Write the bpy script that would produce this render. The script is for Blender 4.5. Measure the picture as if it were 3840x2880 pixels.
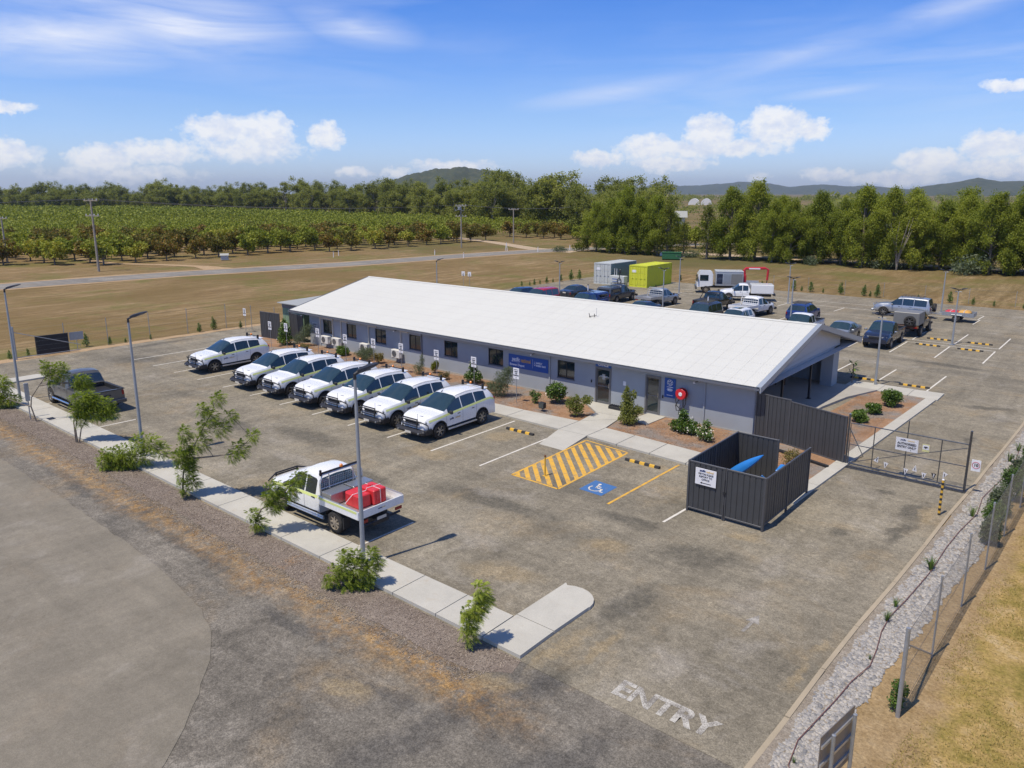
import bpy, math, random
import numpy as np
from mathutils import Vector, Matrix
PI = math.pi
R = math.radians
random.seed(7)
for o in list(bpy.data.objects): bpy.data.objects.remove(o)
S = bpy.context.scene
COL = S.collection

# ---------------------------------------------------------------- camera
cam_d = bpy.data.cameras.new('camera')
cam = bpy.data.objects.new('camera', cam_d); COL.objects.link(cam)
cam.location = (0, 0, 11.0)
_fa = R(129.8); _p = math.atan(630/2823.)
fwd = Vector((math.cos(_fa)*math.cos(_p), math.sin(_fa)*math.cos(_p), -math.sin(_p)))
cam.rotation_euler = fwd.to_track_quat('-Z', 'Y').to_euler()
cam_d.sensor_width = 36; cam_d.lens = 2823/3840*36
cam_d.shift_y = -86/3840
cam_d.clip_start = 0.2; cam_d.clip_end = 40000
S.camera = cam
S.render.resolution_x = 1024; S.render.resolution_y = 768
S.view_settings.view_transform = 'Standard'
S.view_settings.look = 'None'
S.view_settings.exposure = 0.0
S.view_settings.gamma = 1.0
S.view_settings.use_curve_mapping = False

# ---------------------------------------------------------------- sun
SUN_EL = R(67); SUN_AZ = math.atan2(-0.975, -0.222)      # direction towards the sun (math angle)
sd = bpy.data.lights.new('sun', 'SUN'); sd.energy = 4.4; sd.angle = R(0.53); sd.color = (1.0, 0.915, 0.77)
sun = bpy.data.objects.new('sun', sd); COL.objects.link(sun)
to_sun = Vector((math.cos(SUN_AZ)*math.cos(SUN_EL), math.sin(SUN_AZ)*math.cos(SUN_EL), math.sin(SUN_EL)))
sun.rotation_euler = to_sun.to_track_quat('Z', 'Y').to_euler()
sun.location = (0, 0, 60)

# ---------------------------------------------------------------- node helper
class NT:
    def __init__(s, tree): s.t = tree; s.L = tree.links
    def n(s, typ, **kw):
        nd = s.t.nodes.new(typ)
        for k, v in kw.items(): setattr(nd, k, v)
        return nd
    def put(s, sock, val):
        if val is None: return
        if isinstance(val, bpy.types.NodeSocket): s.L.new(val, sock)
        else:
            if hasattr(sock, 'default_value'):
                dv = sock.default_value
                if hasattr(dv, '__len__') and len(dv) == 4 and len(val) == 3: val = (*val, 1)
                sock.default_value = val
    def noise(s, vec, scale, detail=4, rough=.55, dist=0., out='Fac'):
        nd = s.n('ShaderNodeTexNoise'); s.put(nd.inputs['Vector'], vec)
        nd.inputs['Scale'].default_value = scale; nd.inputs['Detail'].default_value = detail
        nd.inputs['Roughness'].default_value = rough; nd.inputs['Distortion'].default_value = dist
        return nd.outputs[out]
    def vor(s, vec, scale, feature='F1', out='Distance'):
        nd = s.n('ShaderNodeTexVoronoi', feature=feature); s.put(nd.inputs['Vector'], vec)
        nd.inputs['Scale'].default_value = scale
        return nd.outputs[out]
    def ramp(s, fac, stops, interp='LINEAR'):
        nd = s.n('ShaderNodeValToRGB'); cr = nd.color_ramp; cr.interpolation = interp
        while len(cr.elements) < len(stops): cr.elements.new(.5)
        for e, (p, c) in zip(cr.elements, stops):
            e.position = p
            e.color = (c, c, c, 1) if isinstance(c, (int, float)) else ((*c, 1) if len(c) == 3 else c)
        s.put(nd.inputs[0], fac)
        return nd.outputs[0]
    def mix(s, fac, a, b, mode='MIX'):
        nd = s.n('ShaderNodeMix', data_type='RGBA', blend_type=mode)
        s.put(nd.inputs[0], fac); s.put(nd.inputs[6], a); s.put(nd.inputs[7], b)
        return nd.outputs[2]
    def m(s, op, a, b=None, c=None, clamp=False):
        nd = s.n('ShaderNodeMath', operation=op); nd.use_clamp = clamp
        s.put(nd.inputs[0], a)
        if b is not None: s.put(nd.inputs[1], b)
        if c is not None: s.put(nd.inputs[2], c)
        return nd.outputs[0]
    def vm(s, op, a, b=None):
        nd = s.n('ShaderNodeVectorMath', operation=op)
        s.put(nd.inputs[0], a)
        if b is not None: s.put(nd.inputs[1], b)
        return nd.outputs[0]
    def mapping(s, vec, loc=(0,0,0), rot=(0,0,0), sc=(1,1,1)):
        nd = s.n('ShaderNodeMapping'); s.put(nd.inputs[0], vec)
        nd.inputs[1].default_value = loc; nd.inputs[2].default_value = rot; nd.inputs[3].default_value = sc
        return nd.outputs[0]
    def bump(s, h, strength=.3, dist=.02):
        nd = s.n('ShaderNodeBump'); nd.inputs['Strength'].default_value = strength
        nd.inputs['Distance'].default_value = dist; s.put(nd.inputs['Height'], h)
        return nd.outputs[0]

# ---------------------------------------------------------------- world: daylight sky with clouds
W = bpy.data.worlds.new('World'); S.world = W; W.use_nodes = True
W.node_tree.nodes.clear()
w = NT(W.node_tree)
sky = w.n('ShaderNodeTexSky', sky_type='NISHITA'); sky.sun_disc = False
sky.sun_elevation = SUN_EL; sky.sun_rotation = R(192.8); sky.altitude = 20
sky.air_density = 1.0; sky.dust_density = 0.7; sky.ozone_density = 2.0
tc = w.n('ShaderNodeTexCoord'); sep = w.n('ShaderNodeSeparateXYZ'); w.L.new(tc.outputs['Generated'], sep.inputs[0])
az = w.m('MULTIPLY', w.m('ARCTAN2', sep.outputs[1], sep.outputs[0]), 180/PI)
el = w.m('MULTIPLY', w.m('ARCSINE', sep.outputs[2]), 180/PI)
comb = w.n('ShaderNodeCombineXYZ'); w.put(comb.inputs[0], az); w.put(comb.inputs[1], el)
ae = comb.outputs[0]                                   # (azimuth, elevation) in degrees
# deeper blue upward, as the photograph's sky
elf = w.m('DIVIDE', el, 16.0, clamp=True)
tint = w.ramp(w.m('DIVIDE', el, 90.0, clamp=True), [(0.0, (1.24, 1.42, 2.15)), (0.06, (0.92, 1.16, 1.72)), (0.17, (0.31, 0.78, 1.66)), (.42, (.30, .60, 1.12)), (1.0, (.30, .52, .95))])
base = w.mix(1.0, sky.outputs[0], tint, 'MULTIPLY')
# fine fbm used to fray the cloud outlines
fb = w.noise(w.mapping(ae, sc=(1, 1.25, 1)), 1.1, 7, .62)
fb2 = w.noise(w.mapping(ae, loc=(7, 3, 0), sc=(.35, .8, 1)), 1.0, 5, .55)
clouds = [  # azimuth, elevation, half width, half height, density
 (149.9, 4.25, 2.7, 1.0, 1.0), (147.3, 4.0, 1.9, 1.35, 1.15), (143.2, 3.9, 1.25, .95, 1.0), (148.3, 3.0, 3.6, .9, .7),
 (157.6, 2.2, 2.0, .9, 1.1), (154.2, 2.7, 2.9, .75, .85), (162.8, 2.4, 1.9, .8, 1.0), (162.5, 5.1, 1.6, .4, .8),
 (141.2, 1.45, 1.2, .35, .8), (138.3, 1.5, 1.0, .4, .8), (134.2, 1.9, 3.0, .5, .8), (156.5, 1.2, 5.0, .6, .5),
 (123.6, 2.4, 1.6, .55, 1.1), (119.8, 3.2, 2.4, .8, 1.0), (115.6, 4.2, 1.7, 1.2, 1.25), (111.3, 4.5, 2.0, 1.3, 1.3),
 (108.9, 4.2, 1.1, .75, 1.0), (115.5, 3.1, 5.2, .6, .9), (118.4, 2.1, 2.9, .55, .9), (101.6, 2.0, 1.9, .85, 1.1),
 (98.0, 2.9, 1.9, .85, 1.1), (107.6, 1.25, 1.7, .4, .9), (103.5, .9, 3.0, .5, .8), (97.8, 6.35, 1.5, .35, .9),
 (112.2, 1.2, .8, .3, .6), (97.5, 1.6, 3.0, .6, .8),
 (80, 3.5, 4, 1.3, 1.1), (66, 2.6, 5, 1.1, 1), (178, 3.2, 4, 1.2, 1), (-165, 2.6, 5, 1.0, 1)]
# bending the coordinates with noise makes the puffs lumpy
nz = w.n('ShaderNodeTexNoise'); w.put(nz.inputs['Vector'], ae); nz.inputs['Scale'].default_value = .9
nz.inputs['Detail'].default_value = 6; nz.inputs['Roughness'].default_value = .62
warp = w.vm('MULTIPLY', w.vm('SUBTRACT', nz.outputs['Color'], (.5, .5, .5)), (2.2, 1.35, 0))
aew = w.vm('ADD', ae, warp)
dens = None; topm = None
for (a, e, rx, ry, d) in clouds:
    rx *= 1.22; ry *= 1.25
    mp = w.mapping(aew, loc=(-a/rx, -e/ry, 0), sc=(1/rx, 1/ry, 0))
    ln = w.n('ShaderNodeVectorMath', operation='LENGTH'); w.put(ln.inputs[0], mp)
    v = w.m('MULTIPLY', w.m('SUBTRACT', 1.0, ln.outputs[1]), d)
    dens = v if dens is None else w.m('MAXIMUM', dens, v)
cum = w.ramp(w.m('ADD', dens, w.m('MULTIPLY', w.m('SUBTRACT', fb, .5), .9)), [(0.04, 0.0), (.20, .50), (.46, .92), (1, 1)])
cumcol = w.ramp(w.m('ADD', w.m('MULTIPLY', fb2, .55), w.m('MULTIPLY', fb, .5)), [(.34, (.70, .77, .93)), (.48, (.86, .89, .96)), (.56, (.99, .99, .99))])
# cirrus: long streaks
cir = w.noise(w.mapping(ae, loc=(3, 1, 0), rot=(0, 0, R(-8)), sc=(.055, .42, 1)), 1.5, 7, .6, .6)
cirb = w.noise(w.mapping(ae, loc=(11, 5, 0), sc=(.035, .10, 1)), 1.0, 3, .5)
cirf = w.m('MULTIPLY', w.ramp(cir, [(.38, 0), (.72, 1)]), w.ramp(cirb, [(.40, .10), (.58, .95)]))
cirl = None
for (a, e, rx, ry, d, rot) in [(160, 9.4, 12, 1.9, 1.1, 7), (152, 10.6, 10, 2.6, .95, 0), (157, 12.2, 12, 2.0, .8, 3), (141, 11.2, 6, 1.6, .6, -8), (158, 8.2, 8, 1.3, .6, 5),
                               (122, 7.1, 9, 1.0, .5, 8), (110, 9.1, 12, 1.2, .42, 12), (101, 11, 9, 1.2, .5, 12), (108, 6.6, 5, .5, .5, 5)]:
    mp = w.mapping(w.vm('SUBTRACT', ae, (a, e, 0)), rot=(0, 0, R(rot)), sc=(1, 1, 1))
    mp = w.mapping(mp, sc=(1/rx, 1/ry, 0))
    ln = w.n('ShaderNodeVectorMath', operation='LENGTH'); w.put(ln.inputs[0], mp)
    v = w.m('MULTIPLY', w.m('SUBTRACT', 1.0, ln.outputs[1]), d, clamp=True)
    cirl = v if cirl is None else w.m('MAXIMUM', cirl, v)
cirf = w.m('MAXIMUM', w.m('MULTIPLY', cirf, .35), w.m('MULTIPLY', cirl, w.ramp(cir, [(.28, .25), (.68, 1.5)])))
cirf = w.m('MULTIPLY', cirf, w.ramp(elf, [(.12, 0), (.4, 1)]))
col = w.mix(w.m('MULTIPLY', cirf, .85, clamp=True), base, (7.9, 8.5, 10.2))
upm = w.ramp(w.m('DIVIDE', el, 4.0, clamp=True), [(0.0, .6), (.25, 1)])
ccol = w.mix(1.0, cumcol, (10.2, 10.2, 10.3), 'MULTIPLY')
col = w.mix(w.m('MULTIPLY', w.m('MULTIPLY', cum, upm), .93), col, ccol)
bg = w.n('ShaderNodeBackground'); w.put(bg.inputs[0], col); bg.inputs[1].default_value = 0.1
wo = w.n('ShaderNodeOutputWorld'); w.L.new(bg.outputs[0], wo.inputs[0])

# ---------------------------------------------------------------- scene helpers
def tag(o, label=None, cat=None, group=None, kind=None):
    if label: o['label'] = label
    if cat: o['category'] = cat
    if group: o['group'] = group
    if kind: o['kind'] = kind
    return o
def empty(name, loc=(0, 0, 0), rz=0.0, sc=1.0, rx=0.0):
    o = bpy.data.objects.new(name, None); COL.objects.link(o)
    o.location = loc; o.rotation_euler = (rx, 0, rz); o.scale = (sc,)*3; o.empty_display_size = .2
    return o
def link(name, mesh, parent=None, loc=(0, 0, 0), rot=(0, 0, 0), sc=None):
    o = bpy.data.objects.new(name, mesh); COL.objects.link(o)
    o.location = loc; o.rotation_euler = rot
    if sc is not None: o.scale = sc if hasattr(sc, '__len__') else (sc,)*3
    if parent: o.parent = parent
    return o
KIDS = {}
def copy_tree(o, parent=None):
    c = o.copy(); COL.objects.link(c); c.parent = parent
    for ch in list(o.children): copy_tree(ch, c)
    return c

class MB:
    def __init__(s): s.v = []; s.f = []; s.mi = []; s.M = None
    def add(s, vs, fs, mi=0):
        b = len(s.v)
        if s.M is not None: vs = [tuple(s.M @ Vector(p)) for p in vs]
        s.v.extend(vs); s.f.extend([tuple(b+i for i in f) for f in fs]); s.mi.extend([mi]*len(fs)); return s
    def box(s, x0, x1, y0, y1, z0, z1, mi=0):
        return s.add([(x0,y0,z0),(x1,y0,z0),(x1,y1,z0),(x0,y1,z0),(x0,y0,z1),(x1,y0,z1),(x1,y1,z1),(x0,y1,z1)],
              [(0,3,2,1),(4,5,6,7),(0,1,5,4),(1,2,6,5),(2,3,7,6),(3,0,4,7)], mi)
    def cbox(s, c, d, mi=0): return s.box(c[0]-d[0]/2, c[0]+d[0]/2, c[1]-d[1]/2, c[1]+d[1]/2, c[2]-d[2]/2, c[2]+d[2]/2, mi)
    def bbox(s, x0, x1, y0, y1, z0, z1, b=.02, mi=0):      # box with chamfered edges
        vs = []
        for (z, e) in ((z0, b), (z0+b, 0), (z1-b, 0), (z1, b)):
            X0, X1, Y0, Y1 = x0+e, x1-e, y0+e, y1-e; c = b if e == 0 else b*.6
            vs += [(X0+c,Y0,z),(X1-c,Y0,z),(X1,Y0+c,z),(X1,Y1-c,z),(X1-c,Y1,z),(X0+c,Y1,z),(X0,Y1-c,z),(X0,Y0+c,z)]
        fs = [tuple(range(7, -1, -1)), tuple(range(24, 32))]
        for k in range(3):
            for i in range(8): j = (i+1) % 8; fs.append((k*8+i, k*8+j, k*8+8+j, k*8+8+i))
        return s.add(vs, fs, mi)
    def prism(s, pts, z0, z1, mi=0, side=None):             # polygon (ccw) extruded in z
        n = len(pts)
        s.add([(x, y, z1) for x, y in pts], [tuple(range(n))], mi)
        s.add([(x, y, z0) for x, y in pts]+[(x, y, z1) for x, y in pts],
              [(i, (i+1) % n, n+(i+1) % n, n+i) for i in range(n)]+[tuple(range(n-1, -1, -1))], mi if side is None else side)
        return s
    def prismx(s, pts, x0, x1, mi=0):                       # polygon in (y,z) extruded along x
        n = len(pts)
        return s.add([(x0, y, z) for y, z in pts]+[(x1, y, z) for y, z in pts],
              [(i, (i+1) % n, n+(i+1) % n, n+i) for i in range(n)]+[tuple(range(n-1, -1, -1)), tuple(range(n, 2*n))], mi)
    def prismy(s, pts, y0, y1, mi=0):                       # polygon in (x,z) extruded along y
        n = len(pts)
        return s.add([(x, y0, z) for x, z in pts]+[(x, y1, z) for x, z in pts],
              [(i, n+i, n+(i+1) % n, (i+1) % n) for i in range(n)]+[tuple(range(n)), tuple(range(2*n-1, n-1, -1))], mi)
    def tube(s, pts, r, n=6, mi=0, r1=None, cap=True):
        pts = [Vector(p) for p in pts]; m = len(pts); vs = []; fs = []
        up = None
        for i, p in enumerate(pts):
            d = (pts[min(i+1, m-1)]-pts[max(i-1, 0)])
            if d.length < 1e-9: d = Vector((0, 0, 1))
            d.normalize()
            if up is None:
                up = Vector((0, 0, 1)) if abs(d.z) < .9 else Vector((1, 0, 0))
            a = d.cross(up); a.normalize(); b = a.cross(d); b.normalize(); up = b
            rr = r if r1 is None else r+(r1-r)*i/(m-1)
            for k in range(n):
                t = 2*PI*k/n; q = p+a*math.cos(t)*rr+b*math.sin(t)*rr; vs.append(tuple(q))
        for i in range(m-1):
            for k in range(n): k2 = (k+1) % n; fs.append((i*n+k, i*n+k2, (i+1)*n+k2, (i+1)*n+k))
        if cap: fs += [tuple(range(n-1, -1, -1)), tuple(range((m-1)*n, m*n))]
        return s.add(vs, fs, mi)
    def lathe(s, prof, n=16, axis='z', c=(0, 0, 0), mi=0, cap=True):   # prof: (radius, height)
        vs = []; fs = []; m = len(prof)
        for r, h in prof:
            for k in range(n):
                t = 2*PI*k/n; a, b = r*math.cos(t), r*math.sin(t)
                p = (a, b, h) if axis == 'z' else ((h, a, b) if axis == 'x' else (b, h, a))
                vs.append((p[0]+c[0], p[1]+c[1], p[2]+c[2]))
        for i in range(m-1):
            for k in range(n): k2 = (k+1) % n; fs.append((i*n+k, i*n+k2, (i+1)*n+k2, (i+1)*n+k))
        if cap and prof[0][0] > 1e-6: fs.append(tuple(range(n-1, -1, -1)))
        if cap and prof[-1][0] > 1e-6: fs.append(tuple(range((m-1)*n, m*n)))
        return s.add(vs, fs, mi)
    def text(s, txt, size, M, mi=0, ext=.004, off=0.0, wscale=1.0, align='CENTER'):
        cu = bpy.data.curves.new('t', 'FONT'); cu.body = txt; cu.size = size; cu.extrude = ext; cu.offset = off
        cu.align_x = align; cu.align_y = 'CENTER'; cu.resolution_u = 3
        ob = bpy.data.objects.new('t', cu); COL.objects.link(ob)
        bpy.context.view_layer.update()
        me = bpy.data.meshes.new_from_object(ob.evaluated_get(bpy.context.evaluated_depsgraph_get()))
        vs = [tuple(M @ Vector((v.co.x*wscale, v.co.y, v.co.z))) for v in me.vertices]
        fs = [tuple(p.vertices) for p in me.polygons]
        bpy.data.objects.remove(ob); bpy.data.meshes.remove(me); bpy.data.curves.remove(cu)
        return s.add(vs, fs, mi)
    def mesh(s, name, mats, smooth=False, ang=35):
        me = bpy.data.meshes.new(name); me.from_pydata(s.v, [], s.f)
        mats = mats if isinstance(mats, (list, tuple)) else [mats]
        for m_ in mats: me.materials.append(m_)
        if len(mats) > 1: me.polygons.foreach_set('material_index', s.mi)
        if smooth:
            me.polygons.foreach_set('use_smooth', [True]*len(me.polygons))
            me.set_sharp_from_angle(angle=R(ang))
        me.update(); return me
    def build(s, name, mats, parent=None, smooth=False, loc=(0, 0, 0), rot=(0, 0, 0), ang=35):
        return link(name, s.mesh(name, mats, smooth, ang), parent, loc, rot)
def B(): return MB()
def frame(o, x, y):     # 4x4 from origin, local x direction and local y direction
    x = Vector(x).normalized(); y = Vector(y).normalized(); z = x.cross(y)
    return Matrix(((x.x, y.x, z.x, o[0]), (x.y, y.y, z.y, o[1]), (x.z, y.z, z.z, o[2]), (0, 0, 0, 1)))
def quads_mesh(name, V, mat, nv=4):          # V: (n, nv, 3) numpy
    n = len(V); me = bpy.data.meshes.new(name)
    me.vertices.add(n*nv); me.vertices.foreach_set('co', V.reshape(-1).astype('f'))
    me.loops.add(n*nv); me.loops.foreach_set('vertex_index', np.arange(n*nv, dtype='i'))
    me.polygons.add(n); me.polygons.foreach_set('loop_start', np.arange(0, n*nv, nv, dtype='i'))
    me.materials.append(mat); me.update(calc_edges=True); return me

# ---------------------------------------------------------------- materials
def newmat(name):
    m_ = bpy.data.materials.new(name); m_.use_nodes = True; m_.node_tree.nodes.clear()
    t = NT(m_.node_tree); out = t.n('ShaderNodeOutputMaterial'); bs = t.n('ShaderNodeBsdfPrincipled')
    t.L.new(bs.outputs[0], out.inputs[0]); return m_, t, bs
def pos(t): return t.n('ShaderNodeNewGeometry').outputs['Position']
def objc(t): return t.n('ShaderNodeTexCoord').outputs['Object']
def simple(name, col, rough=.6, metal=0., var=.12, sc=6., bump=0., coat=0., spec=.5, dirt=None, bsc=60):
    m_, t, bs = newmat(name); c = objc(t)
    n1 = t.noise(c, sc, 5, .6)
    k = t.ramp(n1, [(.3, 1-var), (.7, 1+var)])
    cc = t.mix(1.0, col, k, 'MULTIPLY')
    if dirt:
        n2 = t.noise(c, dirt[1], 6, .65); cc = t.mix(t.ramp(n2, [(dirt[2], 0), (dirt[2]+.2, dirt[3])]), cc, dirt[0])
    t.put(bs.inputs['Base Color'], cc)
    t.put(bs.inputs['Roughness'], t.ramp(t.noise(c, sc*2.3, 3), [(.3, max(.02, rough-.06)), (.7, min(1, rough+.06))]))
    bs.inputs['Metallic'].default_value = metal
    bs.inputs['Specular IOR Level'].default_value = spec
    if coat: bs.inputs['Coat Weight'].default_value = coat; bs.inputs['Coat Roughness'].default_value = .04
    if bump: t.put(bs.inputs['Normal'], t.bump(t.noise(c, bsc, 4), bump, .01))
    return m_
M = {}
# car park seal: coarse sprayed seal with dark tyre stains, pale scuffs and sandy patches
DARKS = [(-9.5, 16.4, .55, 1.7, -5), (-9.3, 20.2, 1.8, .8, 20), (-12.4, 21.0, 1.6, .6, 10), (-6.2, 29.4, .55, .3, 0), (-4.95, 28.2, .45, 1.3, -8), (-4.95, 26.0, .3, 1.6, -4), (-6.5, 24.8, .5, .45, 0),
         (-9.3, 11.9, .35, 1.3, -28), (-10.1, 10.0, .45, 1.9, -12), (-10.3, 8.5, .6, 1.6, -20), (-11.6, 9.6, 1.2, .35, 12), (-17.2, 19.3, 3.2, .7, 4), (-55.6, 25.5, .5, 3.2, 0), (-51.5, 22.0, 2.2, 1.5, 20),
         (-28.5, 19.5, 3.0, .8, 3), (-22.2, 18.0, 1.6, .5, 0), (-33, 18.2, 3.5, .7, 4), (-7.9, 44, .9, .35, 0), (-5.2, 45, 1.6, .5, 20), (-4.9, 38.5, .35, .8, 0), (-9, 55, 3.5, .6, -5), (-17, 55.5, 4, .5, 0), (-7.4, 10.6, .5, 1.8, -24), (-15.5, 10.0, 2.2, .35, 4), (-22, 10.3, 4.0, .3, 0), (-30, 10.2, 4.5, .3, 0)]
TANS = [(-4.75, 16.2, .22, .8, -4), (-4.8, 17.6, .2, .5, 0), (-8.7, 22.5, .9, .45, 10), (-21.6, 25.3, .9, 1.2, 0), (-14.0, 26.3, 1.2, .4, 0), (-10.2, 11.4, .9, .45, 30), (-12.6, 9.2, .9, .4, 0), (-13.3, 15.6, 1.5, .7, 20), (-9.7, 13.6, .28, 1.7, -3), (-9.0, 14.2, .25, 1.2, -4),
        (-22.5, 21.5, 1.4, .8, 0), (-8.9, 27.6, .35, 2.5, -3), (-4.5, 28.3, .3, 1.4, 0), (-11.9, 19.0, 1.0, .6, 30)]
PALES = [(-7.0, 18.8, .6, 1.1, -12), (-7.3, 21.0, .5, 1.3, -8), (-15.6, 16.6, 1.6, .5, 0), (-17.4, 19.9, 1.6, .5, 20), (-13, 23.8, .8, .5, 0), (-26, 17.3, 3.0, .45, 0), (-6.0, 33, .5, 2.5, -3), (-14, 53, 5, .6, 0), (-7.3, 14.6, .5, 1.0, -10)]
def seal(name, base=(.262,.229,.170), dark=(.080,.074,.060), sand=(.30,.215,.11), stain=.9, grain=1.0, band=False):
    m_, t, bs = newmat(name); p = pos(t)
    g1 = t.noise(p, 34, 2, .7); g2 = t.noise(t.mapping(p, loc=(2, 8, 0)), 12, 3, .75); g3 = t.noise(t.mapping(p, loc=(21, 8, 0)), 3.5, 4, .7)
    v1 = t.noise(p, .35, 6, .62, .6); v2 = t.noise(t.mapping(p, loc=(13, 5, 0)), .16, 5, .6, .8)
    v3 = t.noise(t.mapping(p, loc=(31, 15, 0), rot=(0, 0, .5), sc=(.5, 1.1, 1)), .24, 6, .62, .8)
    v4 = t.noise(t.mapping(p, loc=(3, 45, 0)), 2.2, 5, .7)
    v6 = t.noise(t.mapping(p, loc=(9, 33, 0), rot=(0, 0, .06), sc=(.07, .9, 1)), 1.0, 5, .6, .4); v7 = t.noise(t.mapping(p, loc=(60, 3, 0), rot=(0, 0, -.05), sc=(1.1, .07, 1)), 1.0, 5, .6, .4)
    v5 = t.noise(t.mapping(p, loc=(50, 3, 0), rot=(0, 0, -.3), sc=(1, .45, 1)), .55, 6, .65, .6)
    c = t.mix(t.ramp(v2, [(.35, 0), (.68, 1)]), base, tuple(x*.78 for x in base))
    c = t.mix(t.ramp(v5, [(.46, 0), (.64, .65*stain)]), c, tuple(x*.62 for x in base))
    c = t.mix(1.0, c, t.ramp(v6, [(.35, 1-.17*stain), (.5, 1), (.65, 1+.13*stain)]), 'MULTIPLY'); c = t.mix(1.0, c, t.ramp(v7, [(.35, 1-.15*stain), (.5, 1), (.65, 1+.10*stain)]), 'MULTIPLY')
    c = t.mix(t.ramp(v3, [(.54, 0), (.70, stain*.65)]), c, dark)
    c = t.mix(t.m('MULTIPLY', t.ramp(v1, [(.52, 0), (.70, .6)]), t.ramp(v4, [(.35, .2), (.7, 1)])), c, sand)
    c = t.mix(t.ramp(t.noise(t.mapping(p, loc=(7, 70, 0)), .5, 5, .65, .8), [(.56, 0), (.72, .45)]), c, (.33, .30, .255))
    # dark tyre scrubs, sandy wash and pale scuffs that have a place of their own
    wp = t.vm('ADD', p, t.vm('MULTIPLY', t.vm('SUBTRACT', t.noise(p, .8, 6, .7, 0, 'Color'), (.5, .5, .5)), (1.5, 1.5, 0)))
    for lst, col_, st_ in ((DARKS, dark, .72), (TANS, (.31, .235, .13), .55), (PALES, (.32, .29, .245), .40)):
        acc = None
        for (x_, y_, rx_, ry_, rt_) in lst:
            mp = t.mapping(t.mapping(t.vm('SUBTRACT', wp, (x_, y_, 0)), rot=(0, 0, R(-rt_))), sc=(1/rx_, 1/ry_, 0))
            ln = t.n('ShaderNodeVectorMath', operation='LENGTH'); t.put(ln.inputs[0], mp)
            v = t.m('SUBTRACT', 1.0, ln.outputs[1], clamp=True); acc = v if acc is None else t.m('MAXIMUM', acc, v)
        c = t.mix(t.m('MULTIPLY', t.ramp(acc, [(0, 0), (.55, st_)]), t.ramp(t.noise(p, 5, 4, .7), [(.3, .55), (.6, 1)])), c, col_)
    if band:       # dead grass and sand washed along the foot of the mulch bed and round the path end
        sp = t.n('ShaderNodeSeparateXYZ'); t.L.new(p, sp.inputs[0])
        wob = t.m('MULTIPLY', t.m('SUBTRACT', t.noise(p, .45, 6, .72), .5), 2.0)
        yy_ = t.m('ADD', sp.outputs[1], wob); d1 = t.m('ABSOLUTE', t.m('SUBTRACT', yy_, 10.85))
        k1 = t.m('MULTIPLY', t.ramp(d1, [(.0, 1), (.22, .75), (.85, 0)]), t.ramp(t.noise(p, 3.0, 6, .75), [(.38, .05), (.6, 1)]))
        k1 = t.m('MULTIPLY', k1, t.ramp(t.m('MULTIPLY', t.m('ADD', sp.outputs[0], 60), .02), [(.97, 1), (1.0, 1)]))
        k2 = t.ramp(t.m('ADD', t.m('MULTIPLY', sp.outputs[0], .1), 1.6), [(.0, .85), (.55, 1), (.82, .0)])
        c = t.mix(t.m('MULTIPLY', k1, k2), c, t.ramp(v4, [(.35, (.22, .115, .035)), (.6, (.36, .22, .085)), (.75, (.42, .30, .16))]))
    c = t.mix(1.0, c, t.ramp(g1, [(.28, 1-.34*grain), (.5, 1.0), (.72, 1+.38*grain)]), 'MULTIPLY')
    c = t.mix(1.0, c, t.ramp(g2, [(.28, 1-.24*grain), (.5, 1.0), (.72, 1+.26*grain)]), 'MULTIPLY')
    c = t.mix(1.0, c, t.ramp(g3, [(.28, 1-.22*grain), (.5, 1.0), (.72, 1+.22*grain)]), 'MULTIPLY')
    t.put(bs.inputs['Base Color'], c); bs.inputs['Roughness'].default_value = .92
    bs.inputs['Specular IOR Level'].default_value = .25
    t.put(bs.inputs['Normal'], t.bump(t.noise(p, 45, 3, .7), .6, .014))
    return m_
M['seal'] = seal('car_park_seal', stain=.8)
M['verge'] = seal('verge_seal', (.205,.182,.148), (.08,.075,.068), (.27,.19,.10), 1.0, 1.2, True)
M['street'] = seal('street_asphalt', (.240,.212,.165), (.17,.15,.12), (.25,.20,.14), .5, .42)
M['road'] = seal('road_asphalt', (.26,.24,.21), (.17,.16,.15), (.3,.24,.16), .7, .5)
def paint(name, col, wear=.5, under=(.19,.17,.145)):
    m_, t, bs = newmat(name); p = pos(t)
    n = t.m('ADD', t.m('MULTIPLY', t.noise(p, 30, 4, .8), .6), t.m('MULTIPLY', t.noise(p, 3.5, 3), .4))
    f = t.ramp(n, [(wear-.07, 1), (wear+.05, 0)])
    t.put(bs.inputs['Base Color'], t.mix(f, under, t.mix(1., col, t.ramp(t.noise(p, 60, 2), [(.3, .85), (.7, 1.08)]), 'MULTIPLY')))
    bs.inputs['Roughness'].default_value = .85
    return m_
M['line'] = paint('white_line_paint', (.70,.66,.58), .60)
M['yline'] = paint('yellow_line_paint', (.72,.40,.05), .585)
M['bluep'] = paint('blue_marking_paint', (.05,.15,.36), .62)
M['faint'] = paint('worn_white_paint', (.54,.51,.45), .512)
M['faint2'] = paint('very_worn_white_paint', (.42,.39,.34), .49)
def concrete(name, col=(.50,.475,.41)):
    m_, t, bs = newmat(name); p = pos(t)
    c = t.mix(t.ramp(t.noise(p, .8, 6, .65, .4), [(.35, 0), (.7, .8)]), col, tuple(x*.80 for x in col))
    c = t.mix(t.ramp(t.noise(t.mapping(p, loc=(4, 4, 4)), 2.6, 6, .7), [(.58, 0), (.75, .45)]), c, (.42, .33, .22))
    c = t.mix(1., c, t.ramp(t.noise(p, 40, 3, .7), [(.3, .9), (.7, 1.08)]), 'MULTIPLY')
    t.put(bs.inputs['Base Color'], c); bs.inputs['Roughness'].default_value = .85
    t.put(bs.inputs['Normal'], t.bump(t.noise(p, 90, 3), .2, .004)); return m_
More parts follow.
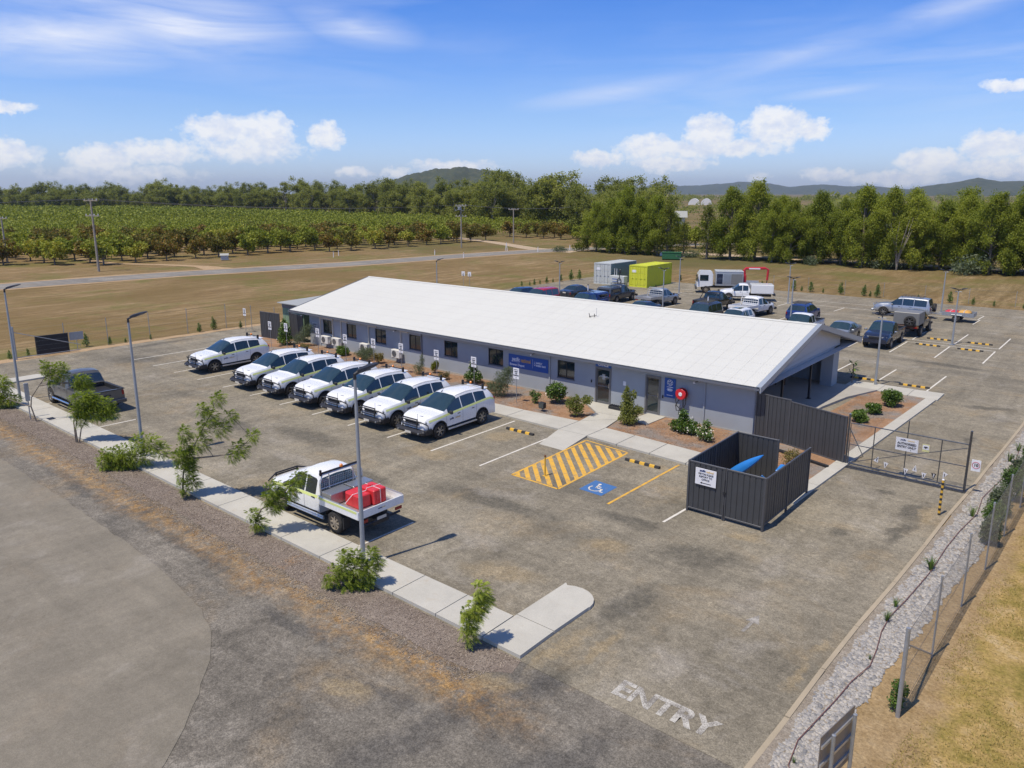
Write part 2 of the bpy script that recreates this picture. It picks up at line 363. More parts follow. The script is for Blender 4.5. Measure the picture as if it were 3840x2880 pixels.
M['conc'] = concrete('path_concrete')
M['kerbt'] = concrete('sandy_kerb', (.40, .33, .23))
M['slab'] = concrete('slab_concrete', (.40,.375,.33))
def ground_mat():
    m_, t, bs = newmat('paddock_grass'); p = pos(t)
    st = t.mapping(p, rot=(0, 0, R(6)), sc=(1, .10, 1))          # mown streaks along the road
    s1 = t.noise(st, .9, 8, .74); s2 = t.noise(t.mapping(p, loc=(9, 2, 0)), .055, 6, .6, .5)
    s3 = t.noise(p, 1.6, 6, .7); s4 = t.noise(p, 12, 4, .75)
    c = t.ramp(s1, [(.30, (.145, .096, .044)), (.45, (.21, .143, .067)), (.58, (.285, .202, .105)), (.75, (.40, .30, .18))])
    c = t.mix(1., c, t.ramp(t.noise(t.mapping(p, loc=(3, 3, 0), rot=(0, 0, R(6)), sc=(1, .22, 1)), 2.6, 5, .75), [(.3, .66), (.5, 1.), (.7, 1.36)]), 'MULTIPLY')
    c = t.mix(t.ramp(s2, [(.42, 0), (.62, .75)]), c, (.165, .115, .045))
    c = t.mix(t.m('MULTIPLY', t.ramp(t.noise(t.mapping(p, loc=(40, 20, 0)), .09, 6, .65, .5), [(.50, 0), (.62, .85)]), t.ramp(s3, [(.3, .3), (.65, 1)])), c, (.13, .135, .035))
    # golden verge close by, beside the drive
    sp = t.n('ShaderNodeSeparateXYZ'); t.L.new(p, sp.inputs[0])
    near = t.m('MULTIPLY', t.ramp(t.m('ADD', t.m('MULTIPLY', sp.outputs[0], .02), .5), [(.36, 0), (.40, 1)]),
                           t.ramp(t.m('MULTIPLY', sp.outputs[1], .01), [(.55, 1), (.75, 0)]))
    gold = t.ramp(t.noise(p, .9, 7, .7, .3), [(.28, (.15, .13, .03)), (.42, (.28, .21, .06)), (.55, (.40, .275, .105)), (.70, (.52, .39, .22))])
    c = t.mix(near, c, gold)
    edge = t.m('ADD', t.m('MULTIPLY', sp.outputs[1], .03), -2.55)
    dm = t.m('SUBTRACT', t.m('ADD', sp.outputs[0], t.m('MULTIPLY', t.m('SUBTRACT', t.noise(p, 1.3, 6, .7), .5), 1.6)), edge)
    c = t.mix(t.m('MULTIPLY', near, t.ramp(t.m('ADD', t.m('MULTIPLY', dm, .8), .5), [(.35, .9), (.75, 0)])), c, t.ramp(t.noise(p, 2.5, 5, .7), [(.3, (.27, .18, .09)), (.6, (.38, .27, .15)), (.8, (.45, .34, .21))]))
    # rank green strip along the road and at the far lot edge
    far = t.m('MULTIPLY', t.ramp(t.m('MULTIPLY', sp.outputs[1], .005), [(.46, 0), (.54, 1)]), t.ramp(t.noise(p, .02, 4, .6), [(.40, 0), (.60, .8)]))
    c = t.mix(far, c, (.115, .105, .042))
    c = t.mix(1., c, t.ramp(s4, [(.25, .55), (.5, 1.), (.78, 1.45)]), 'MULTIPLY')
    t.put(bs.inputs['Base Color'], c); bs.inputs['Roughness'].default_value = 1; bs.inputs['Specular IOR Level'].default_value = .1
    t.put(bs.inputs['Normal'], t.bump(t.noise(p, 7, 5, .75), .7, .10)); return m_
M['grass'] = ground_mat()
def patchy(name, stops, sc=3, fine=25, bump=.6, extra=None):
    m_, t, bs = newmat(name); p = pos(t)
    c = t.ramp(t.noise(p, sc, 6, .68, .4), stops)
    if extra: c = t.mix(t.ramp(t.noise(t.mapping(p, loc=(5, 9, 0)), extra[1], 4, .6), [(extra[2], 0), (extra[2]+.1, .9)]), c, extra[0])
    c = t.mix(1., c, t.ramp(t.noise(p, fine, 3, .8), [(.25, .5), (.5, 1), (.78, 1.6)]), 'MULTIPLY')
    t.put(bs.inputs['Base Color'], c); bs.inputs['Roughness'].default_value = 1; bs.inputs['Specular IOR Level'].default_value = .1
    t.put(bs.inputs['Normal'], t.bump(t.noise(p, fine, 4, .7), bump, .03)); return m_
M['mulch'] = patchy('bark_mulch', [(.3, (.26, .145, .075)), (.55, (.33, .20, .12)), (.75, (.40, .30, .22))], 1.2, 30, .8, ((.24, .215, .19), .5, .5))
M['mulchg'] = patchy('grey_mulch', [(.3, (.165, .130, .105)), (.55, (.23, .188, .155)), (.75, (.30, .25, .205))], 1.5, 26, .8, ((.30, .17, .07), .45, .60))
M['straw'] = patchy('dry_straw_edge', [(.3, (.33, .17, .055)), (.6, (.42, .26, .11)), (.8, (.48, .34, .18))], 1.0, 25, .6)
M['dirt'] = patchy('sandy_dirt', [(.3, (.34, .23, .13)), (.6, (.42, .30, .18)), (.8, (.47, .35, .23))], .7, 25, .4)
M['track'] = patchy('track_dirt', [(.3, (.38, .29, .19)), (.7, (.46, .36, .26))], .3, 8, .3)
M['gravbase'] = patchy('gravel_bed', [(.3, (.23, .19, .145)), (.7, (.33, .29, .24))], 2, 22, .8)
def randcol(name, stops, rough=.9, trans=0., isl=True, posn=.0, spec=.2):
    m_, t, bs = newmat(name)
    g = t.n('ShaderNodeNewGeometry'); oi = t.n('ShaderNodeObjectInfo')
    r = g.outputs['Random Per Island']
    if posn: r = t.m('ADD', t.m('MULTIPLY', r, 1-posn), t.m('MULTIPLY', t.noise(g.outputs['Position'], .35, 3), posn))
    r = t.m('ADD', t.m('MULTIPLY', r, .72), t.m('MULTIPLY', oi.outputs['Random'], .28))
    c = t.ramp(r, stops)
    t.put(bs.inputs['Base Color'], c); bs.inputs['Roughness'].default_value = rough; bs.inputs['Specular IOR Level'].default_value = spec
    if trans:
        tr = t.n('ShaderNodeBsdfTranslucent'); t.put(tr.inputs[0], t.mix(1., c, (1.25, 1.3, .55), 'MULTIPLY'))
        mx = t.n('ShaderNodeMixShader'); mx.inputs[0].default_value = trans
        t.L.new(bs.outputs[0], mx.inputs[1]); t.L.new(tr.outputs[0], mx.inputs[2])
        out = [n for n in t.t.nodes if n.type == 'OUTPUT_MATERIAL'][0]; t.L.new(mx.outputs[0], out.inputs[0])
    return m_
M['stone'] = randcol('pale_stones', [(0, (.17, .17, .175)), (.3, (.31, .295, .28)), (.7, (.42, .39, .35)), (.92, (.52, .48, .43)), (1, (.38, .27, .16))], .8)
M['chip'] = randcol('mulch_chips', [(0, (.10, .07, .05)), (.4, (.24, .16, .11)), (.8, (.36, .28, .22)), (1, (.50, .42, .34))])
M['chipg'] = randcol('grey_mulch_chips', [(0, (.09, .07, .058)), (.4, (.22, .175, .14)), (.8, (.33, .275, .225)), (1, (.46, .38, .29))])
M['dryblade'] = randcol('dry_grass_blades', [(0, (.12, .14, .03)), (.3, (.30, .24, .07)), (.7, (.42, .30, .12)), (1, (.52, .41, .22))], trans=.2)
M['leaf_gum'] = randcol('gum_leaves', [(0, (.05, .065, .016)), (.4, (.205, .225, .06)), (.75, (.31, .32, .09)), (1, (.44, .41, .15))], .65, .45, posn=.4)
M['leaf_row'] = randcol('row_tree_leaves', [(0, (.06, .08, .012)), (.4, (.20, .24, .035)), (.75, (.33, .355, .055)), (1, (.48, .46, .09))], .6, .45, posn=.45)
M['leaf_yel'] = randcol('yellowish_leaves', [(0, (.07, .09, .01)), (.5, (.15, .17, .02)), (1, (.26, .26, .04))], .6, .3)
M['leaf_man'] = randcol('mango_leaves', [(0, (.06, .085, .012)), (.35, (.215, .245, .03)), (.6, (.32, .34, .045)), (.8, (.42, .34, .06)), (1, (.48, .28, .06))], .55, .25, posn=.55)
M['leaf_mor'] = randcol('mango_new_growth', [(0, (.07, .085, .015)), (.45, (.16, .15, .028)), (.8, (.27, .155, .035)), (1, (.34, .19, .06))], .55, .25, posn=.25)
M['leaf_sap'] = randcol('feathery_leaves', [(0, (.06, .095, .014)), (.4, (.20, .265, .035)), (.8, (.36, .42, .065)), (1, (.52, .52, .13))], .5, .35)
M['leaf_shr'] = randcol('shrub_leaves', [(0, (.035, .075, .012)), (.5, (.085, .155, .022)), (.85, (.16, .24, .035)), (1, (.25, .31, .07))], .45, .2, spec=.5)
M['leaf_gry'] = randcol('grey_green_leaves', [(0, (.06, .085, .045)), (.5, (.12, .15, .085)), (1, (.20, .22, .13))], .6, .3)
M['leaf_dry'] = randcol('dry_shrub_leaves', [(0, (.10, .10, .03)), (.5, (.22, .18, .06)), (1, (.33, .26, .12))], .7, .25)
M['flower'] = randcol('white_flowers', [(0, (.7, .62, .5)), (1, (.85, .82, .78))], .7, .2)
M['bark'] = simple('tree_bark', (.20, .165, .13), .9, var=.3, sc=5, bump=.4)
M['barkp'] = simple('pale_bark', (.36, .31, .25), .9, var=.3, sc=4, bump=.3)
M['white'] = simple('vehicle_white_paint', (.80, .80, .79), .28, var=.02, coat=.6, dirt=((.62, .58, .5), 1.2, .6, .15))
M['silver'] = simple('silver_paint', (.42, .44, .46), .32, .6, var=.03, coat=.5)
M['grey'] = simple('grey_metallic_paint', (.125, .125, .12), .35, .35, var=.06, coat=.5, dirt=((.24, .21, .17), 2, .55, .3))
M['black'] = simple('black_paint', (.012, .013, .016), .22, var=.1, coat=.8)
M['navy'] = simple('navy_paint', (.018, .026, .055), .22, .2, var=.1, coat=.8)
M['blue'] = simple('blue_paint', (.02, .05, .20), .22, .2, var=.1, coat=.8)
M['red'] = simple('red_paint', (.42, .015, .018), .25, var=.05, coat=.7)
M['gunm'] = simple('gunmetal_paint', (.07, .075, .085), .3, .4, var=.05, coat=.6)
M['glass'] = simple('tinted_glass', (.014, .028, .034), .05, var=.1, spec=.9, coat=.4)
M['glassw'] = simple('windscreen_glass', (.022, .045, .055), .05, var=.1, spec=.9, coat=.4)
M['tyre'] = simple('tyre_rubber', (.022, .021, .02), .85, var=.2, dirt=((.12, .10, .08), 4, .5, .4))
M['rim'] = simple('alloy_rim', (.36, .35, .33), .35, .7, var=.1)
M['rimd'] = simple('dark_rim', (.16, .15, .14), .45, .5, var=.15)
M['steelr'] = simple('dusty_steel_rim', (.34, .29, .22), .6, .3, var=.15)
M['plastic'] = simple('black_plastic', (.022, .023, .025), .55, var=.15, dirt=((.12, .11, .09), 5, .6, .25))
M['chrome'] = simple('chrome', (.62, .63, .65), .15, 1.0, var=.05)
M['lamp'] = simple('lamp_lens', (.30, .32, .34), .1, .3, var=.1, spec=.9)
M['redl'] = simple('tail_lamp_red', (.28, .012, .012), .15, var=.1)
M['amber'] = simple('amber_lens', (.75, .22, .03), .25, var=.1)
M['hiviz'] = simple('reflective_yellow_green', (.66, .72, .26), .5, var=.05)
M['plate'] = simple('number_plate', (.62, .58, .50), .5, var=.05)
M['alu'] = simple('aluminium', (.62, .62, .61), .38, .75, var=.06)
M['checker'] = simple('tread_plate', (.50, .50, .49), .32, .8, var=.18, sc=30, bump=.6, bsc=25)
M['redp'] = simple('red_plastic_tank', (.62, .035, .04), .38, var=.08)
M['galv'] = simple('galvanised_steel', (.38, .40, .42), .45, .55, var=.12, sc=9)
M['pole'] = simple('grey_pole_paint', (.33, .35, .37), .5, .2, var=.06)
M['dark'] = simple('dark_steel', (.03, .03, .034), .5, .3, var=.15)
M['wallm'] = simple('blue_grey_render', (.33, .355, .38), .9, var=.05, sc=.8, bump=.25, bsc=70)
M['gable'] = simple('gable_cladding', (.50, .50, .50), .7, var=.04)
M['soffit'] = simple('soffit_board', (.55, .55, .54), .8, var=.05)
M['gutter'] = simple('slate_gutter', (.15, .16, .19), .4, .2, var=.05)
M['barge'] = simple('pale_barge_capping', (.42, .46, .50), .38, .3, var=.04)
M['frame'] = simple('door_frame_grey', (.17, .17, .175), .45, .3, var=.05)
M['cream'] = simple('cream_conduit', (.55, .52, .45), .6, var=.04)
M['acw'] = simple('air_conditioner_white', (.70, .68, .61), .5, var=.04)
M['cb'] = simple('charcoal_sheet_steel', (.062, .064, .068), .48, .15, var=.06, sc=2, dirt=((.13, .115, .1), 1.5, .58, .35))
M['cbr'] = simple('charcoal_rail', (.085, .087, .095), .42, .2, var=.06)
M['sgn'] = simple('sign_white', (.78, .77, .78), .5, var=.03)
M['sgnb'] = simple('sign_blue', (.015, .085, .34), .45, var=.05)
M['ink'] = simple('sign_black_lettering', (.03, .03, .035), .6, var=.05)
M['inkw'] = simple('sign_white_lettering', (.80, .80, .82), .6, var=.03)
M['inko'] = simple('sign_orange_lettering', (.62, .33, .06), .6, var=.05)
M['inkg'] = simple('sign_pale_orange', (.72, .55, .28), .6, var=.05)
M['inkn'] = simple('sign_navy_lettering', (.03, .05, .14), .6, var=.05)
M['signy'] = simple('sign_yellow', (.70, .66, .30), .5, var=.05)
M['signr'] = simple('sign_red', (.45, .03, .06), .5, var=.05)
M['rubber'] = simple('black_rubber', (.035, .034, .033), .8, var=.2)
M['yel'] = simple('yellow_plastic', (.72, .42, .05), .5, var=.1)
M['bollard'] = simple('yellow_bollard', (.66, .40, .05), .5, var=.08)
M['hose'] = simple('red_hose_reel', (.60, .02, .03), .35, var=.05)
M['boat'] = simple('blue_plastic', (.03, .22, .62), .4, var=.06)
M['green'] = simple('pale_green_cladding', (.24, .34, .22), .6, var=.05)
M['greend'] = simple('green_plastic', (.03, .13, .05), .5, var=.1)
M['shedroof'] = simple('grey_roof_sheet', (.42, .42, .38), .5, .2, var=.05)
M['contw'] = simple('container_pale_grey', (.50, .52, .50), .5, var=.06, dirt=((.30, .22, .15), 1.5, .56, .5))
M['contg'] = simple('container_blue_grey', (.20, .26, .26), .5, var=.08)
M['conty'] = simple('container_yellow', (.60, .62, .04), .5, var=.07, dirt=((.35, .33, .08), 1.5, .55, .5))
M['crane'] = simple('crane_red', (.50, .02, .035), .35, var=.05)
M['canopyg'] = simple('canopy_grey', (.24, .235, .22), .5, .3, var=.05)
M['timber'] = simple('weathered_timber', (.33, .29, .24), .9, var=.2)
M['wire'] = simple('steel_wire', (.20, .18, .15), .5, .6, var=.05)
M['cable'] = simple('overhead_cable', (.10, .10, .10), .6, var=.05)
M['housew'] = simple('house_wall_pale', (.45, .46, .46), .8, var=.05)
M['roofr'] = simple('red_tin_roof', (.36, .10, .06), .6, var=.1)
M['pipe'] = simple('irrigation_pipe', (.17, .075, .06), .7, var=.1)
M['brown'] = simple('brown_timber', (.16, .07, .03), .7, var=.15)
M['backp'] = simple('sign_back_aluminium', (.28, .25, .22), .45, .4, var=.08)
M['tunnel'] = simple('tunnel_film', (.72, .70, .66), .6, var=.04)
def roof_mat():
    m_, t, bs = newmat('off_white_roof_steel'); p = pos(t)
    sp = t.n('ShaderNodeSeparateXYZ'); t.L.new(p, sp.inputs[0])
    c = t.mix(t.ramp(t.noise(t.mapping(p, sc=(1, .25, 1)), .5, 6, .65), [(.3, 0), (.75, .6)]), (.635, .63, .58), (.575, .565, .52))
    # rows of screws across the slope
    fr = t.m('FRACT', t.m('MULTIPLY', sp.outputs[1], 1/0.92))
    line = t.ramp(t.m('ABSOLUTE', t.m('SUBTRACT', fr, .5)), [(.0, 1), (.022, 1), (.03, 0)])
    fx = t.m('FRACT', t.m('MULTIPLY', sp.outputs[0], 1/0.152))
    dot = t.ramp(t.m('ABSOLUTE', t.m('SUBTRACT', fx, .5)), [(.0, 1), (.2, 1), (.25, 0)])
    c = t.mix(t.m('MULTIPLY', t.m('MULTIPLY', line, dot), .45), c, (.34, .34, .32))
    t.put(bs.inputs['Base Color'], c); bs.inputs['Roughness'].default_value = .45; return m_
M['roof'] = roof_mat()
def hill_mat():
    m_, t, bs = newmat('wooded_hill'); p = pos(t)
    c = t.ramp(t.noise(p, .03, 8, .75), [(.30, (.022, .034, .012)), (.5, (.050, .062, .024)), (.62, (.085, .085, .038)), (.75, (.12, .11, .055))])
    t.put(bs.inputs['Base Color'], c); bs.inputs['Roughness'].default_value = 1
    t.put(bs.inputs['Normal'], t.bump(t.noise(p, .05, 6, .7), .8, 6.0)); return m_
M['hill'] = hill_mat()

# ================================================================ THE SETTING
def struct(name, mb, mats, parent=None, **k):
    o = mb.build(name, mats, parent, **k)
    if parent is None: o['kind'] = 'structure'
    return o
def sheet(pts, z):
    b = B(); b.add([(x, y, z) for x, y in pts], [tuple(range(len(pts)))]); return b
def ragged(pts, amp=.10, step=.35, seed=1):
    rg = random.Random(seed); out = []; n = len(pts)
    for i in range(n):
        (x0, y0), (x1, y1) = pts[i], pts[(i+1) % n]; L = math.hypot(x1-x0, y1-y0); k = max(1, min(160, int(L/step)))
        for q in range(k):
            t = q/k; j = rg.uniform(-amp, amp) if q else 0; out.append((x0+(x1-x0)*t-(y1-y0)/L*j, y0+(y1-y0)*t+(x1-x0)/L*j))
    return out
# ground: one sheet to the horizon, finer near the camera
def grid_lines(a, b): return sorted(set([a, b] + [v for v in (-8800, -5000, -2500, -1200, -600, -300, -200, -140, -100, -60, -20, 0, 20, 60, 100, 140, 200, 300, 600, 1200, 2500, 5000, 8800) if a <= v <= b]))
gx = grid_lines(-8800, 8800); gy = grid_lines(-8800, 8800); g = B()
g.add([(x, y, 0) for y in gy for x in gx], [(j*len(gx)+i, j*len(gx)+i+1, (j+1)*len(gx)+i+1, (j+1)*len(gx)+i) for j in range(len(gy)-1) for i in range(len(gx)-1)])
struct('ground', g, M['grass'])

# street: smooth asphalt with a curved edge, then the coarse verge seal
arc = [(-90, 9.0), (-60, 9.25), (-45, 9.3), (-36, 9.35), (-29, 9.35), (-24, 9.25), (-20, 9.0), (-18.2, 8.75), (-17, 8.35), (-15.9, 7.7), (-14.9, 6.9), (-14.1, 6.15), (-13.4, 5.4), (-12.7, 4.1), (-12.2, 2.4), (-12.0, 0), (-12.0, -12)]
verge = [(-90, 9.4), (-90, 11.6), (-60, 12.0), (-51.6, 12.6)]
b = B(); vp = [(-90, -12), (-4.4, -12), (-4.5, 12.6), (-51.6, 12.6), (-60, 12.2), (-90, 11.4)]
b.add([(x, y, .012) for x, y in vp], [tuple(range(6))]); struct('street_verge', b, M['verge'])
b = B(); ap = [(-90, -12)]+[(x, y) for x, y in reversed(arc)]
random.seed(3)
fine = []
for i in range(len(arc)-1):
    (x0, y0), (x1, y1) = arc[i], arc[i+1]; n = max(1, int(math.hypot(x1-x0, y1-y0)/.35))
    for k in range(n): fine.append((x0+(x1-x0)*k/n, y0+(y1-y0)*k/n+random.uniform(-.035, .035)))
fine.append(arc[-1])
V = [(-90, -12)]+[p for p in reversed(fine)]
b.add([(x, y, .024) for x, y in V]+[(x, y, .0) for x, y in V], [tuple(range(len(V)))]+[(i, i+len(V), i+1+len(V), i+1) for i in range(1, len(V)-1)])
struct('street', b, M['street'])

# car park, wrapping round the building
lot = [(-8.6, 12.5), (-4.45, 12.5), (-4.45, 17.8), (-4.1, 24.2), (-3.8, 32), (-3.38, 43.5), (-2.6, 60), (-1.5, 86.2), (-56.4, 86.2), (-56.8, 60), (-56.9, 12.4)]
struct('car_park', sheet(lot, .02), M['seal'])
b = B(); b.add([(x, y, .019) for x, y in ragged([(-58.2, 12.4), (-56.9, 12.4), (-56.9, 40), (-57.6, 40)], .12, .8)], [tuple(range(len(ragged([(-58.2, 12.4), (-56.9, 12.4), (-56.9, 40), (-57.6, 40)], .12, .8))))])
struct('dirt_margin', b, M['dirt'])

# street-side footpath with control joints: separate slabs
slabs = B
def slab(name, pts, z0, z1, parent, mat=None, bev=0):
    b = B(); b.prism(pts, z0, z1); return b.build(name, mat or M['conc'], parent)
fp = empty('footpath', (-30, 13, 0)); fp['kind'] = 'structure'
def rel(pts, o): return [(x-o[0], y-o[1]) for x, y in pts]
js = [-51.4, -48.6, -45.2, -42.6, -40.0, -37.4, -34.8, -32.1, -29.4, -26.8, -24.1, -22.2, -20.2, -18.15, -16.45, -14.8, -13.1, -11.44]
for a, c in zip(js[:-1], js[1:]):
    slab('paving_slab', rel([(a+.012, 12.55), (c-.012, 12.55), (c-.012, 13.8), (a+.012, 13.8)], (-30, 13)), 0, .115, fp)
slab('paving_slab', rel([(-11.42, 12.55), (-10.2, 12.55), (-10.2, 13.9), (-11.42, 13.9)], (-30, 13)), 0, .115, fp)
cap = [(-11.42, 13.925), (-10.2, 13.925), (-10.16, 15.4)]+[(-10.86+.72*math.cos(t), 15.45+.72*math.sin(t)*.95) for t in [i*PI/10 for i in range(0, 8)]]+[(-11.4, 16.1)]
slab('paving_slab', rel(cap, (-30, 13)), 0, .115, fp)
cap2 = [(-51.4, 13.82), (-50.25, 13.82), (-50.25, 15.9), (-50.6, 16.25), (-51.1, 16.25), (-51.4, 15.9)]
slab('paving_slab', rel(cap2, (-30, 13)), 0, .115, fp)
# dark pit lid in the path
b = B(); b.box(-40.6, -40.15, 12.7, 13.0, .116, .121); struct('pit_lid', b, M['dark'])
# ochre scrape on the rounded end
# path beside the building
bp = empty('building_path', (-20, 28, 0)); bp['kind'] = 'structure'
o_ = (-20, 28)
def bslab(pts, z=.11, m=None): return slab('paving_slab', rel(pts, o_), 0, z, bp, m)
bslab([(-29.5, 27.85), (-26.53, 27.76), (-26.53, 29.0), (-29.5, 29.05)])
bslab([(-26.5, 27.76), (-23.41, 27.68), (-23.41, 29.05), (-26.5, 29.0)])
bslab([(-23.38, 27.68), (-20.12, 27.60), (-20.12, 29.26), (-23.38, 29.05)])
bslab([(-20.09, 27.60), (-18.52, 27.62), (-18.52, 29.17), (-18.78, 30.7), (-20.09, 29.3)])       # crossing
bslab([(-20.09, 29.33), (-18.79, 30.73), (-18.9, 31.2), (-20.3, 31.05)])
bslab([(-20.32, 31.08), (-18.9, 31.22), (-18.75, 32.64), (-22.0, 32.64), (-21.9, 32.35)])
bslab([(-18.49, 27.58), (-16.85, 27.46), (-16.85, 29.07), (-18.49, 29.17)])
bslab([(-16.82, 27.46), (-15.13, 27.35), (-15.13, 28.95), (-16.82, 29.07)])
bslab([(-15.10, 27.35), (-13.35, 27.22), (-13.35, 28.82), (-15.10, 28.95)])
bslab([(-13.32, 27.22), (-11.25, 27.1), (-11.25, 28.7), (-13.32, 28.82)])
# ramp down to the car park
b = B(); b.add([(-19.64+20, 25.47-28, .022), (-18.29+20, 25.44-28, .022), (-18.52+20, 27.6-28, .11), (-20.1+20, 27.58-28, .11), (-19.64+20, 25.47-28, 0), (-18.29+20, 25.44-28, 0), (-18.52+20, 27.6-28, 0), (-20.1+20, 27.58-28, 0)],
               [(0, 1, 2, 3), (1, 5, 6, 2), (0, 3, 7, 4)]); b.build('ramp_slab', M['conc'], bp)
bslab([(-18.2, 32.64), (-18.3, 31.1), (-17.28, 30.93), (-17.2, 32.64)], .10)
# kerb strip along the drive and rear path, patio
ks = empty('kerb_strip', (-8, 40, 0)); ks['kind'] = 'structure'
yy = [26.0, 28.3, 31.3, 34.4, 37.5, 40.6, 43.5, 46.55]
for a, c in zip(yy[:-1], yy[1:]):
    fx = lambda y: -8.42+(y-26)*(.98/20.55)
    slab('kerb_slab', rel([(fx(a)-.5, a+.01), (fx(a), a+.01), (fx(c), c-.01), (fx(c)-.5, c-.01)], (-8, 40)), 0, .10, ks)
for a, c in [(-12.3, -10.5), (-10.48, -8.95), (-8.93, -7.45)]:
    slab('kerb_slab', rel([(a, 44.85), (c, 44.8), (c, 46.55), (a, 46.5)], (-8, 40)), 0, .105, ks)
# right-hand kerb of the drive
rk = empty('drive_kerb', (-4, 40, 0)); rk['kind'] = 'structure'
kp = [(-4.62, 12.2), (-4.54, 14.6), (-4.5, 16.8), (-4.42, 19.2), (-4.25, 22.3), (-4.12, 25.4), (-4.02, 28.5), (-3.85, 31.6), (-3.74, 34.8), (-3.58, 38), (-3.42, 42), (-3.3, 47), (-3.1, 53), (-2.8, 60)]
for i, ((x0, y0), (x1, y1)) in enumerate(zip(kp[:-1], kp[1:])):
    h = .05 if i else .03
    slab('kerb_length', rel([(x0, y0+.01), (x0+.11, y0+.01), (x1+.11, y1-.01), (x1, y1-.01)], (-4, 40)), 0, h, rk, M['kerbt'])

# beds
rp = ragged([(-57, 11.2), (-51.5, 11.3), (-40, 11.45), (-30, 11.5), (-20, 11.4), (-12.5, 11.35), (-10.8, 11.5), (-10.0, 12.0), (-10.15, 12.56), (-51.5, 12.56), (-57, 12.3)], .06, .3, 6); b = B(); b.add([(x, y, .018) for x, y in rp], [tuple(range(len(rp)))])
struct('street_mulch_bed', b, M['mulchg'])
b = B(); b.add([(x, y, .06) for x, y in [(-52.6, 29.2), (-46, 28.2), (-29.5, 27.9), (-29.5, 29.05), (-23.4, 29.05), (-20.1, 29.3), (-20.35, 31.05), (-21.95, 32.35), (-22, 32.66), (-47, 32.66), (-52.6, 33.6)]], [tuple(range(11))])
b.add([(x, y, .06) for x, y in [(-18.78, 30.73), (-18.5, 29.17), (-13.3, 28.82), (-11.2, 28.69), (-11.2, 27.1), (-8.9, 26.9), (-8.55, 31.5), (-8.3, 36), (-7.95, 43.5), (-7.93, 44.86), (-10.6, 44.86), (-11.0, 44.2), (-11.2, 39.4), (-11.8, 34), (-12.85, 32.66), (-17.2, 32.66), (-17.28, 30.93), (-18.3, 31.1)]], [tuple(range(18))])
struct('planting_bed', b, M['mulch'])
# gravel bed on the right of the drive
rp = ragged([(-4.6, 9.5), (-3.1, 9.5), (-3.45, 13.6), (-3.45, 15.8), (-3.3, 18), (-3.1, 20.2), (-2.9, 23), (-2.62, 25.6), (-2.5, 30), (-2.3, 36), (-2.0, 44), (-1.6, 56), (-2.8, 56), (-3.3, 43), (-3.7, 33), (-4.0, 26), (-4.3, 20), (-4.45, 15.5)], .03, .25, 4); b = B(); b.add([(x, y, .026) for x, y in rp], [tuple(range(len(rp)))])
struct('gravel_bed', b, M['gravbase'])

# main road beyond the paddock, side track
def ribbon(pts, w, z, name, mat, kind='structure'):
    b = B(); vs = []
    for i, p in enumerate(pts):
        a = Vector(pts[max(0, i-1)]); c = Vector(pts[min(len(pts)-1, i+1)]); d = (c-a).normalized(); nrm = Vector((d.y, -d.x))
        ww = w[i] if isinstance(w, list) else w
        vs += [(p[0]-nrm.x*ww/2, p[1]-nrm.y*ww/2, z), (p[0]+nrm.x*ww/2, p[1]+nrm.y*ww/2, z)]
    b.add(vs, [(2*i, 2*i+1, 2*i+3, 2*i+2) for i in range(len(pts)-1)])
    o = b.build(name, mat); o['kind'] = kind; return o
rd = [(-116, -80), (-109, -20), (-106, 15), (-104.5, 35), (-103, 50), (-99.5, 64), (-96.5, 76), (-95, 88), (-93.8, 99), (-91.5, 112), (-87.5, 126), (-81, 142), (-72, 160), (-58, 185), (-38, 215)]
ribbon(rd, 8.4, .02, 'road_shoulder', M['dirt'])
ribbon(rd, 6.2, .035, 'road', M['road'])
ribbon([(-84, 121), (-91, 119.5), (-97, 121.5), (-106, 126.5), (-116, 131.5), (-130, 137), (-150, 145), (-175, 155)], [9, 5.5, 4, 3.4, 3.2, 3, 3, 3], .028, 'farm_track', M['track'])
ribbon([(-103, 58), (-111, 58.5), (-118, 56), (-126, 52), (-140, 52)], [5, 2.2, 1.5, 1.5, 1.5], .03, 'orchard_track', M['dirt'])
ribbon([(-75, 131), (-50, 130), (-20, 131), (20, 133), (60, 135)], 4.5, .03, 'row_track', M['track'])
# dashed centre line
b = B()
for i in range(len(rd)-1):
    (x0, y0), (x1, y1) = rd[i], rd[i+1]; L = math.hypot(x1-x0, y1-y0); n = int(L/8)
    for k in range(n):
        t0 = (k+.3)/n; t1 = t0+3/L; dx, dy = (x1-x0)/L, (y1-y0)/L
        a = (x0+(x1-x0)*t0, y0+(y1-y0)*t0); c = (x0+(x1-x0)*t1, y0+(y1-y0)*t1)
        b.add([(a[0]-dy*.06, a[1]+dx*.06, .04), (a[0]+dy*.06, a[1]-dx*.06, .04), (c[0]+dy*.06, c[1]-dx*.06, .04), (c[0]-dy*.06, c[1]+dx*.06, .04)], [(0, 1, 2, 3)])
struct('road_centre_line', b, M['line'])

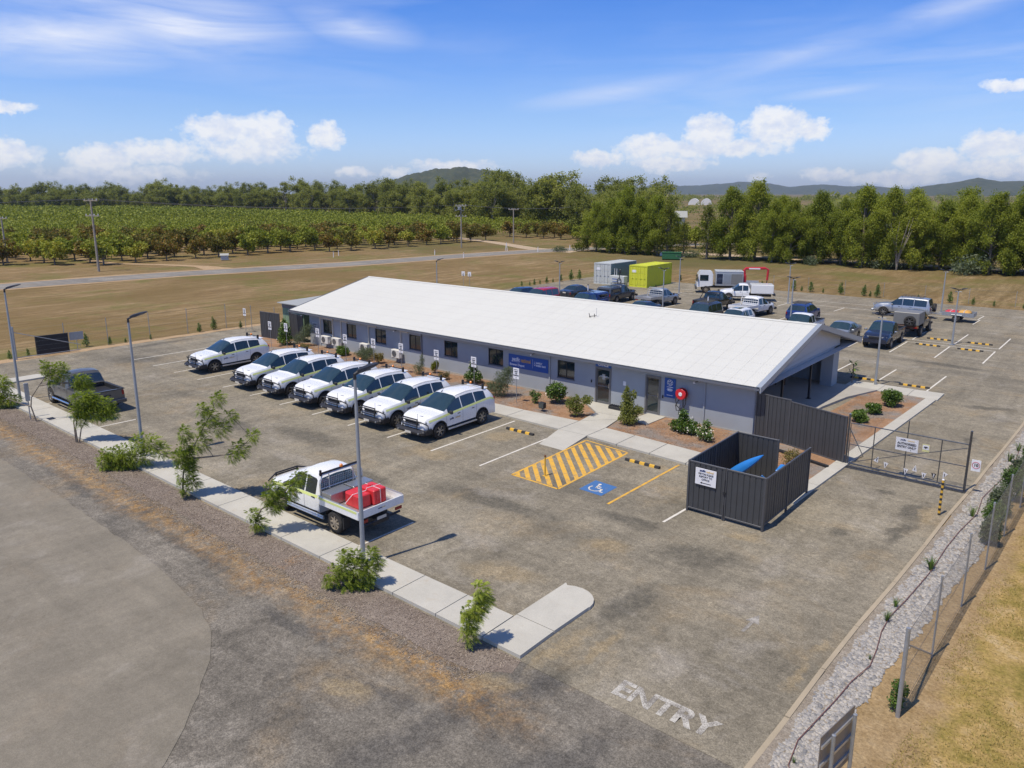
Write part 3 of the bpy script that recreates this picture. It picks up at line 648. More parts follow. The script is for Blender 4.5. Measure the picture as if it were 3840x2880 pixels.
# ---------------------------------------------------------------- painted markings
def line(b, x0, y0, x1, y1, w=.09, z=.026, mi=0):
    L = math.hypot(x1-x0, y1-y0); dx, dy = (x1-x0)/L*w/2, (y1-y0)/L*w/2
    b.add([(x0-dy, y0+dx, z), (x0+dy, y0-dx, z), (x1+dy, y1-dx, z), (x1-dy, y1+dx, z)], [(0, 1, 2, 3)], mi)
b = B()
for k in range(12):
    X = -19.82-2.868*k; line(b, X, 21.7, X+.0, 27.45 if k < 5 else 27.2)
line(b, -11.34, 21.69, -11.25, 23.2)
line(b, -37.4, 13.85, -37.33, 15.6); line(b, -43.9, 13.85, -43.85, 16.0); line(b, -17.92, 13.85, -17.88, 16.2, .07)
for X in (-13.95, -11.2, -8.38, -16.8, -19.6): 
    line(b, X+.0, 46.75 if X > -14.5 else 47.2, X+.12, 51.55)
line(b, -56, 62.05, -7.1, 62.2); line(b, -56, 63.25, -7.0, 63.3)
for k in range(17):
    X = -7.15-2.845*k
    line(b, X, 57.1, X+.03, 62.05); line(b, X+.1, 63.3, X+.18, 68.5)
line(b, -42, 80.3, -10.5, 80.2); line(b, -42, 77.2, -10.6, 77.1)
for X in (-10.4, -21.9, -27.3, -33): line(b, X, 74.1, X+.1, 77.1)
line(b, -10.5, 77.2, -10.4, 79.9)
struct('parking_lines', b, M['line'])
b = B()
# yellow hatched bay: outline plus diagonal bars clipped to the parallelogram
P0, P1, P2, P3 = Vector((-18.16, 21.8)), Vector((-15.86, 21.76)), Vector((-15.95, 26.95)), Vector((-18.3, 27.2))
for a, c in ((P0, P1), (P1, P2), (P3, P0)): line(b, a.x, a.y, c.x, c.y, .10, .026)
line(b, P3.x, P3.y+.05, P2.x, P2.y+.05, .08, .026)
def clip(pts, axis, val, keep):
    out = []
    for i in range(len(pts)):
        p, q = pts[i], pts[(i+1) % len(pts)]; pi = (p[axis]-val)*keep >= 0; qi = (q[axis]-val)*keep >= 0
        if pi: out.append(p)
        if pi != qi: t = (val-p[axis])/(q[axis]-p[axis]); out.append((p[0]+(q[0]-p[0])*t, p[1]+(q[1]-p[1])*t))
    return out
for k in range(-2, 17):
    y = 21.9+k*.55
    poly = [(-18.6, y+.0), (-15.5, y-3.22), (-15.5, y-3.22+.27), (-18.6, y+.27)]
    for ax_, v_, kp_ in ((0, -18.18, 1), (0, -15.93, -1), (1, 21.86, 1), (1, 26.95, -1)): poly = clip(poly, ax_, v_, kp_) if poly else poly
    if poly and len(poly) > 2: b.add([(x, yy_, .0255) for x, yy_ in poly], [tuple(range(len(poly)))])
line(b, -13.63, 21.77, -13.55, 27.06, .10)
struct('yellow_markings', b, M['yline'])
b = B(); b.add([(x, y, .0255) for x, y in [(-15.25, 22.28), (-14.22, 22.24), (-14.22, 23.36), (-15.25, 23.42)]], [(0, 1, 2, 3)])
struct('accessible_bay_marking', b, M['bluep'])
b = B(); cx0, cy0 = -14.78, 22.72       # wheelchair figure: wheel arc, body, head, leg
n = 16
arcp = [(cx0+.26*math.cos(t), cy0+.26*math.sin(t)) for t in [R(150)+i*R(225)/n for i in range(n+1)]]
for p, q in zip(arcp[:-1], arcp[1:]): line(b, p[0], p[1], q[0]+(q[0]-p[0])*.12, q[1]+(q[1]-p[1])*.12, .06, .029)
for p in [(-14.86, 23.06, -14.80, 22.76), (-14.82, 22.80, -14.56, 22.78), (-14.58, 22.80, -14.46, 22.50), (-14.48, 22.50, -14.36, 22.54), (-14.84, 22.95, -14.66, 22.92)]: line(b, *p, .06, .0305)
b.add([(-14.87+.07*math.cos(2*PI*k/12), 23.15+.07*math.sin(2*PI*k/12), .0292) for k in range(12)], [tuple(range(12))])
struct('wheelchair_symbol', b, M['line'])
b = B(); b.text('ENTRY', .80, frame((-6.68, 13.17, .027), (1, .02, 0), (0, 1, 0)), ext=0, off=.030, wscale=.96)
struct('entry_lettering', b, M['faint'])
b = B(); line(b, -6.56, 17.1, -6.53, 17.75, .09, .027); b.add([(-6.72, 17.68, .0272), (-6.34, 17.66, .0272), (-6.52, 18.12, .0272)], [(0, 1, 2)])
struct('arrow_marking', b, M['faint2'])

# ---------------------------------------------------------------- hills
def hill(name, az0, az1, dist, prof, depth, seed, seg=90):
    # ridge whose crest is at the given azimuths/heights; built as a real mound with depth
    rng = np.random.RandomState(seed); b = B(); n = seg; rows = 13; vs = []
    ax = [p[0] for p in prof]; hz_ = [p[1] for p in prof]
    ph = rng.rand(8)*6
    for i in range(n+1):
        a = az0+(az1-az0)*i/n; h = np.interp(-a, [-q for q in ax], hz_)
        h *= 1+.02*math.sin(a*3.1+ph[0])+.012*math.sin(a*8.7+ph[1])+.012*math.sin(a*23+ph[2])
        for j in range(rows):
            u = j/(rows-1)*2-1; prof_ = max(0., math.cos(u*PI/2))**1.3
            dd = dist+u*depth*.5*(1+.15*math.sin(a*2+j)); hh = h*prof_*(1+.10*math.sin(a*9+j*1.7+ph[3])*(1-prof_))
            vs.append((dd*math.cos(R(a)), dd*math.sin(R(a)), hh-2 if abs(u) > .99 else hh))
    b.add(vs, [(i*rows+j, i*rows+j+1, (i+1)*rows+j+1, (i+1)*rows+j) for i in range(n) for j in range(rows-1)])
    o = b.build(name, M['hill'], smooth=True, ang=180); o['kind'] = 'structure'; return o
def hh(el, d): return math.tan(R(el))*d+11
hill('wooded_hill', 141.5, 126.5, 2000, [(141.5, 0), (140.5, hh(.35, 2000)), (139.3, hh(.78, 2000)), (138.05, hh(1.10, 2000)), (136.86, hh(1.46, 2000)), (135.4, hh(1.72, 2000)), (133.8, hh(1.86, 2000)), (132.6, hh(1.80, 2000)), (131.3, hh(1.60, 2000)), (129.7, hh(1.08, 2000)), (128.2, hh(.35, 2000)), (127.3, hh(.05, 2000)), (126.5, 0)], 1100, 1)
hill('distant_range', 127.5, 100, 7000, [(127.5, 0), (126, hh(.2, 7000)), (123.6, hh(.30, 7000)), (122.8, hh(.55, 7000)), (121.6, hh(.30, 7000)), (120.2, hh(.42, 7000)), (118.8, hh(.86, 7000)), (117.6, hh(.5, 7000)), (116.2, hh(.55, 7000)), (114.6, hh(.66, 7000)), (113.4, hh(.78, 7000)), (111.8, hh(.72, 7000)), (110, hh(.42, 7000)), (108, hh(.6, 7000)), (106.4, hh(.45, 7000)), (105.0, hh(.5, 7000)), (103, hh(.28, 7000)), (101, hh(.12, 7000)), (100, 0)], 1500, 2, 160)
hill('far_green_hill', 104.5, 82, 4200, [(104.5, 0), (103, hh(.12, 4200)), (101.8, hh(.45, 4200)), (100.3, hh(.62, 4200)), (98.8, hh(.95, 4200)), (97.4, hh(.7, 4200)), (95, hh(.75, 4200)), (92, hh(.9, 4200)), (88, hh(.6, 4200)), (84, hh(.2, 4200)), (82, 0)], 1400, 3)
hill('distant_blue_hill', 158, 148, 7500, [(158, 0), (156.5, hh(.05, 7500)), (154.5, hh(.15, 7500)), (153.4, hh(.32, 7500)), (152.3, hh(.38, 7500)), (151.2, hh(.22, 7500)), (149.5, hh(.1, 7500)), (148, 0)], 1200, 4)

# ================================================================ THE OFFICE BUILDING
WX0, WX1, WY, WYR = -46.70, -12.75, 32.66, 44.95
EZ, RZ, RY = 2.46, 4.30, 39.85
RX0, RX1, EY, EYR = -48.45, -12.30, 32.16, 47.54
bld = empty('office_building', (-30, 38.5, 0))
tag(bld, 'long blue-grey single storey office with pale low pitched steel roof', 'building')
OB = Vector((-30, 38.5, 0))
def bpart(b, name, mats, smooth=False, ang=35, parent=None):
    me = b.mesh(name, mats, smooth, ang)
    par = parent or bld
    o = link(name, me, par); o.matrix_parent_inverse = Matrix.Identity(4)
    # vertices are in world coordinates: shift to the parent's frame
    wl = Vector((0, 0, 0)); q = par
    while q: wl += q.location; q = q.parent
    me.transform(Matrix.Translation(-wl)); return o
win = [(-45.09, -44.04), (-42.38, -41.30), (-39.30, -38.19), (-35.93, -34.84), (-32.72, -31.57), (-29.04, -27.88), (-23.95, -22.80)]
doors = [(-21.44, -20.46, 2.06), (-18.43, -17.56, 2.08)]
WZ0, WZ1 = 1.08, 2.06
# front wall built round the openings
xs = [WX0]+[v for a, c in win for v in (a, c)]
b = B(); ops = sorted([(a, c, WZ0, WZ1) for a, c in win]+[(a, c, .1, h) for a, c, h in doors])
x = WX0; T = .20
for a, c, z0, z1 in ops:
    b.box(x, a, WY, WY+T, 0, EZ); b.box(a, c, WY, WY+T, z1, EZ); b.box(a, c, WY, WY+T, 0, z0); x = c
b.box(x, WX1, WY, WY+T, 0, EZ)
b.box(WX0, WX0+T, WY+T, WYR, 0, EZ); b.box(WX0, -12.9, WYR, WYR+T, 0, EZ)
b.box(-16.6, -16.4, WY+T, WYR, 0, EZ)                      # back wall of the patio recess
b.box(-13.4, WX1, 43.95, WYR, 0, EZ)                        # rear pier
bpart(b, 'wall', M['wallm'])
b = B(); b.box(WX0-.02, -21.46, WY-.03, WY-.002, 0, .13); b.box(-20.44, -18.45, WY-.03, WY-.002, 0, .13); b.box(-17.54, WX1, WY-.03, WY-.002, 0, .13)
bpart(b, 'footing', M['slab'])
b = B(); b.box(WX0+.3, -16.7, WY+.35, WYR-.3, .1, .12); b.box(WX0+.3, -16.7, WY+.9, WY+1.0, .12, 2.3); bpart(b, 'interior', M['soffit'])
# gable infill at the right end, with rake following the roof
sl = (RZ-EZ)/(RY-EY)
def rz_(y): return EZ+(y-EY)*sl if y < RY else RZ-(y-RY)*sl
b = B(); b.prismx([(WY, 2.50), (WYR, 2.50), (WYR, rz_(WYR)-.10), (RY, RZ-.10), (WY, rz_(WY)-.10)], WX1-.18, WX1-.02)
bpart(b, 'gable_infill', M['gable'])
b = B(); b.prismx([(WY, 2.44), (WYR, 2.44), (WYR, rz_(WYR)-.10), (RY, RZ-.10), (WY, rz_(WY)-.10)], WX0+.02, WX0+.16); bpart(b, 'gable_infill', M['wallm'])
b = B(); b.box(WX1-.2, WX1, WY, WYR, 2.38, 2.50); bpart(b, 'beam', M['barge'])
b = B(); b.box(-16.4, WX1-.2, WY+T, WYR, 2.46, 2.50); bpart(b, 'patio_ceiling', M['soffit'])
for y in (36.35, 40.48):
    b = B(); b.box(-12.9, -12.8, y-.05, y+.05, .15, 2.38); b.box(-12.97, -12.73, y-.12, y+.12, .15, .165); bpart(b, 'patio_post', M['dark'])
# front eave soffit and rear verandah underside
b = B(); b.box(RX0, RX1, EY+.02, WY, EZ-.06, EZ-.035); bpart(b, 'eave_soffit', M['soffit'])
b = B()
b.add([(RX0, WYR, rz_(WYR)-.13), (RX1, WYR, rz_(WYR)-.13), (RX1, EYR, rz_(EYR)-.13), (RX0, EYR, rz_(EYR)-.13)], [(0, 1, 2, 3)])
bpart(b, 'verandah_lining', M['soffit'])
# patio slab
b = B(); b.prism([(-16.4, WY+T), (-12.9, WY+.02), (-12.0, 35.0), (-11.75, 39.4), (-11.35, 42.2), (-10.95, 43.4), (-10.5, 44.82), (-12.3, 44.95), (-16.4, 44.95)], 0, .15); bpart(b, 'patio_slab', M['slab'])
# roof: corrugated sheets, one object each
def sheetmesh(y0, z0, y1, z1, n=10, w=.762):
    b = B(); per = w/n; vs = []; fs = []; L = math.hypot(y1-y0, z1-z0); ny, nz_ = -(z1-z0)/L, (y1-y0)/L
    if nz_ < 0: ny, nz_ = -ny, -nz_
    seg = []
    for k in range(n):
        for t, h in ((0, 0), (.25, .011), (.5, .018), (.75, .011)): seg.append((k*per+t*per, h))
    seg.append((w, 0))
    for (x, h) in seg: vs += [(x, y0+ny*h, z0+nz_*h), (x, y1+ny*h, z1+nz_*h)]
    m = len(seg)
    for i in range(m-1): fs.append((2*i, 2*i+2, 2*i+3, 2*i+1) if y1 > y0 else (2*i, 2*i+1, 2*i+3, 2*i+2))
    b.add(vs, fs)
    b.add([(0, y0, z0-.005), (w, y0, z0-.005), (w, y1, z1-.005), (0, y1, z1-.005)], [(0, 3, 2, 1)])
    return b.mesh('roof_sheet', M['roof'], True, 60)
n_s = 47; cw = (RX1-RX0-.10)/n_s
smf = sheetmesh(EY-38.5, EZ+.03, RY-38.5, RZ+.03, w=cw-.003); smr = sheetmesh(EYR-38.5, EZ+.03, RY-38.5, RZ+.03, w=cw-.003)
for k in range(n_s):
    for me in (smf, smr):
        o = link('roof_sheet', me, bld, (RX0+.02+k*cw+30, 0, 0))
b = B(); b.prismx([(RY-.18, RZ+.015), (RY, RZ+.07), (RY+.18, RZ+.015), (RY, RZ+.045)], RX0, RX1-.05); bpart(b, 'ridge_cap', M['roof'])
b = B(); b.box(RX0+.05, RX1-.05, EY+.25, EYR-.25, EZ-.1, EZ-.09)
for s_ in (1,):
    b.prismx([(EY+.05, EZ-.02), (RY, RZ-.04), (EYR-.05, EZ-.02), (RY, RZ-.09), (EY+.05, EZ-.07)][:3]+[(EYR-.05, EZ-.07), (RY, RZ-.09), (EY+.05, EZ-.07)], RX0+.04, RX1-.04)
bpart(b, 'roof_deck', M['soffit'])
for y0, sg in ((EY, -1), (EYR, 1)):
    b = B(); b.box(RX0, RX1-.04, min(y0, y0+sg*.11), max(y0, y0+sg*.11), EZ-.10, EZ-.085); b.box(RX0, RX1-.04, *(sorted((y0+sg*.105, y0+sg*.115))), EZ-.10, EZ+.005); b.box(RX0, RX1-.04, *(sorted((y0, y0+sg*.01))), EZ-.10, EZ-.01)
    b.box(RX0-.01, RX0, *(sorted((y0, y0+sg*.115))), EZ-.10, EZ); b.box(RX1-.04, RX1-.03, *(sorted((y0, y0+sg*.115))), EZ-.10, EZ)
    bpart(b, 'gutter', M['gutter'])
for x0, x1 in ((RX1-.05, RX1+.02), (RX0-.02, RX0+.03)):
    b = B()
    for ya, za, yb, zb in ((EY-.06, EZ, RY, RZ), (RY, RZ, EYR+.06, EZ)):
        b.prismx([(ya, za-.20), (yb, zb-.20), (yb, zb+.075), (ya, za+.06)], x0, x1)
        if x1 > -20: b.prismx([(ya, za+.058), (yb, zb+.073), (yb, zb+.088), (ya, za+.073)], x0-.16, x1+.01)
    bpart(b, 'bargeboard', M['barge'] if x1 > -20 else M['gutter'])
b = B()
b.prismx([(EY-.03, EZ-.26), (RY, RZ-.26), (EYR+.03, EZ-.26), (EYR+.03, EZ-.21), (RY, RZ-.21), (EY-.03, EZ-.21)], RX1-.045, RX1-.01); bpart(b, 'fascia', M['gutter'])
# windows
for a, c in win:
    w_ = B(); fz = .045
    w_.box(a, c, WY+.05, WY+.11, WZ0, WZ0+fz); w_.box(a, c, WY+.05, WY+.11, WZ1-fz, WZ1); w_.box(a, a+fz, WY+.05, WY+.11, WZ0+fz, WZ1-fz); w_.box(c-fz, c, WY+.05, WY+.11, WZ0+fz, WZ1-fz)
    mx_ = (a+c)/2; w_.box(mx_-.02, mx_+.02, WY+.055, WY+.105, WZ0+fz, WZ1-fz)
    fo = bpart(w_, 'window', M['dark'])
    for s0, s1 in ((a+fz, mx_-.02), (mx_+.02, c-fz)):
        g_ = B(); g_.box(s0, s1, WY+.075, WY+.085, WZ0+fz, WZ1-fz); bpart(g_, 'pane', M['glass'], parent=fo)
    g_ = B(); g_.box(a-.03, c+.03, WY-.025, WY+.05, WZ0-.04, WZ0-.002); bpart(g_, 'sill', M['gutter'], parent=fo)
    if a > -30:
        g_ = B(); g_.box(mx_-.35*(c-a), mx_+.47*(c-a), WY+.13, WY+.14, WZ0+.06, WZ1-.05); bpart(g_, 'blind', M['canopyg'], parent=fo)
# doors
for di, (a, c, h) in enumerate(doors):
    d = B(); f_ = .085
    d.box(a, a+f_, WY-.03, WY+.12, .10, h); d.box(c-f_, c, WY-.03, WY+.12, .10, h); d.box(a+f_, c-f_, WY-.03, WY+.12, h-f_, h)
    d.box(a+f_, c-f_, WY+.02, WY+.07, .10, .22); d.box(a+f_, a+f_+.05, WY+.02, WY+.07, .22, h-f_); d.box(c-f_-.05, c-f_, WY+.02, WY+.07, .22, h-f_)
    d.box(a+f_+.05, c-f_-.05, WY+.02, WY+.07, h-f_-.05, h-f_); d.box(a+f_+.05, c-f_-.05, WY+.025, WY+.065, 1.02, 1.07)
    do = bpart(d, 'door', M['frame'])
    g_ = B(); g_.box(a+f_+.05, c-f_-.05, WY+.04, WY+.05, 1.07, h-f_-.05); bpart(g_, 'pane', M['glass'], parent=do)
    g_ = B(); g_.box(a+f_+.05, c-f_-.05, WY+.04, WY+.05, .22, 1.02); bpart(g_, 'pane', M['glass'], parent=do)
    g_ = B(); g_.tube([(c-f_-.03, WY-.03, 1.0), (c-f_-.03, WY-.03, 1.25)], .014, 6); g_.tube([(c-f_-.03, WY-.03, 1.02), (c-f_-.03, WY+.02, 1.02)], .01, 5); g_.tube([(c-f_-.03, WY-.03, 1.23), (c-f_-.03, WY+.02, 1.23)], .01, 5)
    bpart(g_, 'handle', M['chrome'], parent=do)
    if di == 0:
        g_ = B(); g_.box((a+c)/2-.09, (a+c)/2+.09, WY+.034, WY+.037, 1.40, 1.70)
        bpart(g_, 'door_notice', M['silver'], parent=do)
        g_ = B(); g_.box(a+.2, c-.16, WY+.030, WY+.0335, 1.535, 1.55); g_.box(a+.28, c-.26, WY+.030, WY+.0335, 1.585, 1.60); bpart(g_, 'notice_lettering', M['inkw'], parent=do)
# control joints / downpipes
for x in (-34.72, -24.46, -15.19, -45.4):
    g_ = B(); g_.box(x-.035, x+.035, WY-.06, WY-.005, .14, EZ-.10); bpart(g_, 'downpipe', M['wallm'] if x != -34.72 else M['gutter'])
# cream conduits framing the first windows
for x0, x1, z0 in [(-45.35, -43.95, 1.0), (-42.95, -42.2, 1.0), (-39.95, -39.1, .95), (-36.7, -36.0, .95)]:
    g_ = B(); g_.box(x0-.04, x0+.04, WY-.07, WY-.004, z0 if x0 != -45.35 else 1.05, 2.20); g_.box(x0+.04, x1-.0, WY-.065, WY-.004, 2.12, 2.20)
    if x0 == -45.35: g_.box(x1, x1+.08, WY-.07, WY-.004, .9, 2.2)
    bpart(g_, 'conduit', M['cream'])
for x in (-47.2, -37.0, -25.5, -15.55):
    g_ = B(); g_.tube([(x, WY-.02, 2.22), (x, WY-.18, 2.20), (x-.06, WY-.24, 2.17)], .02, 6); fl = bpart(g_, 'floodlight', M['dark'])
    g_ = B(); g_.lathe([(.0, -.05), (.05, -.035), (.055, .03), (.03, .05), (0, .055)], 10, c=(x-.1, WY-.27, 2.15)); bpart(g_, 'lamp_head', M['sgn'], parent=fl, smooth=True)
g_ = B(); g_.box(-19.72, -19.56, WY-.02, WY-.003, 1.30, 1.52); g_.box(-19.70, -19.58, WY-.025, WY-.02, 1.32, 1.40); bpart(g_, 'wall_vent', M['sgn'])
for x, z in ((-21.68, 1.22), (-17.42, 1.10)):
    g_ = B(); g_.box(x-.03, x+.03, WY-.04, WY-.003, z-.07, z+.07); bpart(g_, 'keypad', M['plastic'])
# roof antenna
an = empty('roof_antenna', (-24.74, 37.4, rz_(37.4)+.04)); tag(an, 'small antenna with whip and yagi arm standing on the pale roof', 'antenna')
g_ = B(); g_.tube([(0, 0, 0), (0, 0, .18), (.0, 0, .2)], .02, 6); g_.tube([(-.25, -.08, .03), (.12, .05, .10)], .018, 6); g_.build('bracket', M['dark'], an)
g_ = B(); g_.tube([(.12, .05, .08), (.12, .05, .55)], .010, 5); g_.build('whip', M['galv'], an)
g_ = B(); g_.tube([(-.25, -.1, -.02), (-.31, -.12, .22)], .02, 6); g_.tube([(-.33, -.02, 0), (-.2, -.16, .04)], .03, 6); g_.build('aerial_arm', M['dark'], an)

# ---------------------------------------------------------------- signs on the wall
def sign_board(name, label, x0, x1, z0, z1, mat, cat='sign', y=WY-.03, th=.02):
    e = empty(name, ((x0+x1)/2, y, (z0+z1)/2)); tag(e, label, cat)
    b = B(); b.bbox((x0-x1)/2, (x1-x0)/2, 0, th, (z0-z1)/2, (z1-z0)/2, .004); b.build('panel', mat, e); return e
Xf, Zf = (1, 0, 0), (0, 0, 1)
e = sign_board('company_sign', 'long blue company sign with white and orange lettering between two windows', -27.44, -24.57, 1.17, 1.94, M['sgnb'])
b = B(); b.text('pacific', .31, frame((-.88, -.004, .12), Xf, Zf), off=.006, wscale=.74); b.text('Bowen Depot', .19, frame((-.80, -.004, -.20), Xf, Zf), off=.004)
b.text('SAFELY', .135, frame((.80, -.004, .10), Xf, Zf), off=.004); b.text('EVERY DAY', .135, frame((.93, -.004, -.05), Xf, Zf), off=.004)
b.box(.33, .34, -.004, 0, -.24, .28); b.box(-1.25, -.62, -.004, 0, -.03, -.015)
b.tube([(.49+.05*math.cos(t), -.003, 0.01+.06*math.sin(t)) for t in [i*PI/5 for i in range(11)]], .011, 4); b.lathe([(.0, -.003), (.022, -.003), (.022, 0), (0, 0)], 8, 'y', (.49, 0, .14))
b.prismy([(.46, -.04), (.52, -.04), (.49, -.10)], -.004, 0)
b.build('lettering', M['inkw'], e)
b = B(); b.text('national', .31, frame((-.16, -.004, .10), Xf, Zf), off=.006, wscale=.74); b.build('orange_lettering', M['inko'], e)
e = sign_board('office_sign', 'blue office sign above the left glazed door', -21.44, -20.46, 2.08, 2.30, M['sgnb'])
b = B(); b.text('OFFICE', .20, frame((0, -.004, 0), Xf, Zf), off=.006); b.build('lettering', M['inkw'], e)
e = sign_board('blue_poster', 'upright blue poster with round white emblem right of the second door', -17.34, -16.74, 1.11, 2.10, M['sgnb'])
b = B()
b.tube([(.15*math.cos(t), -.003, .27+.15*math.sin(t)) for t in [i*PI/10 for i in range(21)]], .012, 4)
for k in range(6): a_ = k*PI/3; b.tube([(.05*math.cos(a_), -.003, .27+.05*math.sin(a_)), (.13*math.cos(a_+.5), -.003, .27+.13*math.sin(a_+.5))], .022, 4)
b.box(-.17, .17, -.004, 0, .03, .06); b.tube([(.15*math.cos(t), -.003, -.09+.06*math.sin(t)) for t in [i*PI/8 for i in range(17)]], .012, 4); b.box(-.1, .1, -.004, 0, -.12, -.06)
b.box(-.16, .16, -.004, 0, -.38, -.355); b.build('emblem', M['inkw'], e)
e = sign_board('wall_notice', 'pale notice board at the left end of the blue-grey wall', -46.35, -45.7, 1.15, 1.75, M['housew'], 'notice')
b = B(); b.box(-.2, .2, -.004, 0, .1, .2); b.box(-.2, .1, -.004, 0, -.05, .0); b.build('lettering', M['gutter'], e)

# hose reel
hr = empty('hose_reel', (-16.3, WY, 1.48)); tag(hr, 'red fire hose reel with black hose hanging on the wall', 'hose reel')
b = B(); b.lathe([(.0, -.36), (.25, -.36), (.28, -.33), (.28, -.31), (.12, -.30), (.12, -.16), (.28, -.15), (.28, -.12), (0, -.12)], 24, 'y'); b.build('reel', M['hose'], hr, True)
b = B(); b.lathe([(.0, -.375), (.09, -.375), (.10, -.355), (.0, -.35)], 16, 'y'); b.build('hub_label', M['sgn'], hr, True)
b = B(); b.lathe([(.14, -.30), (.245, -.30), (.245, -.17), (.14, -.17)], 20, 'y'); b.build('coiled_hose', M['rubber'], hr, True)
b = B(); b.tube([(-.24, -.25, -.1), (-.28, -.27, -.35), (-.2, -.28, -.62), (-.02, -.28, -.75), (.12, -.27, -.72), (.24, -.26, -.5), (.26, -.25, -.15)], .022, 6); b.tube([(-.1, -.26, -.3), (-.26, -.28, -.6), (-.2, -.3, -.86), (-.05, -.3, -.84), (.05, -.28, -.68)], .022, 6); b.build('hose_loop', M['rubber'], hr, True)
b = B(); b.box(-.05, .05, -.14, 0, -.12, .12); b.tube([(.03, -.1, -.1), (.05, -.1, -1.1), (.05, -.1, -1.4)], .02, 6); b.build('supply_pipe', M['dark'], hr)

# air conditioners
ac0 = None
def make_ac():
    e = empty('air_conditioner', (0, 0, 0))
    b = B(); b.bbox(-.40, .40, -.15, .15, 0, .54, .02); b.build('casing', M['acw'], e)
    b = B()
    for k in range(7): r = .05+.028*k; b.tube([(-.10+r*math.cos(t), -.156, .27+r*math.sin(t)) for t in [i*PI/8 for i in range(17)]], .004, 3, cap=False)
    for k in range(8): a_ = k*PI/4; b.tube([(-.10+.03*math.cos(a_), -.157, .27+.03*math.sin(a_)), (-.10+.23*math.cos(a_), -.157, .27+.23*math.sin(a_))], .004, 3)
    b.build('fan_grille', M['canopyg'], e)
    b = B(); b.lathe([(0, -.152), (.20, -.152), (.20, -.151), (0, -.151)], 20, 'y', (-.10, 0, .27)); b.build('fan_recess', M['frame'], e)
    b = B(); b.box(.40, .47, -.05, .06, .06, .24); b.build('valve_cover', M['acw'], e)
    for x in (-.28, .28):
        b = B(); b.box(x-.02, x+.02, -.14, .26, -.05, -.005); b.box(x-.02, x+.02, .24, .27, -.3, .0); b.build('bracket', M['galv'], e)
    return e
acs = [(-44.45, 'left end of the wall, under the first window'), (-43.2, 'second from the left end of the wall'), (-40.1, 'between the second and third windows'), (-36.85, 'below the left side of the fourth window')]
for i, (x, t_) in enumerate(acs):
    if i == 0: ac0 = make_ac(); e = ac0
    else: e = copy_tree(ac0)
    e.location = (x, WY-.28, .42); tag(e, 'white air conditioner unit '+t_, 'air conditioner', 'air conditioners along the front wall')
# door mat box / boot scraper by the office door, planter box, black flood box in bed
e = empty('boot_scraper', (-19.75, 32.2, .06)); tag(e, 'dark boot scraper crate on the ground right of the office door', 'boot scraper')
b = B(); b.bbox(-.45, .45, -.18, .18, 0, .20, .01); b.build('base', M['plastic'], e)
b = B()
for k in range(7): b.box(-.42+k*.125, -.36+k*.125, -.16, .16, .20, .235)
b.build('bristles', M['dark'], e)
e = empty('uplight', (-22.6, 29.55, .06)); tag(e, 'black box uplight on a stake in the mulch bed', 'garden light')
b = B(); b.bbox(-.17, .17, -.12, .12, .18, .48, .02); b.build('housing', M['plastic'], e)
b = B(); b.box(-.14, .14, -.125, -.12, .21, .45); b.build('lens', M['glass'], e)
b = B(); b.tube([(0, 0, 0), (0, 0, .2)], .02, 6); b.box(-.12, .12, -.02, .02, .14, .18); b.build('stake', M['dark'], e)
# patio furniture seen in the shade
e = empty('patio_chair', (-15.2, 42.6, .15), .4); tag(e, 'brown wooden chair against the patio back wall', 'chair')
b = B(); b.box(-.28, .28, -.25, .25, .40, .46); b.build('seat', M['brown'], e)
b = B(); b.box(-.28, .28, .20, .26, .46, 1.02); b.build('backrest', M['brown'], e)
for x in (-.25, .25):
    for y in (-.22, .22): b = B(); b.box(x-.025, x+.025, y-.025, y+.025, 0, .40); b.build('leg', M['brown'], e)
e = empty('patio_table', (-14.2, 36.6, .15), .1); tag(e, 'low dark table near the front patio post', 'table')
b = B(); b.box(-.7, .7, -.4, .4, .42, .46); b.build('tabletop', M['dark'], e)
for x in (-.62, .62):
    for y in (-.34, .34): b = B(); b.box(x-.025, x+.025, y-.025, y+.025, 0, .42); b.build('leg', M['dark'], e)
e = empty('patio_barbecue', (-15.7, 34.8, .15)); tag(e, 'dark covered barbecue in the shaded front corner of the patio', 'barbecue')
b = B(); b.bbox(-.35, .35, -.6, .6, .75, 1.0, .04); b.build('lid', M['black'], e)
b = B(); b.bbox(-.3, .3, -.5, .5, .1, .75, .02); b.box(-.28, .28, -.85, -.5, .70, .74); b.box(-.28, .28, .5, .85, .70, .74); b.build('cart', M['dark'], e)

# rear shed with pale green wall
e = empty('rear_shed', (-50.5, 36.5, 0)); tag(e, 'pale green corrugated shed with flat grey roof behind the left end', 'shed')
b = B()
x = -1.65
while x < 1.1:
    b.box(x, x+.12, -2.5, -2.45, 0, 2.1); b.box(x+.12, x+.2, -2.48, -2.45, 0, 2.1); x += .2
b.box(-1.65, 1.1, -2.45, 3.6, 0, 2.1); b.build('wall', M['green'], e)
b = B(); b.box(-1.66, 1.12, -2.52, -2.5, 2.1, 2.46); b.box(-1.68, -1.66, -2.52, 3.6, 2.1, 2.46); b.build('fascia', M['gutter'], e)
b = B(); b.prismx([(-2.9, 2.5), (3.8, 2.64), (3.8, 2.70), (-2.9, 2.56)], -1.75, 1.25); b.build('roof', M['shedroof'], e)

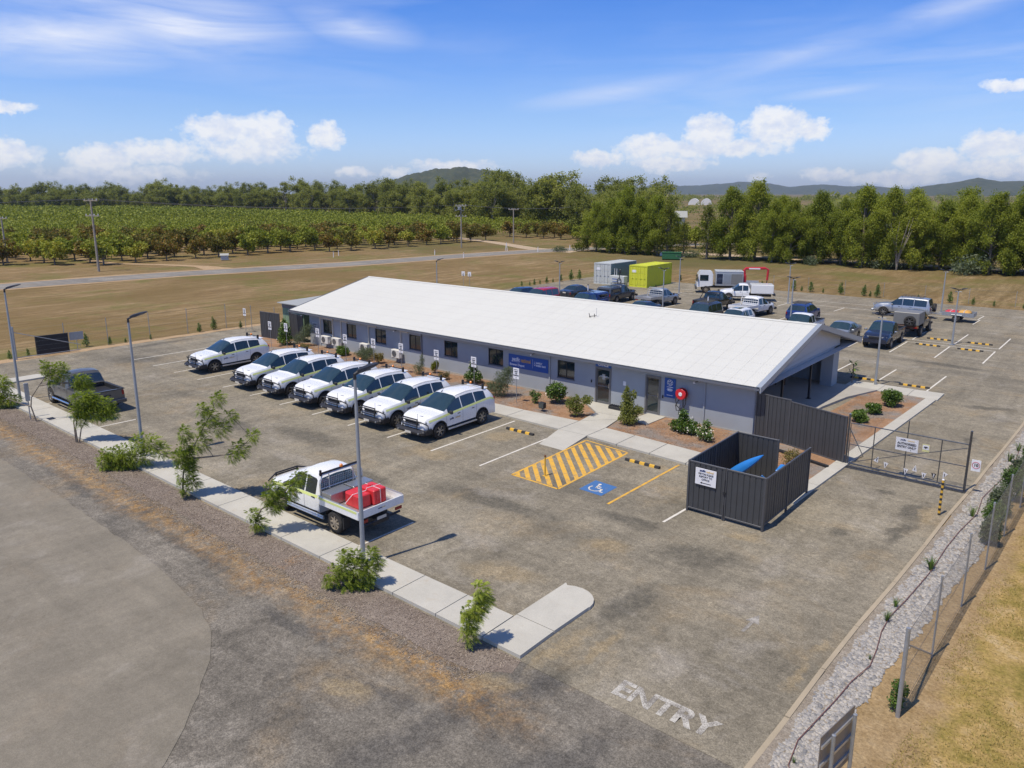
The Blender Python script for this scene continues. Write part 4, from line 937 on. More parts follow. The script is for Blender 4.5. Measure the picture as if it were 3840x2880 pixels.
# ================================================================ FENCES, GATE, ENCLOSURE
def ribbed(L, z0, z1, pitch=.2):
    # ribbed sheet profile seen from above, as a thin folded sheet along +x
    prof = []; x = 0.0
    while x < L-.001:
        for dx, dy in ((0, 0), (.012, .02), (.035, .02), (.047, 0)):
            if x+dx < L: prof.append((x+dx, dy))
        x += pitch
    prof.append((L, 0)); b = B(); vs = []
    for px_, py_ in prof: vs += [(px_, py_, z0), (px_, py_, z1)]
    b.add(vs, [(2*i, 2*i+2, 2*i+3, 2*i+1) for i in range(len(prof)-1)])
    b.add([(x_, y_-.012, z_) for x_, y_, z_ in vs], [(2*i, 2*i+1, 2*i+3, 2*i+2) for i in range(len(prof)-1)])
    return b
_sheet = {}
def panel_run(e, p0, p1, z0, z1, posts=2.4, rail=.045, sheet=.8, end=True, toprail=True):
    p0 = Vector(p0); p1 = Vector(p1); L = (p1-p0).length; a = math.atan2(p1.y-p0.y, p1.x-p0.x); ns = max(1, round(L/sheet)); sw = L/ns
    key = (round(sw, 3), z0, z1)
    if key not in _sheet: _sheet[key] = ribbed(sw-.004, z0, z1).mesh('fence_sheet', M['cb'])
    base = e.location
    for k in range(ns):
        q = p0+(p1-p0)*(k/ns); link('fence_sheet', _sheet[key], e, (q.x-base.x, q.y-base.y, 0), (0, 0, a))
    for z in (z0, z1):
        b = B(); b.bbox(0, L, -rail/2, rail/2+.012, z-.03, z+.03, .008); o = b.build('rail', M['cbr'], e, loc=(p0.x-base.x, p0.y-base.y, 0), rot=(0, 0, a))
    npst = max(1, round(L/posts))
    for k in range(npst+1):
        if k == npst and not end: continue
        q = p0+(p1-p0)*(k/npst); b = B(); b.bbox(-.035, .035, -.035, .035, 0, z1+.035, .006)
        b.build('post', M['cbr'], e, loc=(q.x-base.x, q.y-base.y, 0), rot=(0, 0, a))
# bin enclosure
en = empty('bin_enclosure', (-9.82, 25.2, 0)); tag(en, 'open-topped charcoal steel enclosure with double gate beside the drive', 'enclosure')
panel_run(en, (-11.18, 23.12), (-9.84, 23.12), .16, 1.88, sheet=1.4, posts=1.34)
panel_run(en, (-9.80, 23.12), (-8.46, 23.12), .16, 1.88, sheet=1.4, posts=1.34)
panel_run(en, (-8.46, 23.16), (-8.42, 27.25), .22, 1.84, posts=2.05)
panel_run(en, (-11.18, 23.16), (-11.2, 27.25), .1, 1.88, posts=2.05)
panel_run(en, (-11.2, 27.25), (-9.6, 27.25), .1, 1.88, posts=1.6)
b = B(); b.tube([(-.0, -2.13, .9), (-.0, -2.13, 1.5)], .015, 6); b.box(-.05, .05, -2.15, -2.1, .98, 1.06); b.tube([(.0, -2.13, .12), (.0, -2.13, .6)], .012, 6); b.build('latch', M['dark'], en)
e = empty('visitor_sign', (-10.52, 23.05, 1.43)); tag(e, 'white visitors sign with left arrow fixed on the charcoal enclosure', 'sign')
b = B(); b.bbox(-.385, .385, 0, .012, -.30, .30, .004); b.build('panel', M['sgn'], e)
Xf, Zf = (1, 0, 0), (0, 0, 1)
b = B(); b.text('VISITORS PLEASE', .092, frame((0, -.004, .10), Xf, Zf), off=.0005, wscale=.82); b.text('REPORT TO', .092, frame((0, -.004, .0), Xf, Zf), off=.0005); b.text('OFFICE', .092, frame((0, -.004, -.10), Xf, Zf), off=.0005)
b.box(-.14, .20, -.004, 0, -.235, -.210); b.prismy([(-.20, -.2225), (-.12, -.26), (-.12, -.185)], -.004, 0); b.build('lettering', M['ink'], e)
b = B(); b.text('pacific', .10, frame((-.12, -.004, .22), Xf, Zf), off=.004, wscale=.85); b.build('logo', M['inkn'], e)
b = B(); b.text('national', .10, frame((.15, -.004, .215), Xf, Zf), off=.003, wscale=.85); b.build('pale_logo', M['inkg'], e)
# what stands in the enclosure: bins with a propped-open blue lid
def bin_(loc, rz, label, lid_open, lidmat, body):
    e = empty('wheelie_bin', loc, rz); tag(e, label, 'bin')
    b = B(); vs = []
    for z, hx, hy in ((0.08, .22, .24), (.95, .29, .34), (1.0, .31, .36)): vs += [(-hx, -hy, z), (hx, -hy, z), (hx, hy, z), (-hx, hy, z)]
    b.add(vs, [(0, 3, 2, 1)]+[(k*4+i, k*4+(i+1) % 4, k*4+4+(i+1) % 4, k*4+4+i) for k in range(2) for i in range(4)]+([] if lid_open else [(8, 9, 10, 11)]))
    b.build('body', body, e)
    for x in (-.23, .23): b = B(); b.lathe([(0, -.03), (.1, -.03), (.1, .03), (0, .03)], 12, 'x', (x, .27, .1)); b.build('wheel', M['tyre'], e)
    b = B(); b.bbox(-.31, .31, -.72, .0, 0, .05, .02); b.tube([(-.25, .03, .0), (.25, .03, .0)], .02, 6)
    b.build('lid', lidmat, e, loc=(0, .34, 1.01), rot=(R(-115) if lid_open else R(2), 0, 0)); return e
bin_((-9.05, 26.75, 0), .1, 'dark bin standing in the back right of the charcoal enclosure', False, M['boat'], M['dark'])
k = empty('blue_kayak', (-9.75, 25.3, 0)); tag(k, 'bright blue pointed kayak hull leaning up in the enclosure', 'kayak')
b = B(); n = 14; m = 10; vs = []
for i in range(n+1):
    t = i/n; wv = .20*math.sin(PI*min(1, t*.97+.03))**.8*(1-.25*t)+.012; hv = .10*math.sin(PI*t*.96+.06)+.012
    for j in range(m): a_ = 2*PI*j/m; vs.append((t*2.1, wv*math.cos(a_), hv*math.sin(a_)))
b.add(vs, [(i*m+j, i*m+(j+1) % m, (i+1)*m+(j+1) % m, (i+1)*m+j) for i in range(n) for j in range(m)]+[tuple(range(m-1, -1, -1)), tuple(range(n*m, n*m+m))])
b.build('hull', M['boat'], k, True, loc=(-1.23, -.1, .52), rot=(R(70), R(-41), R(2)))
b = B(); b.tube([(-.1, -.2, .2), (.2, -.25, 1.0), (.45, -.3, 1.12)], .025, 6); b.build('paddle_shaft', M['dark'], k)
b = B(); b.bbox(-.12, .12, -.02, .02, -.07, .09, .015); b.build('paddle_blade', M['boat'], k, loc=(.52, -.32, 1.14), rot=(.4, .6, .2))

# tall fence from the building corner to the gate
tf = empty('charcoal_fence', (-10.5, 32, 0)); tag(tf, 'tall charcoal steel fence from the building corner to the drive gate', 'fence')
panel_run(tf, (-12.62, 32.62), (-12.05, 32.55), .05, 2.12, sheet=.6, posts=.6)
panel_run(tf, (-12.03, 32.5), (-11.0, 32.35), .05, 2.12, sheet=1.05, posts=1.05, end=True)
panel_run(tf, (-11.0, 32.35), (-8.38, 31.5), .08, 2.05, sheet=.9, posts=2.75)
b = B(); b.tube([(-8.3+10.5, 31.6-32, 0), (-8.3+10.5, 31.6-32, 2.2)], .04, 8); b.tube([(-8.3+10.5, 31.65-32, 1.6), (-8.0+10.5, 33.0-32, .05)], .022, 6); b.build('strut', M['galv'], tf)
lf = empty('left_charcoal_fence', (-50, 32.5, 0)); lf.name = 'charcoal_fence'
tag(lf, 'charcoal steel fence of two runs beside the pale green shed', 'fence')
panel_run(lf, (-51.9, 31.85), (-49.7, 32.05), .05, 2.05, posts=1.1, sheet=.74)
panel_run(lf, (-49.65, 32.95), (-47.5, 32.6), .05, 2.05, posts=2.1, sheet=.74)
# low rails in the planter
e = empty('timber_sleeper', (-10.2, 31.0, 0)); tag(e, 'dark edging beam lying on the mulch under the tall fence', 'beam')
b = B(); b.bbox(-1.6, 1.6, -.06, .06, .06, .17, .01); b.build('beam', M['dark'], e, rot=(0, 0, -.3))

# drive gate
gt = empty('drive_gate', (-6.1, 31.4, 0)); tag(gt, 'wide steel and mesh gate across the drive with sign panels', 'gate')
def gtube(name, segs, r, mat=None):
    b = B()
    for s_ in segs: b.tube([(x+6.1, y-31.4, z) for x, y, z in s_], r, 6)
    return b.build(name, mat or M['gunm'], gt)
gy_ = lambda x: 31.5-.03*(x+8.2)
P = lambda x, z: (x, gy_(x), z)
gtube('gate_frame', [[P(-8.2, .12), P(-4.0, .14), P(-4.0, 1.86), P(-8.2, 1.84), P(-8.2, .12)]], .024)
gtube('mid_rail', [[P(-8.2, .94), P(-4.0, 1.0)]], .018)
for x in (-7.28, -6.08, -4.88): gtube('upright', [[P(x, .12), P(x, 1.85 if x != -6.08 else 2.36)]], .02)
gtube('brace', [[P(-8.15, .16), P(-6.1, .95), P(-4.02, 1.72)]], .014)
gtube('gate_post', [[P(-3.96, 0), P(-3.96, 2.4)]], .045); gtube('gate_post', [[P(-8.28, 0), P(-8.28, 2.2)]], .04)
b = B(); b.box(-2.15, 2.35, -.03, -.0, .02, .05); b.box(-2.15, 2.35, -.14, -.11, .02, .05); b.box(-2.15, 2.35, -.26, -.23, .02, .05)
for k_ in range(8): b.box(-2.1+k_*.6, -2.05+k_*.6, -.26, .0, .01, .03)
b.build('gate_track', M['gunm'], gt)
def chain(name, parent, p0, p1, z0, z1, pitch=.09, r=.0026, mat=None):
    # woven wire: two families of diagonal wires as thin prisms
    p0 = Vector(p0); p1 = Vector(p1); L = (p1-p0).length; d = (p1-p0)/L; H_ = z1-z0; V = []
    nrm = Vector((-d.y, d.x)); b = B(); vs = []; fs = []
    def wire(a, ha, c, hc):
        A = p0+d*a; C_ = p0+d*c; k = len(vs)
        for (q, h) in ((A, ha), (C_, hc)):
            vs.extend([(q.x+nrm.x*r, q.y+nrm.y*r, h), (q.x-nrm.x*r+d.x*r, q.y-nrm.y*r+d.y*r, h), (q.x-nrm.x*r-d.x*r, q.y-nrm.y*r-d.y*r, h)])
        fs.extend([(k, k+1, k+4, k+3), (k+1, k+2, k+5, k+4), (k+2, k, k+3, k+5)])
    s_ = -H_
    while s_ < L:
        for sgn in (1, -1):
            if sgn == 1: a, ha, c, hc = s_, z0, s_+H_, z1
            else: a, ha, c, hc = s_+H_, z0, s_, z1
            # clip to 0..L
            def lerp(xv): t = (xv-a)/(c-a); return ha+(hc-ha)*t
            A, HA, C2, HC = a, ha, c, hc
            if min(a, c) >= L or max(a, c) <= 0: continue
            if A < 0: HA = lerp(0); A = 0
            if C2 < 0: HC = lerp(0); C2 = 0
            if A > L: HA = lerp(L); A = L
            if C2 > L: HC = lerp(L); C2 = L
            wire(A, HA, C2, HC)
        s_ += pitch
    b.add(vs, fs); o = b.build(name, mat or M['wire'], parent)
    if parent: o['kind'] = 'stuff'
    return o
chain('gate_mesh', gt, (-2.1, .0), (2.1, -.12), .13, 1.84, .10, .0012)
def gsign(name, label, x, z, w, h, mat=None, rz=0.0, cat='sign', y=None):
    e = empty(name, (x, (gy_(x)-.04) if y is None else y, z), rz); tag(e, label, cat)
    b = B(); b.bbox(-w/2, w/2, 0, .008, -h/2, h/2, .002); b.build('panel', mat or M['sgn'], e); return e
e = gsign('authorised_entry_sign', 'white authorised entry sign hung on the drive gate', -6.07, 1.39, .80, .52)
b = B(); b.text('AUTHORISED', .125, frame((0, -.003, .03), Xf, Zf), off=.004, wscale=.88); b.text('ENTRY ONLY', .125, frame((0, -.003, -.10), Xf, Zf), off=.004, wscale=.88); b.box(.14, .17, -.003, 0, -.22, -.19); b.build('lettering', M['ink'], e)
b = B(); b.text('pacific', .085, frame((-.14, -.003, .18), Xf, Zf), off=.003, wscale=.9); b.build('logo', M['inkn'], e)
b = B(); b.text('national', .085, frame((.14, -.003, .175), Xf, Zf), off=.002, wscale=.9); b.build('pale_logo', M['inkg'], e)
e = gsign('camera_notice', 'small yellow and white camera notice on the drive gate', -5.40, 1.41, .25, .30, M['signy'])
b = B(); b.box(-.11, .11, -.004, 0, -.06, .12); b.build('white_field', M['sgn'], e)
b = B(); b.box(-.06, .05, -.007, -.004, .0, .06); b.box(-.02, .01, -.007, -.004, -.03, .0); b.box(.05, .07, -.007, -.004, .015, .045); b.build('camera_symbol', M['ink'], e)
e = gsign('speed_sign', 'white 10 speed sign beside the drive gate post', -3.68, 1.13, .30, .44, y=31.3)
b = B(); b.tube([(.12*math.cos(t), -.004, .01+.12*math.sin(t)) for t in [i*PI/12 for i in range(25)]], .010, 4); b.build('red_ring', M['signr'], e)
b = B(); b.text('10', .15, frame((0, -.004, .01), Xf, Zf), off=.006); b.build('numerals', M['ink'], e)
b = B(); b.tube([(0, .02, -.2), (0, .02, .2)], .012, 5); b.tube([(0, .02, .1), (-.28, .06, .1)], .01, 5); b.build('bracket', M['galv'], e)
fl = [(-7.09, .54, -18, '?'), (-6.75, .40, 172, ''), (-6.01, .32, 176, ''), (-5.69, .50, -6, ''), (-5.36, .31, 178, 'I'), (-5.02, .38, 180, '?'), (-4.66, .50, 160, '')]
nm = ['leftmost white gate pennant with a dark question mark, near the hinge', 'second white pennant from the gate hinge', 'white pennant left of the middle gate upright', 'white pennant standing point up right of the middle upright', 'white downward pennant below the camera notice', 'dark pennant with a white question mark, sixth along the gate', 'rightmost tilted white pennant near the latch end of the gate']
for i, ((x, z, ang, tx), lb) in enumerate(zip(fl, nm)):
    e = empty('pennant', (x, gy_(x)-.04, z)); tag(e, lb, 'pennant', 'pennants tied along the gate')
    dk = i == 5
    b = B(); a_ = R(ang); pts = [(-.09, -.1), (.09, -.1), (0, .15)]
    pts = [(p[0]*math.cos(a_)-p[1]*math.sin(a_), p[0]*math.sin(a_)+p[1]*math.cos(a_)) for p in pts]
    b.prismy([(p[0], p[1]) for p in pts], -.003, .003); b.build('cloth', M['ink'] if dk else M['sgn'], e)
    b = B()
    if tx == '?': b.text('?', .20, frame((0, -.006, 0), Xf, Zf), off=.006)
    else: b.box(-.014, .014, -.006, -.003, -.06, .05)
    b.build('mark', M['sgn'] if dk else M['ink'], e)

# right chain-link fence
rf = empty('chain_link_fence', (-2.4, 26, 0)); tag(rf, 'galvanised chain link fence along the gravel bed at right', 'fence')
fpts = [(-2.68, 16.17), (-2.59, 19.03), (-2.48, 22.1), (-2.33, 24.9), (-2.24, 27.9), (-2.14, 31), (-2.04, 34), (-1.94, 37), (-1.84, 40), (-1.7, 44), (-1.5, 50)]
for i, (x, y) in enumerate(fpts):
    b = B(); r_ = .046 if i == 0 else .024; b.tube([(0, 0, 0), (0, 0, 2.13)], r_, 10)
    if i: b.tube([(0, 0, 2.08), (0, 0, 2.16)], .03, 8)
    b.build('post', M['galv'], rf, loc=(x+2.4, y-26, 0), smooth=True)
for (p, q) in zip(fpts[:-1], fpts[1:]):
    o = chain('mesh_panel', rf, (p[0]+2.4, p[1]-26), (q[0]+2.4, q[1]-26), .05, 2.0, .075 if p[1] < 30 else .15, .0010)
    b = B()
    for z in (2.0, 1.0, .08): b.tube([(p[0]+2.4, p[1]-26, z), (q[0]+2.4, q[1]-26, z)], .004, 4)
    b.build('strain_wire', M['wire'], rf)
b = B(); b.tube([(fpts[0][0]+2.4, fpts[0][1]-26, 1.75), (fpts[1][0]+2.4, fpts[1][1]-26-.05, .1)], .022, 8); b.build('brace', M['galv'], rf)
# left and rear boundary fences (posts and wires)
def post_fence(label, pts, h, nm='wire_fence', r=.025):
    e = empty(nm, (pts[0][0], pts[0][1], 0)); tag(e, label, 'fence'); o = pts[0]
    for (x, y) in pts:
        b = B(); b.tube([(0, 0, 0), (0, 0, h)], r, 6); b.build('post', M['galv'], e, loc=(x-o[0], y-o[1], 0))
    b = B()
    for p, q in zip(pts[:-1], pts[1:]):
        for z in (.1, .55, 1.0, 1.45, h-.1): b.tube([(p[0]-o[0], p[1]-o[1], z), (q[0]-o[0], q[1]-o[1], z)], .006, 3)
    b.build('wires', M['wire'], e); return e
post_fence('wire fence between the car park and the dry paddock at left', [(-57.6, 16.8), (-58.0, 20.0), (-58.0, 22.9), (-58.0, 26.0), (-57.95, 29.0), (-57.9, 32.3), (-55.5, 33.2), (-53.2, 33.9)], 2.05)
post_fence('wire fence along the far edge of the rear car park', [(x, 88.4+.02*x) for x in range(-57, 6, 4)], 1.6, r=.02)
e = empty('swing_gate', (-57.4, 16.7, 0)); tag(e, 'open pipe swing gate with diagonal brace at the left exit', 'gate')
b = B(); b.tube([(0, 0, 0), (0, 0, 2.27)], .06, 8); b.build('gate_post', M['galv'], e)
b = B(); b.tube([(0, 0, .15), (0.2, 4.0, .15), (.2, 4.0, .5), (0, 0, 1.9)], .025, 6); b.build('brace', M['galv'], e)
e = empty('louvred_panel', (-57.75, 19.1, 0), R(84)); tag(e, 'black slatted panel standing at the left car park edge', 'screen')
for k in range(4): b = B(); b.box(-.98+k*.0, .98, -.03, .03, .06+k*.33, .36+k*.33); b.build('slat_board', M['dark'], e)
b = B()
for z in (.05, .38, .71, 1.04, 1.37): b.box(-1.0, 1.0, -.045, -.03, z-.015, z+.015)
b.box(-1.02, -.98, -.05, .05, 0, 1.4); b.box(.98, 1.02, -.05, .05, 0, 1.4); b.build('panel_frame', M['gunm'], e)
e = empty('grey_notice', (-57.9, 20.75, 0), R(84)); tag(e, 'plain grey board seen from behind beside the black panel', 'sign')
b = B(); b.box(-.45, .45, -.01, .01, .75, 1.32); b.build('panel', M['galv'], e); b = B(); b.tube([(0, 0.03, 0), (0, 0.03, 1.3)], .025, 6); b.build('post', M['galv'], e)

# sign seen from behind, lower right
e = empty('roadside_sign', (-2.95, 12.9, 0)); tag(e, 'aluminium sign seen from behind on two galvanised posts by the gravel', 'sign')
a_ = math.atan2(13.57-12.5, -2.95+3.12)
d_ = Vector((math.cos(a_), math.sin(a_), 0))
b = B(); b.bbox(-.75, .55, .03, .045, .55, 1.72, .004); b.build('panel', M['backp'], e, loc=(-.05, .05, 0), rot=(0, 0, a_))
for z in (.75, 1.12, 1.5): b = B(); b.box(-.73, .53, -.0, .03, z-.03, z+.03); b.build('stiffener', M['alu'], e, loc=(-.05, .05, 0), rot=(0, 0, a_))
for x in (-.42, .40):
    b = B(); b.tube([(x, -.045, -.02), (x, -.045, 1.62)], .036, 10); b.lathe([(.038, 0), (.038, .02), (.0, .03)], 10, c=(x, -.045, 1.62)); b.build('post', M['galv'], e, loc=(-.05, .05, 0), rot=(0, 0, a_), smooth=True)

# ================================================================ LIGHT POLES
def light_pole(loc, h, heads, label, group, az_=PI/2, r=.075, name='light_pole'):
    e = empty(name, (loc[0], loc[1], 0)); tag(e, label, 'light pole', group)
    b = B(); b.tube([(0, 0, .0), (0, 0, h)], r, 12, r1=r*.55); b.build('pole', M['pole'], e, smooth=True)
    b = B(); b.box(-.16, .16, -.16, .16, 0, .03); b.build('base_plate', M['galv'], e)
    for hd in heads:
        a = az_+hd; d = Vector((math.cos(a), math.sin(a), 0)); s_ = Vector((-d.y, d.x, 0))
        b = B(); b.tube([(0, 0, h-.05), (0, 0, h+.10), tuple(d*.12+Vector((0, 0, h+.15)))], .05 if len(heads) == 1 else .035, 8); b.build('spigot', M['dark'], e)
        b = B(); L = .68 if len(heads) == 1 else .4; o_ = .08 if len(heads) == 1 else .16; vs = []
        for t, wv, zt, zb in ((0, .05, .05, -.03), (.25, .12, .065, -.03), (.7, .15, .055, -.01), (1, .11, .03, .005)):
            c_ = d*(o_+L*t)+Vector((0, 0, h+.15+.22*L*t))
            vs += [tuple(c_+s_*wv+Vector((0, 0, zb))), tuple(c_-s_*wv+Vector((0, 0, zb))), tuple(c_-s_*wv*.7+Vector((0, 0, zt))), tuple(c_+s_*wv*.7+Vector((0, 0, zt)))]
        b.add(vs, [(0, 1, 2, 3)]+[(k*4+i, k*4+4+i, k*4+4+(i+1) % 4, k*4+(i+1) % 4) for k in range(3) for i in range(4)]+[(15, 14, 13, 12)])
        b.build('lamp_head', M['dark'], e)
    if len(heads) > 1:
        b = B(); b.tube([(-.22, 0, h-.02), (.22, 0, h-.02)], .025, 6); b.build('crossarm', M['pole'], e)
    return e
G1 = 'single-headed grey light poles along the street path'; G2 = 'light poles in the rear car park'
light_pole((-16.83, 13.18), 5.85, [0], 'grey light pole nearest, in front of the white tray ute', G1, R(82))
light_pole((-31.43, 13.27), 5.9, [0], 'grey light pole between the grey pickup and the tall feathery tree', G1, R(84))
light_pole((-45.78, 13.22), 5.95, [0], 'grey light pole leftmost in the photo, behind the pickup', G1, R(84))
light_pole((-10.97, 46.25), 4.05, [R(-30), R(160)], 'light pole by the rear path outside the gable end', G2, R(40))
light_pole((-9.98, 62.9), 4.0, [R(-40), R(170)], 'light pole among the wheel stops at right', G2, R(40))
light_pole((-22.0, 62.9), 4.0, [R(-40), R(170)], 'light pole beside the blue hatchback', G2, R(40))
light_pole((-34.0, 62.9), 4.0, [R(-40), R(170)], 'light pole left of the black lifted ute', G2, R(40))
light_pole((-46.0, 62.9), 3.95, [R(-40), R(170)], 'light pole behind the roof near the dark sedans', G2, R(40))
light_pole((-27.2, 76.6), 3.9, [R(-40), R(170)], 'far light pole beyond the blue hatchback', G2, R(40))
light_pole((-13.9, 79.8), 3.85, [R(-40), R(170)], 'far light pole behind the trailer', G2, R(40))
light_pole((-39.4, 76.5), 3.95, [R(-40), R(170)], 'far light pole in front of the yellow container', G2, R(40))
light_pole((-57.5, 56.5), 3.9, [0], 'light pole whose head just clears the roof ridge at left', G2, R(60))

# ================================================================ SMALL THINGS
def parking_sign(loc, label, h=1.9, lines=('CREW', 'CAR', 'PARKING')):
    e = empty('parking_sign', (loc[0], loc[1], .06)); tag(e, label, 'sign', 'white parking signs on posts in the planting bed')
    b = B(); b.tube([(0, 0, 0), (0, 0, h-.05)], .018, 6); b.build('post', M['galv'], e)
    b = B(); b.bbox(-.20, .20, -.032, -.022, h-.60, h, .004); b.build('panel', M['sgn'], e)
    b = B(); y = -.035
    for i, t_ in enumerate(lines): b.text(t_, .10, frame((0, y, h-.2-.105*i), Xf, Zf), off=.003, wscale=.85)
    b.text('pacificnational', .048, frame((0, y, h-.09), Xf, Zf), off=.001); b.text('1.10', .055, frame((0, y, h-.53), Xf, Zf), off=.001)
    b.build('lettering', M['ink'], e); return e
ps = [((-54.9, 32.3), 'white parking sign farthest left, standing by the wire fence'), ((-47.77, 30.02), 'white parking sign in front of the left charcoal fence'), ((-46.2, 30.3), 'white parking sign between the conical shrub and the weeping shrub'),
      ((-42.75, 30.5), 'white parking sign below the first window'), ((-39.5, 30.3), 'white parking sign beside the round green bush'), ((-36.9, 30.5), 'white parking sign below the third window'),
      ((-34.4, 30.6), 'white parking sign by the fourth air conditioner'), ((-31.3, 30.6), 'white parking sign between fourth and fifth windows'), ((-28.3, 30.6), 'white parking sign in front of the flowering shrub below the sixth window'), ((-24.69, 30.0), 'white parking sign nearest, below the blue company sign')]
for l_, t_ in ps: parking_sign(l_, t_)
for i, (x, y, t_) in enumerate([(-61.2, 64.5, 'left white wheelchair parking sign beyond the ridge'), (-60.2, 64.5, 'right white wheelchair parking sign beyond the ridge')]):
    e = empty('wheelchair_sign', (x, y, 0), R(15)); tag(e, t_, 'sign', 'wheelchair parking signs')
    b = B(); b.tube([(0, 0, 0), (0, 0, 2.0)], .02, 6); b.build('post', M['galv'], e); b = B(); b.bbox(-.22, .22, -.03, -.02, 1.5, 2.02, .01); b.build('panel', M['sgn'], e)
    b = B(); b.tube([(.0, -.035, 1.85), (.0, -.035, 1.7), (.08, -.035, 1.68)], .025, 5); b.tube([(.1*math.cos(t), -.035, 1.66+.1*math.sin(t)) for t in [R(150)+k*R(20) for k in range(10)]], .02, 4); b.build('symbol', M['ink'], e)
# wheel stops
def stop_mesh():
    pass
ws = None
def wheel_stop():
    e = empty('wheel_stop', (0, 0, 0))
    L = 1.62; n = 7
    for k in range(n):
        x0 = -L/2+k*L/n; x1 = x0+L/n; b = B()
        b.prismx([(-.075, .0), (.075, .0), (.055, .09), (.03, .10), (-.03, .10), (-.055, .09)], x0 if k else x0+.0, x1)
        b.build('yellow_block' if k % 2 else 'black_block', M['yel'] if k % 2 else M['rubber'], e)
    return e
stops = [((-21.37, 26.24), 0, 'wheel stop in the empty bay right of the last white wagon'), ((-14.75, 26.15), 0, 'wheel stop in the blue accessible bay beside the yellow hatching'),
         ((-11.88, 47.53), 0, 'wheel stop behind the light pole at the rear path'), ((-9.17, 47.5), 0, 'wheel stop right of the rear path light pole'),
         ((-11.15, 64.5), 0, 'back row wheel stop left of the light pole at right'), ((-11.3, 61.52), 0, 'front row wheel stop left of the light pole at right'),
         ((-8.42, 64.5), 0, 'back row wheel stop right of the light pole'), ((-8.56, 61.42), 0, 'front row wheel stop right of the light pole')]
for i, (l_, rz__, t_) in enumerate(stops):
    if ws is None: ws = wheel_stop(); e = ws
    else: e = copy_tree(ws)
    e.location = (l_[0], l_[1], .021); tag(e, t_, 'wheel stop', 'black and yellow wheel stops')
e = empty('yellow_bollard', (-17.07, 22.54, .02)); tag(e, 'short yellow bollard standing in the hatched bay', 'bollard')
b = B(); b.tube([(0, 0, 0), (0, 0, .80)], .035, 10); b.build('tube', M['bollard'], e, True); b = B(); b.lathe([(.045, .80), (.045, .84), (.03, .87), (0, .875)], 10); b.build('cap', M['brown'], e, True); b = B(); b.box(-.08, .08, -.08, .08, 0, .012); b.build('base_plate', M['bollard'], e)
e = empty('striped_post', (-4.23, 28.38, .0)); tag(e, 'black and yellow striped post in front of the drive gate', 'post')
for k in range(14): b = B(); b.tube([(0, 0, k*.094), (0, 0, k*.094+.094)], .042, 10); b.build('yellow_band' if k % 2 else 'black_band', M['yel'] if k % 2 else M['rubber'], e, True)
b = B(); b.lathe([(.045, 1.316), (.03, 1.35), (0, 1.355)], 10); b.build('cap', M['sgn'], e)
e = empty('path_post', (-41.42, 12.28, 0)); tag(e, 'plain grey marker post beside the path near the pickup', 'post')
b = B(); b.tube([(0, 0, 0), (0, 0, 1.0)], .03, 8); b.build('post', M['galv'], e); b = B(); b.bbox(-.03, .03, -.10, .10, .95, 1.86, .01); b.build('marker_board', M['galv'], e)
for x, y, h in ((-40.9, 57.0, 1.5), (-28.4, 57.0, 1.5)):
    e = empty('white_bollard', (x, y+3.6, 0)); tag(e, 'slim white post showing just over the ridge %s' % ('near the red car' if x < -35 else 'in front of the black lifted ute'), 'post', 'white posts beyond the ridge')
    b = B(); b.tube([(0, 0, 0), (0, 0, 2.3)], .05, 8); b.build('post', M['sgn'], e); b = B(); b.box(-.06, .06, -.06, .06, 2.3, 2.36); b.build('cap', M['dark'], e)
# irrigation line over the gravel
ip = [(-3.45, 11.6), (-3.62, 12.6), (-3.95, 13.2), (-4.05, 14.0), (-3.95, 14.9), (-3.85, 15.8), (-3.78, 16.7), (-3.62, 17.6), (-3.68, 18.4), (-3.8, 19.3), (-3.82, 20.2), (-3.7, 21.3), (-3.6, 22.6), (-3.52, 23.8), (-3.5, 25.6), (-3.4, 27.3), (-3.2, 29.2), (-3.3, 31.0), (-3.05, 33.5), (-2.9, 36), (-3.0, 39)]
b = B(); b.tube([(x, y, .075) for x, y in ip], .011, 5); o = b.build('irrigation_pipe', M['pipe']); tag(o, 'thin brown irrigation pipe snaking over the pale gravel', 'pipe')

# ================================================================ VEHICLES
def interp(pts, y):
    ys = [p[0] for p in pts]
    return float(np.interp(y, ys, [p[1] for p in pts]))
_tm = {}
def wheel_meshes(r, w, kind):
    key = (round(r, 3), round(w, 3), kind)
    if key in _tm: return _tm[key]
    b = B(); b.lathe([(r*.62, -w*.5), (r*.9, -w*.5), (r*.985, -w*.38), (r, -w*.2), (r, w*.2), (r*.985, w*.38), (r*.9, w*.5), (r*.62, w*.5)], 22, 'x', cap=False)
    tm = b.mesh('tyre', M['tyre'], True, 50)
    b = B(); b.lathe([(r*.63, -w*.48), (r*.60, -w*.10), (r*.60, w*.30), (r*.63, w*.50), (r*.645, w*.50)], 22, 'x', cap=False)
    b.lathe([(0, w*.06), (r*.60, w*.06)], 16, 'x', mi=1)
    n = 6 if kind != 'steel' else 8
    for k in range(n):
        a = 2*PI*k/n
        def pt(rr, aa, x): return (x, rr*math.cos(a+aa), rr*math.sin(a+aa))
        b.add([pt(r*.12, -.6, w*.44), pt(r*.12, .6, w*.44), pt(r*.60, .13, w*.44), pt(r*.60, -.13, w*.44), pt(r*.10, -.9, w*.15), pt(r*.10, .9, w*.15), pt(r*.60, .16, w*.2), pt(r*.60, -.16, w*.2)],
              [(0, 1, 2, 3), (1, 5, 6, 2), (0, 3, 7, 4)])
    b.lathe([(0, w*.47), (r*.14, w*.47), (r*.16, w*.40), (r*.16, w*.1)], 12, 'x', cap=False)
    rm = b.mesh('rim', [M['rim'] if kind == 'alloy' else (M['rimd'] if kind == 'dark' else M['steelr']), M['dark']], True, 40)
    _tm[key] = (tm, rm); return _tm[key]
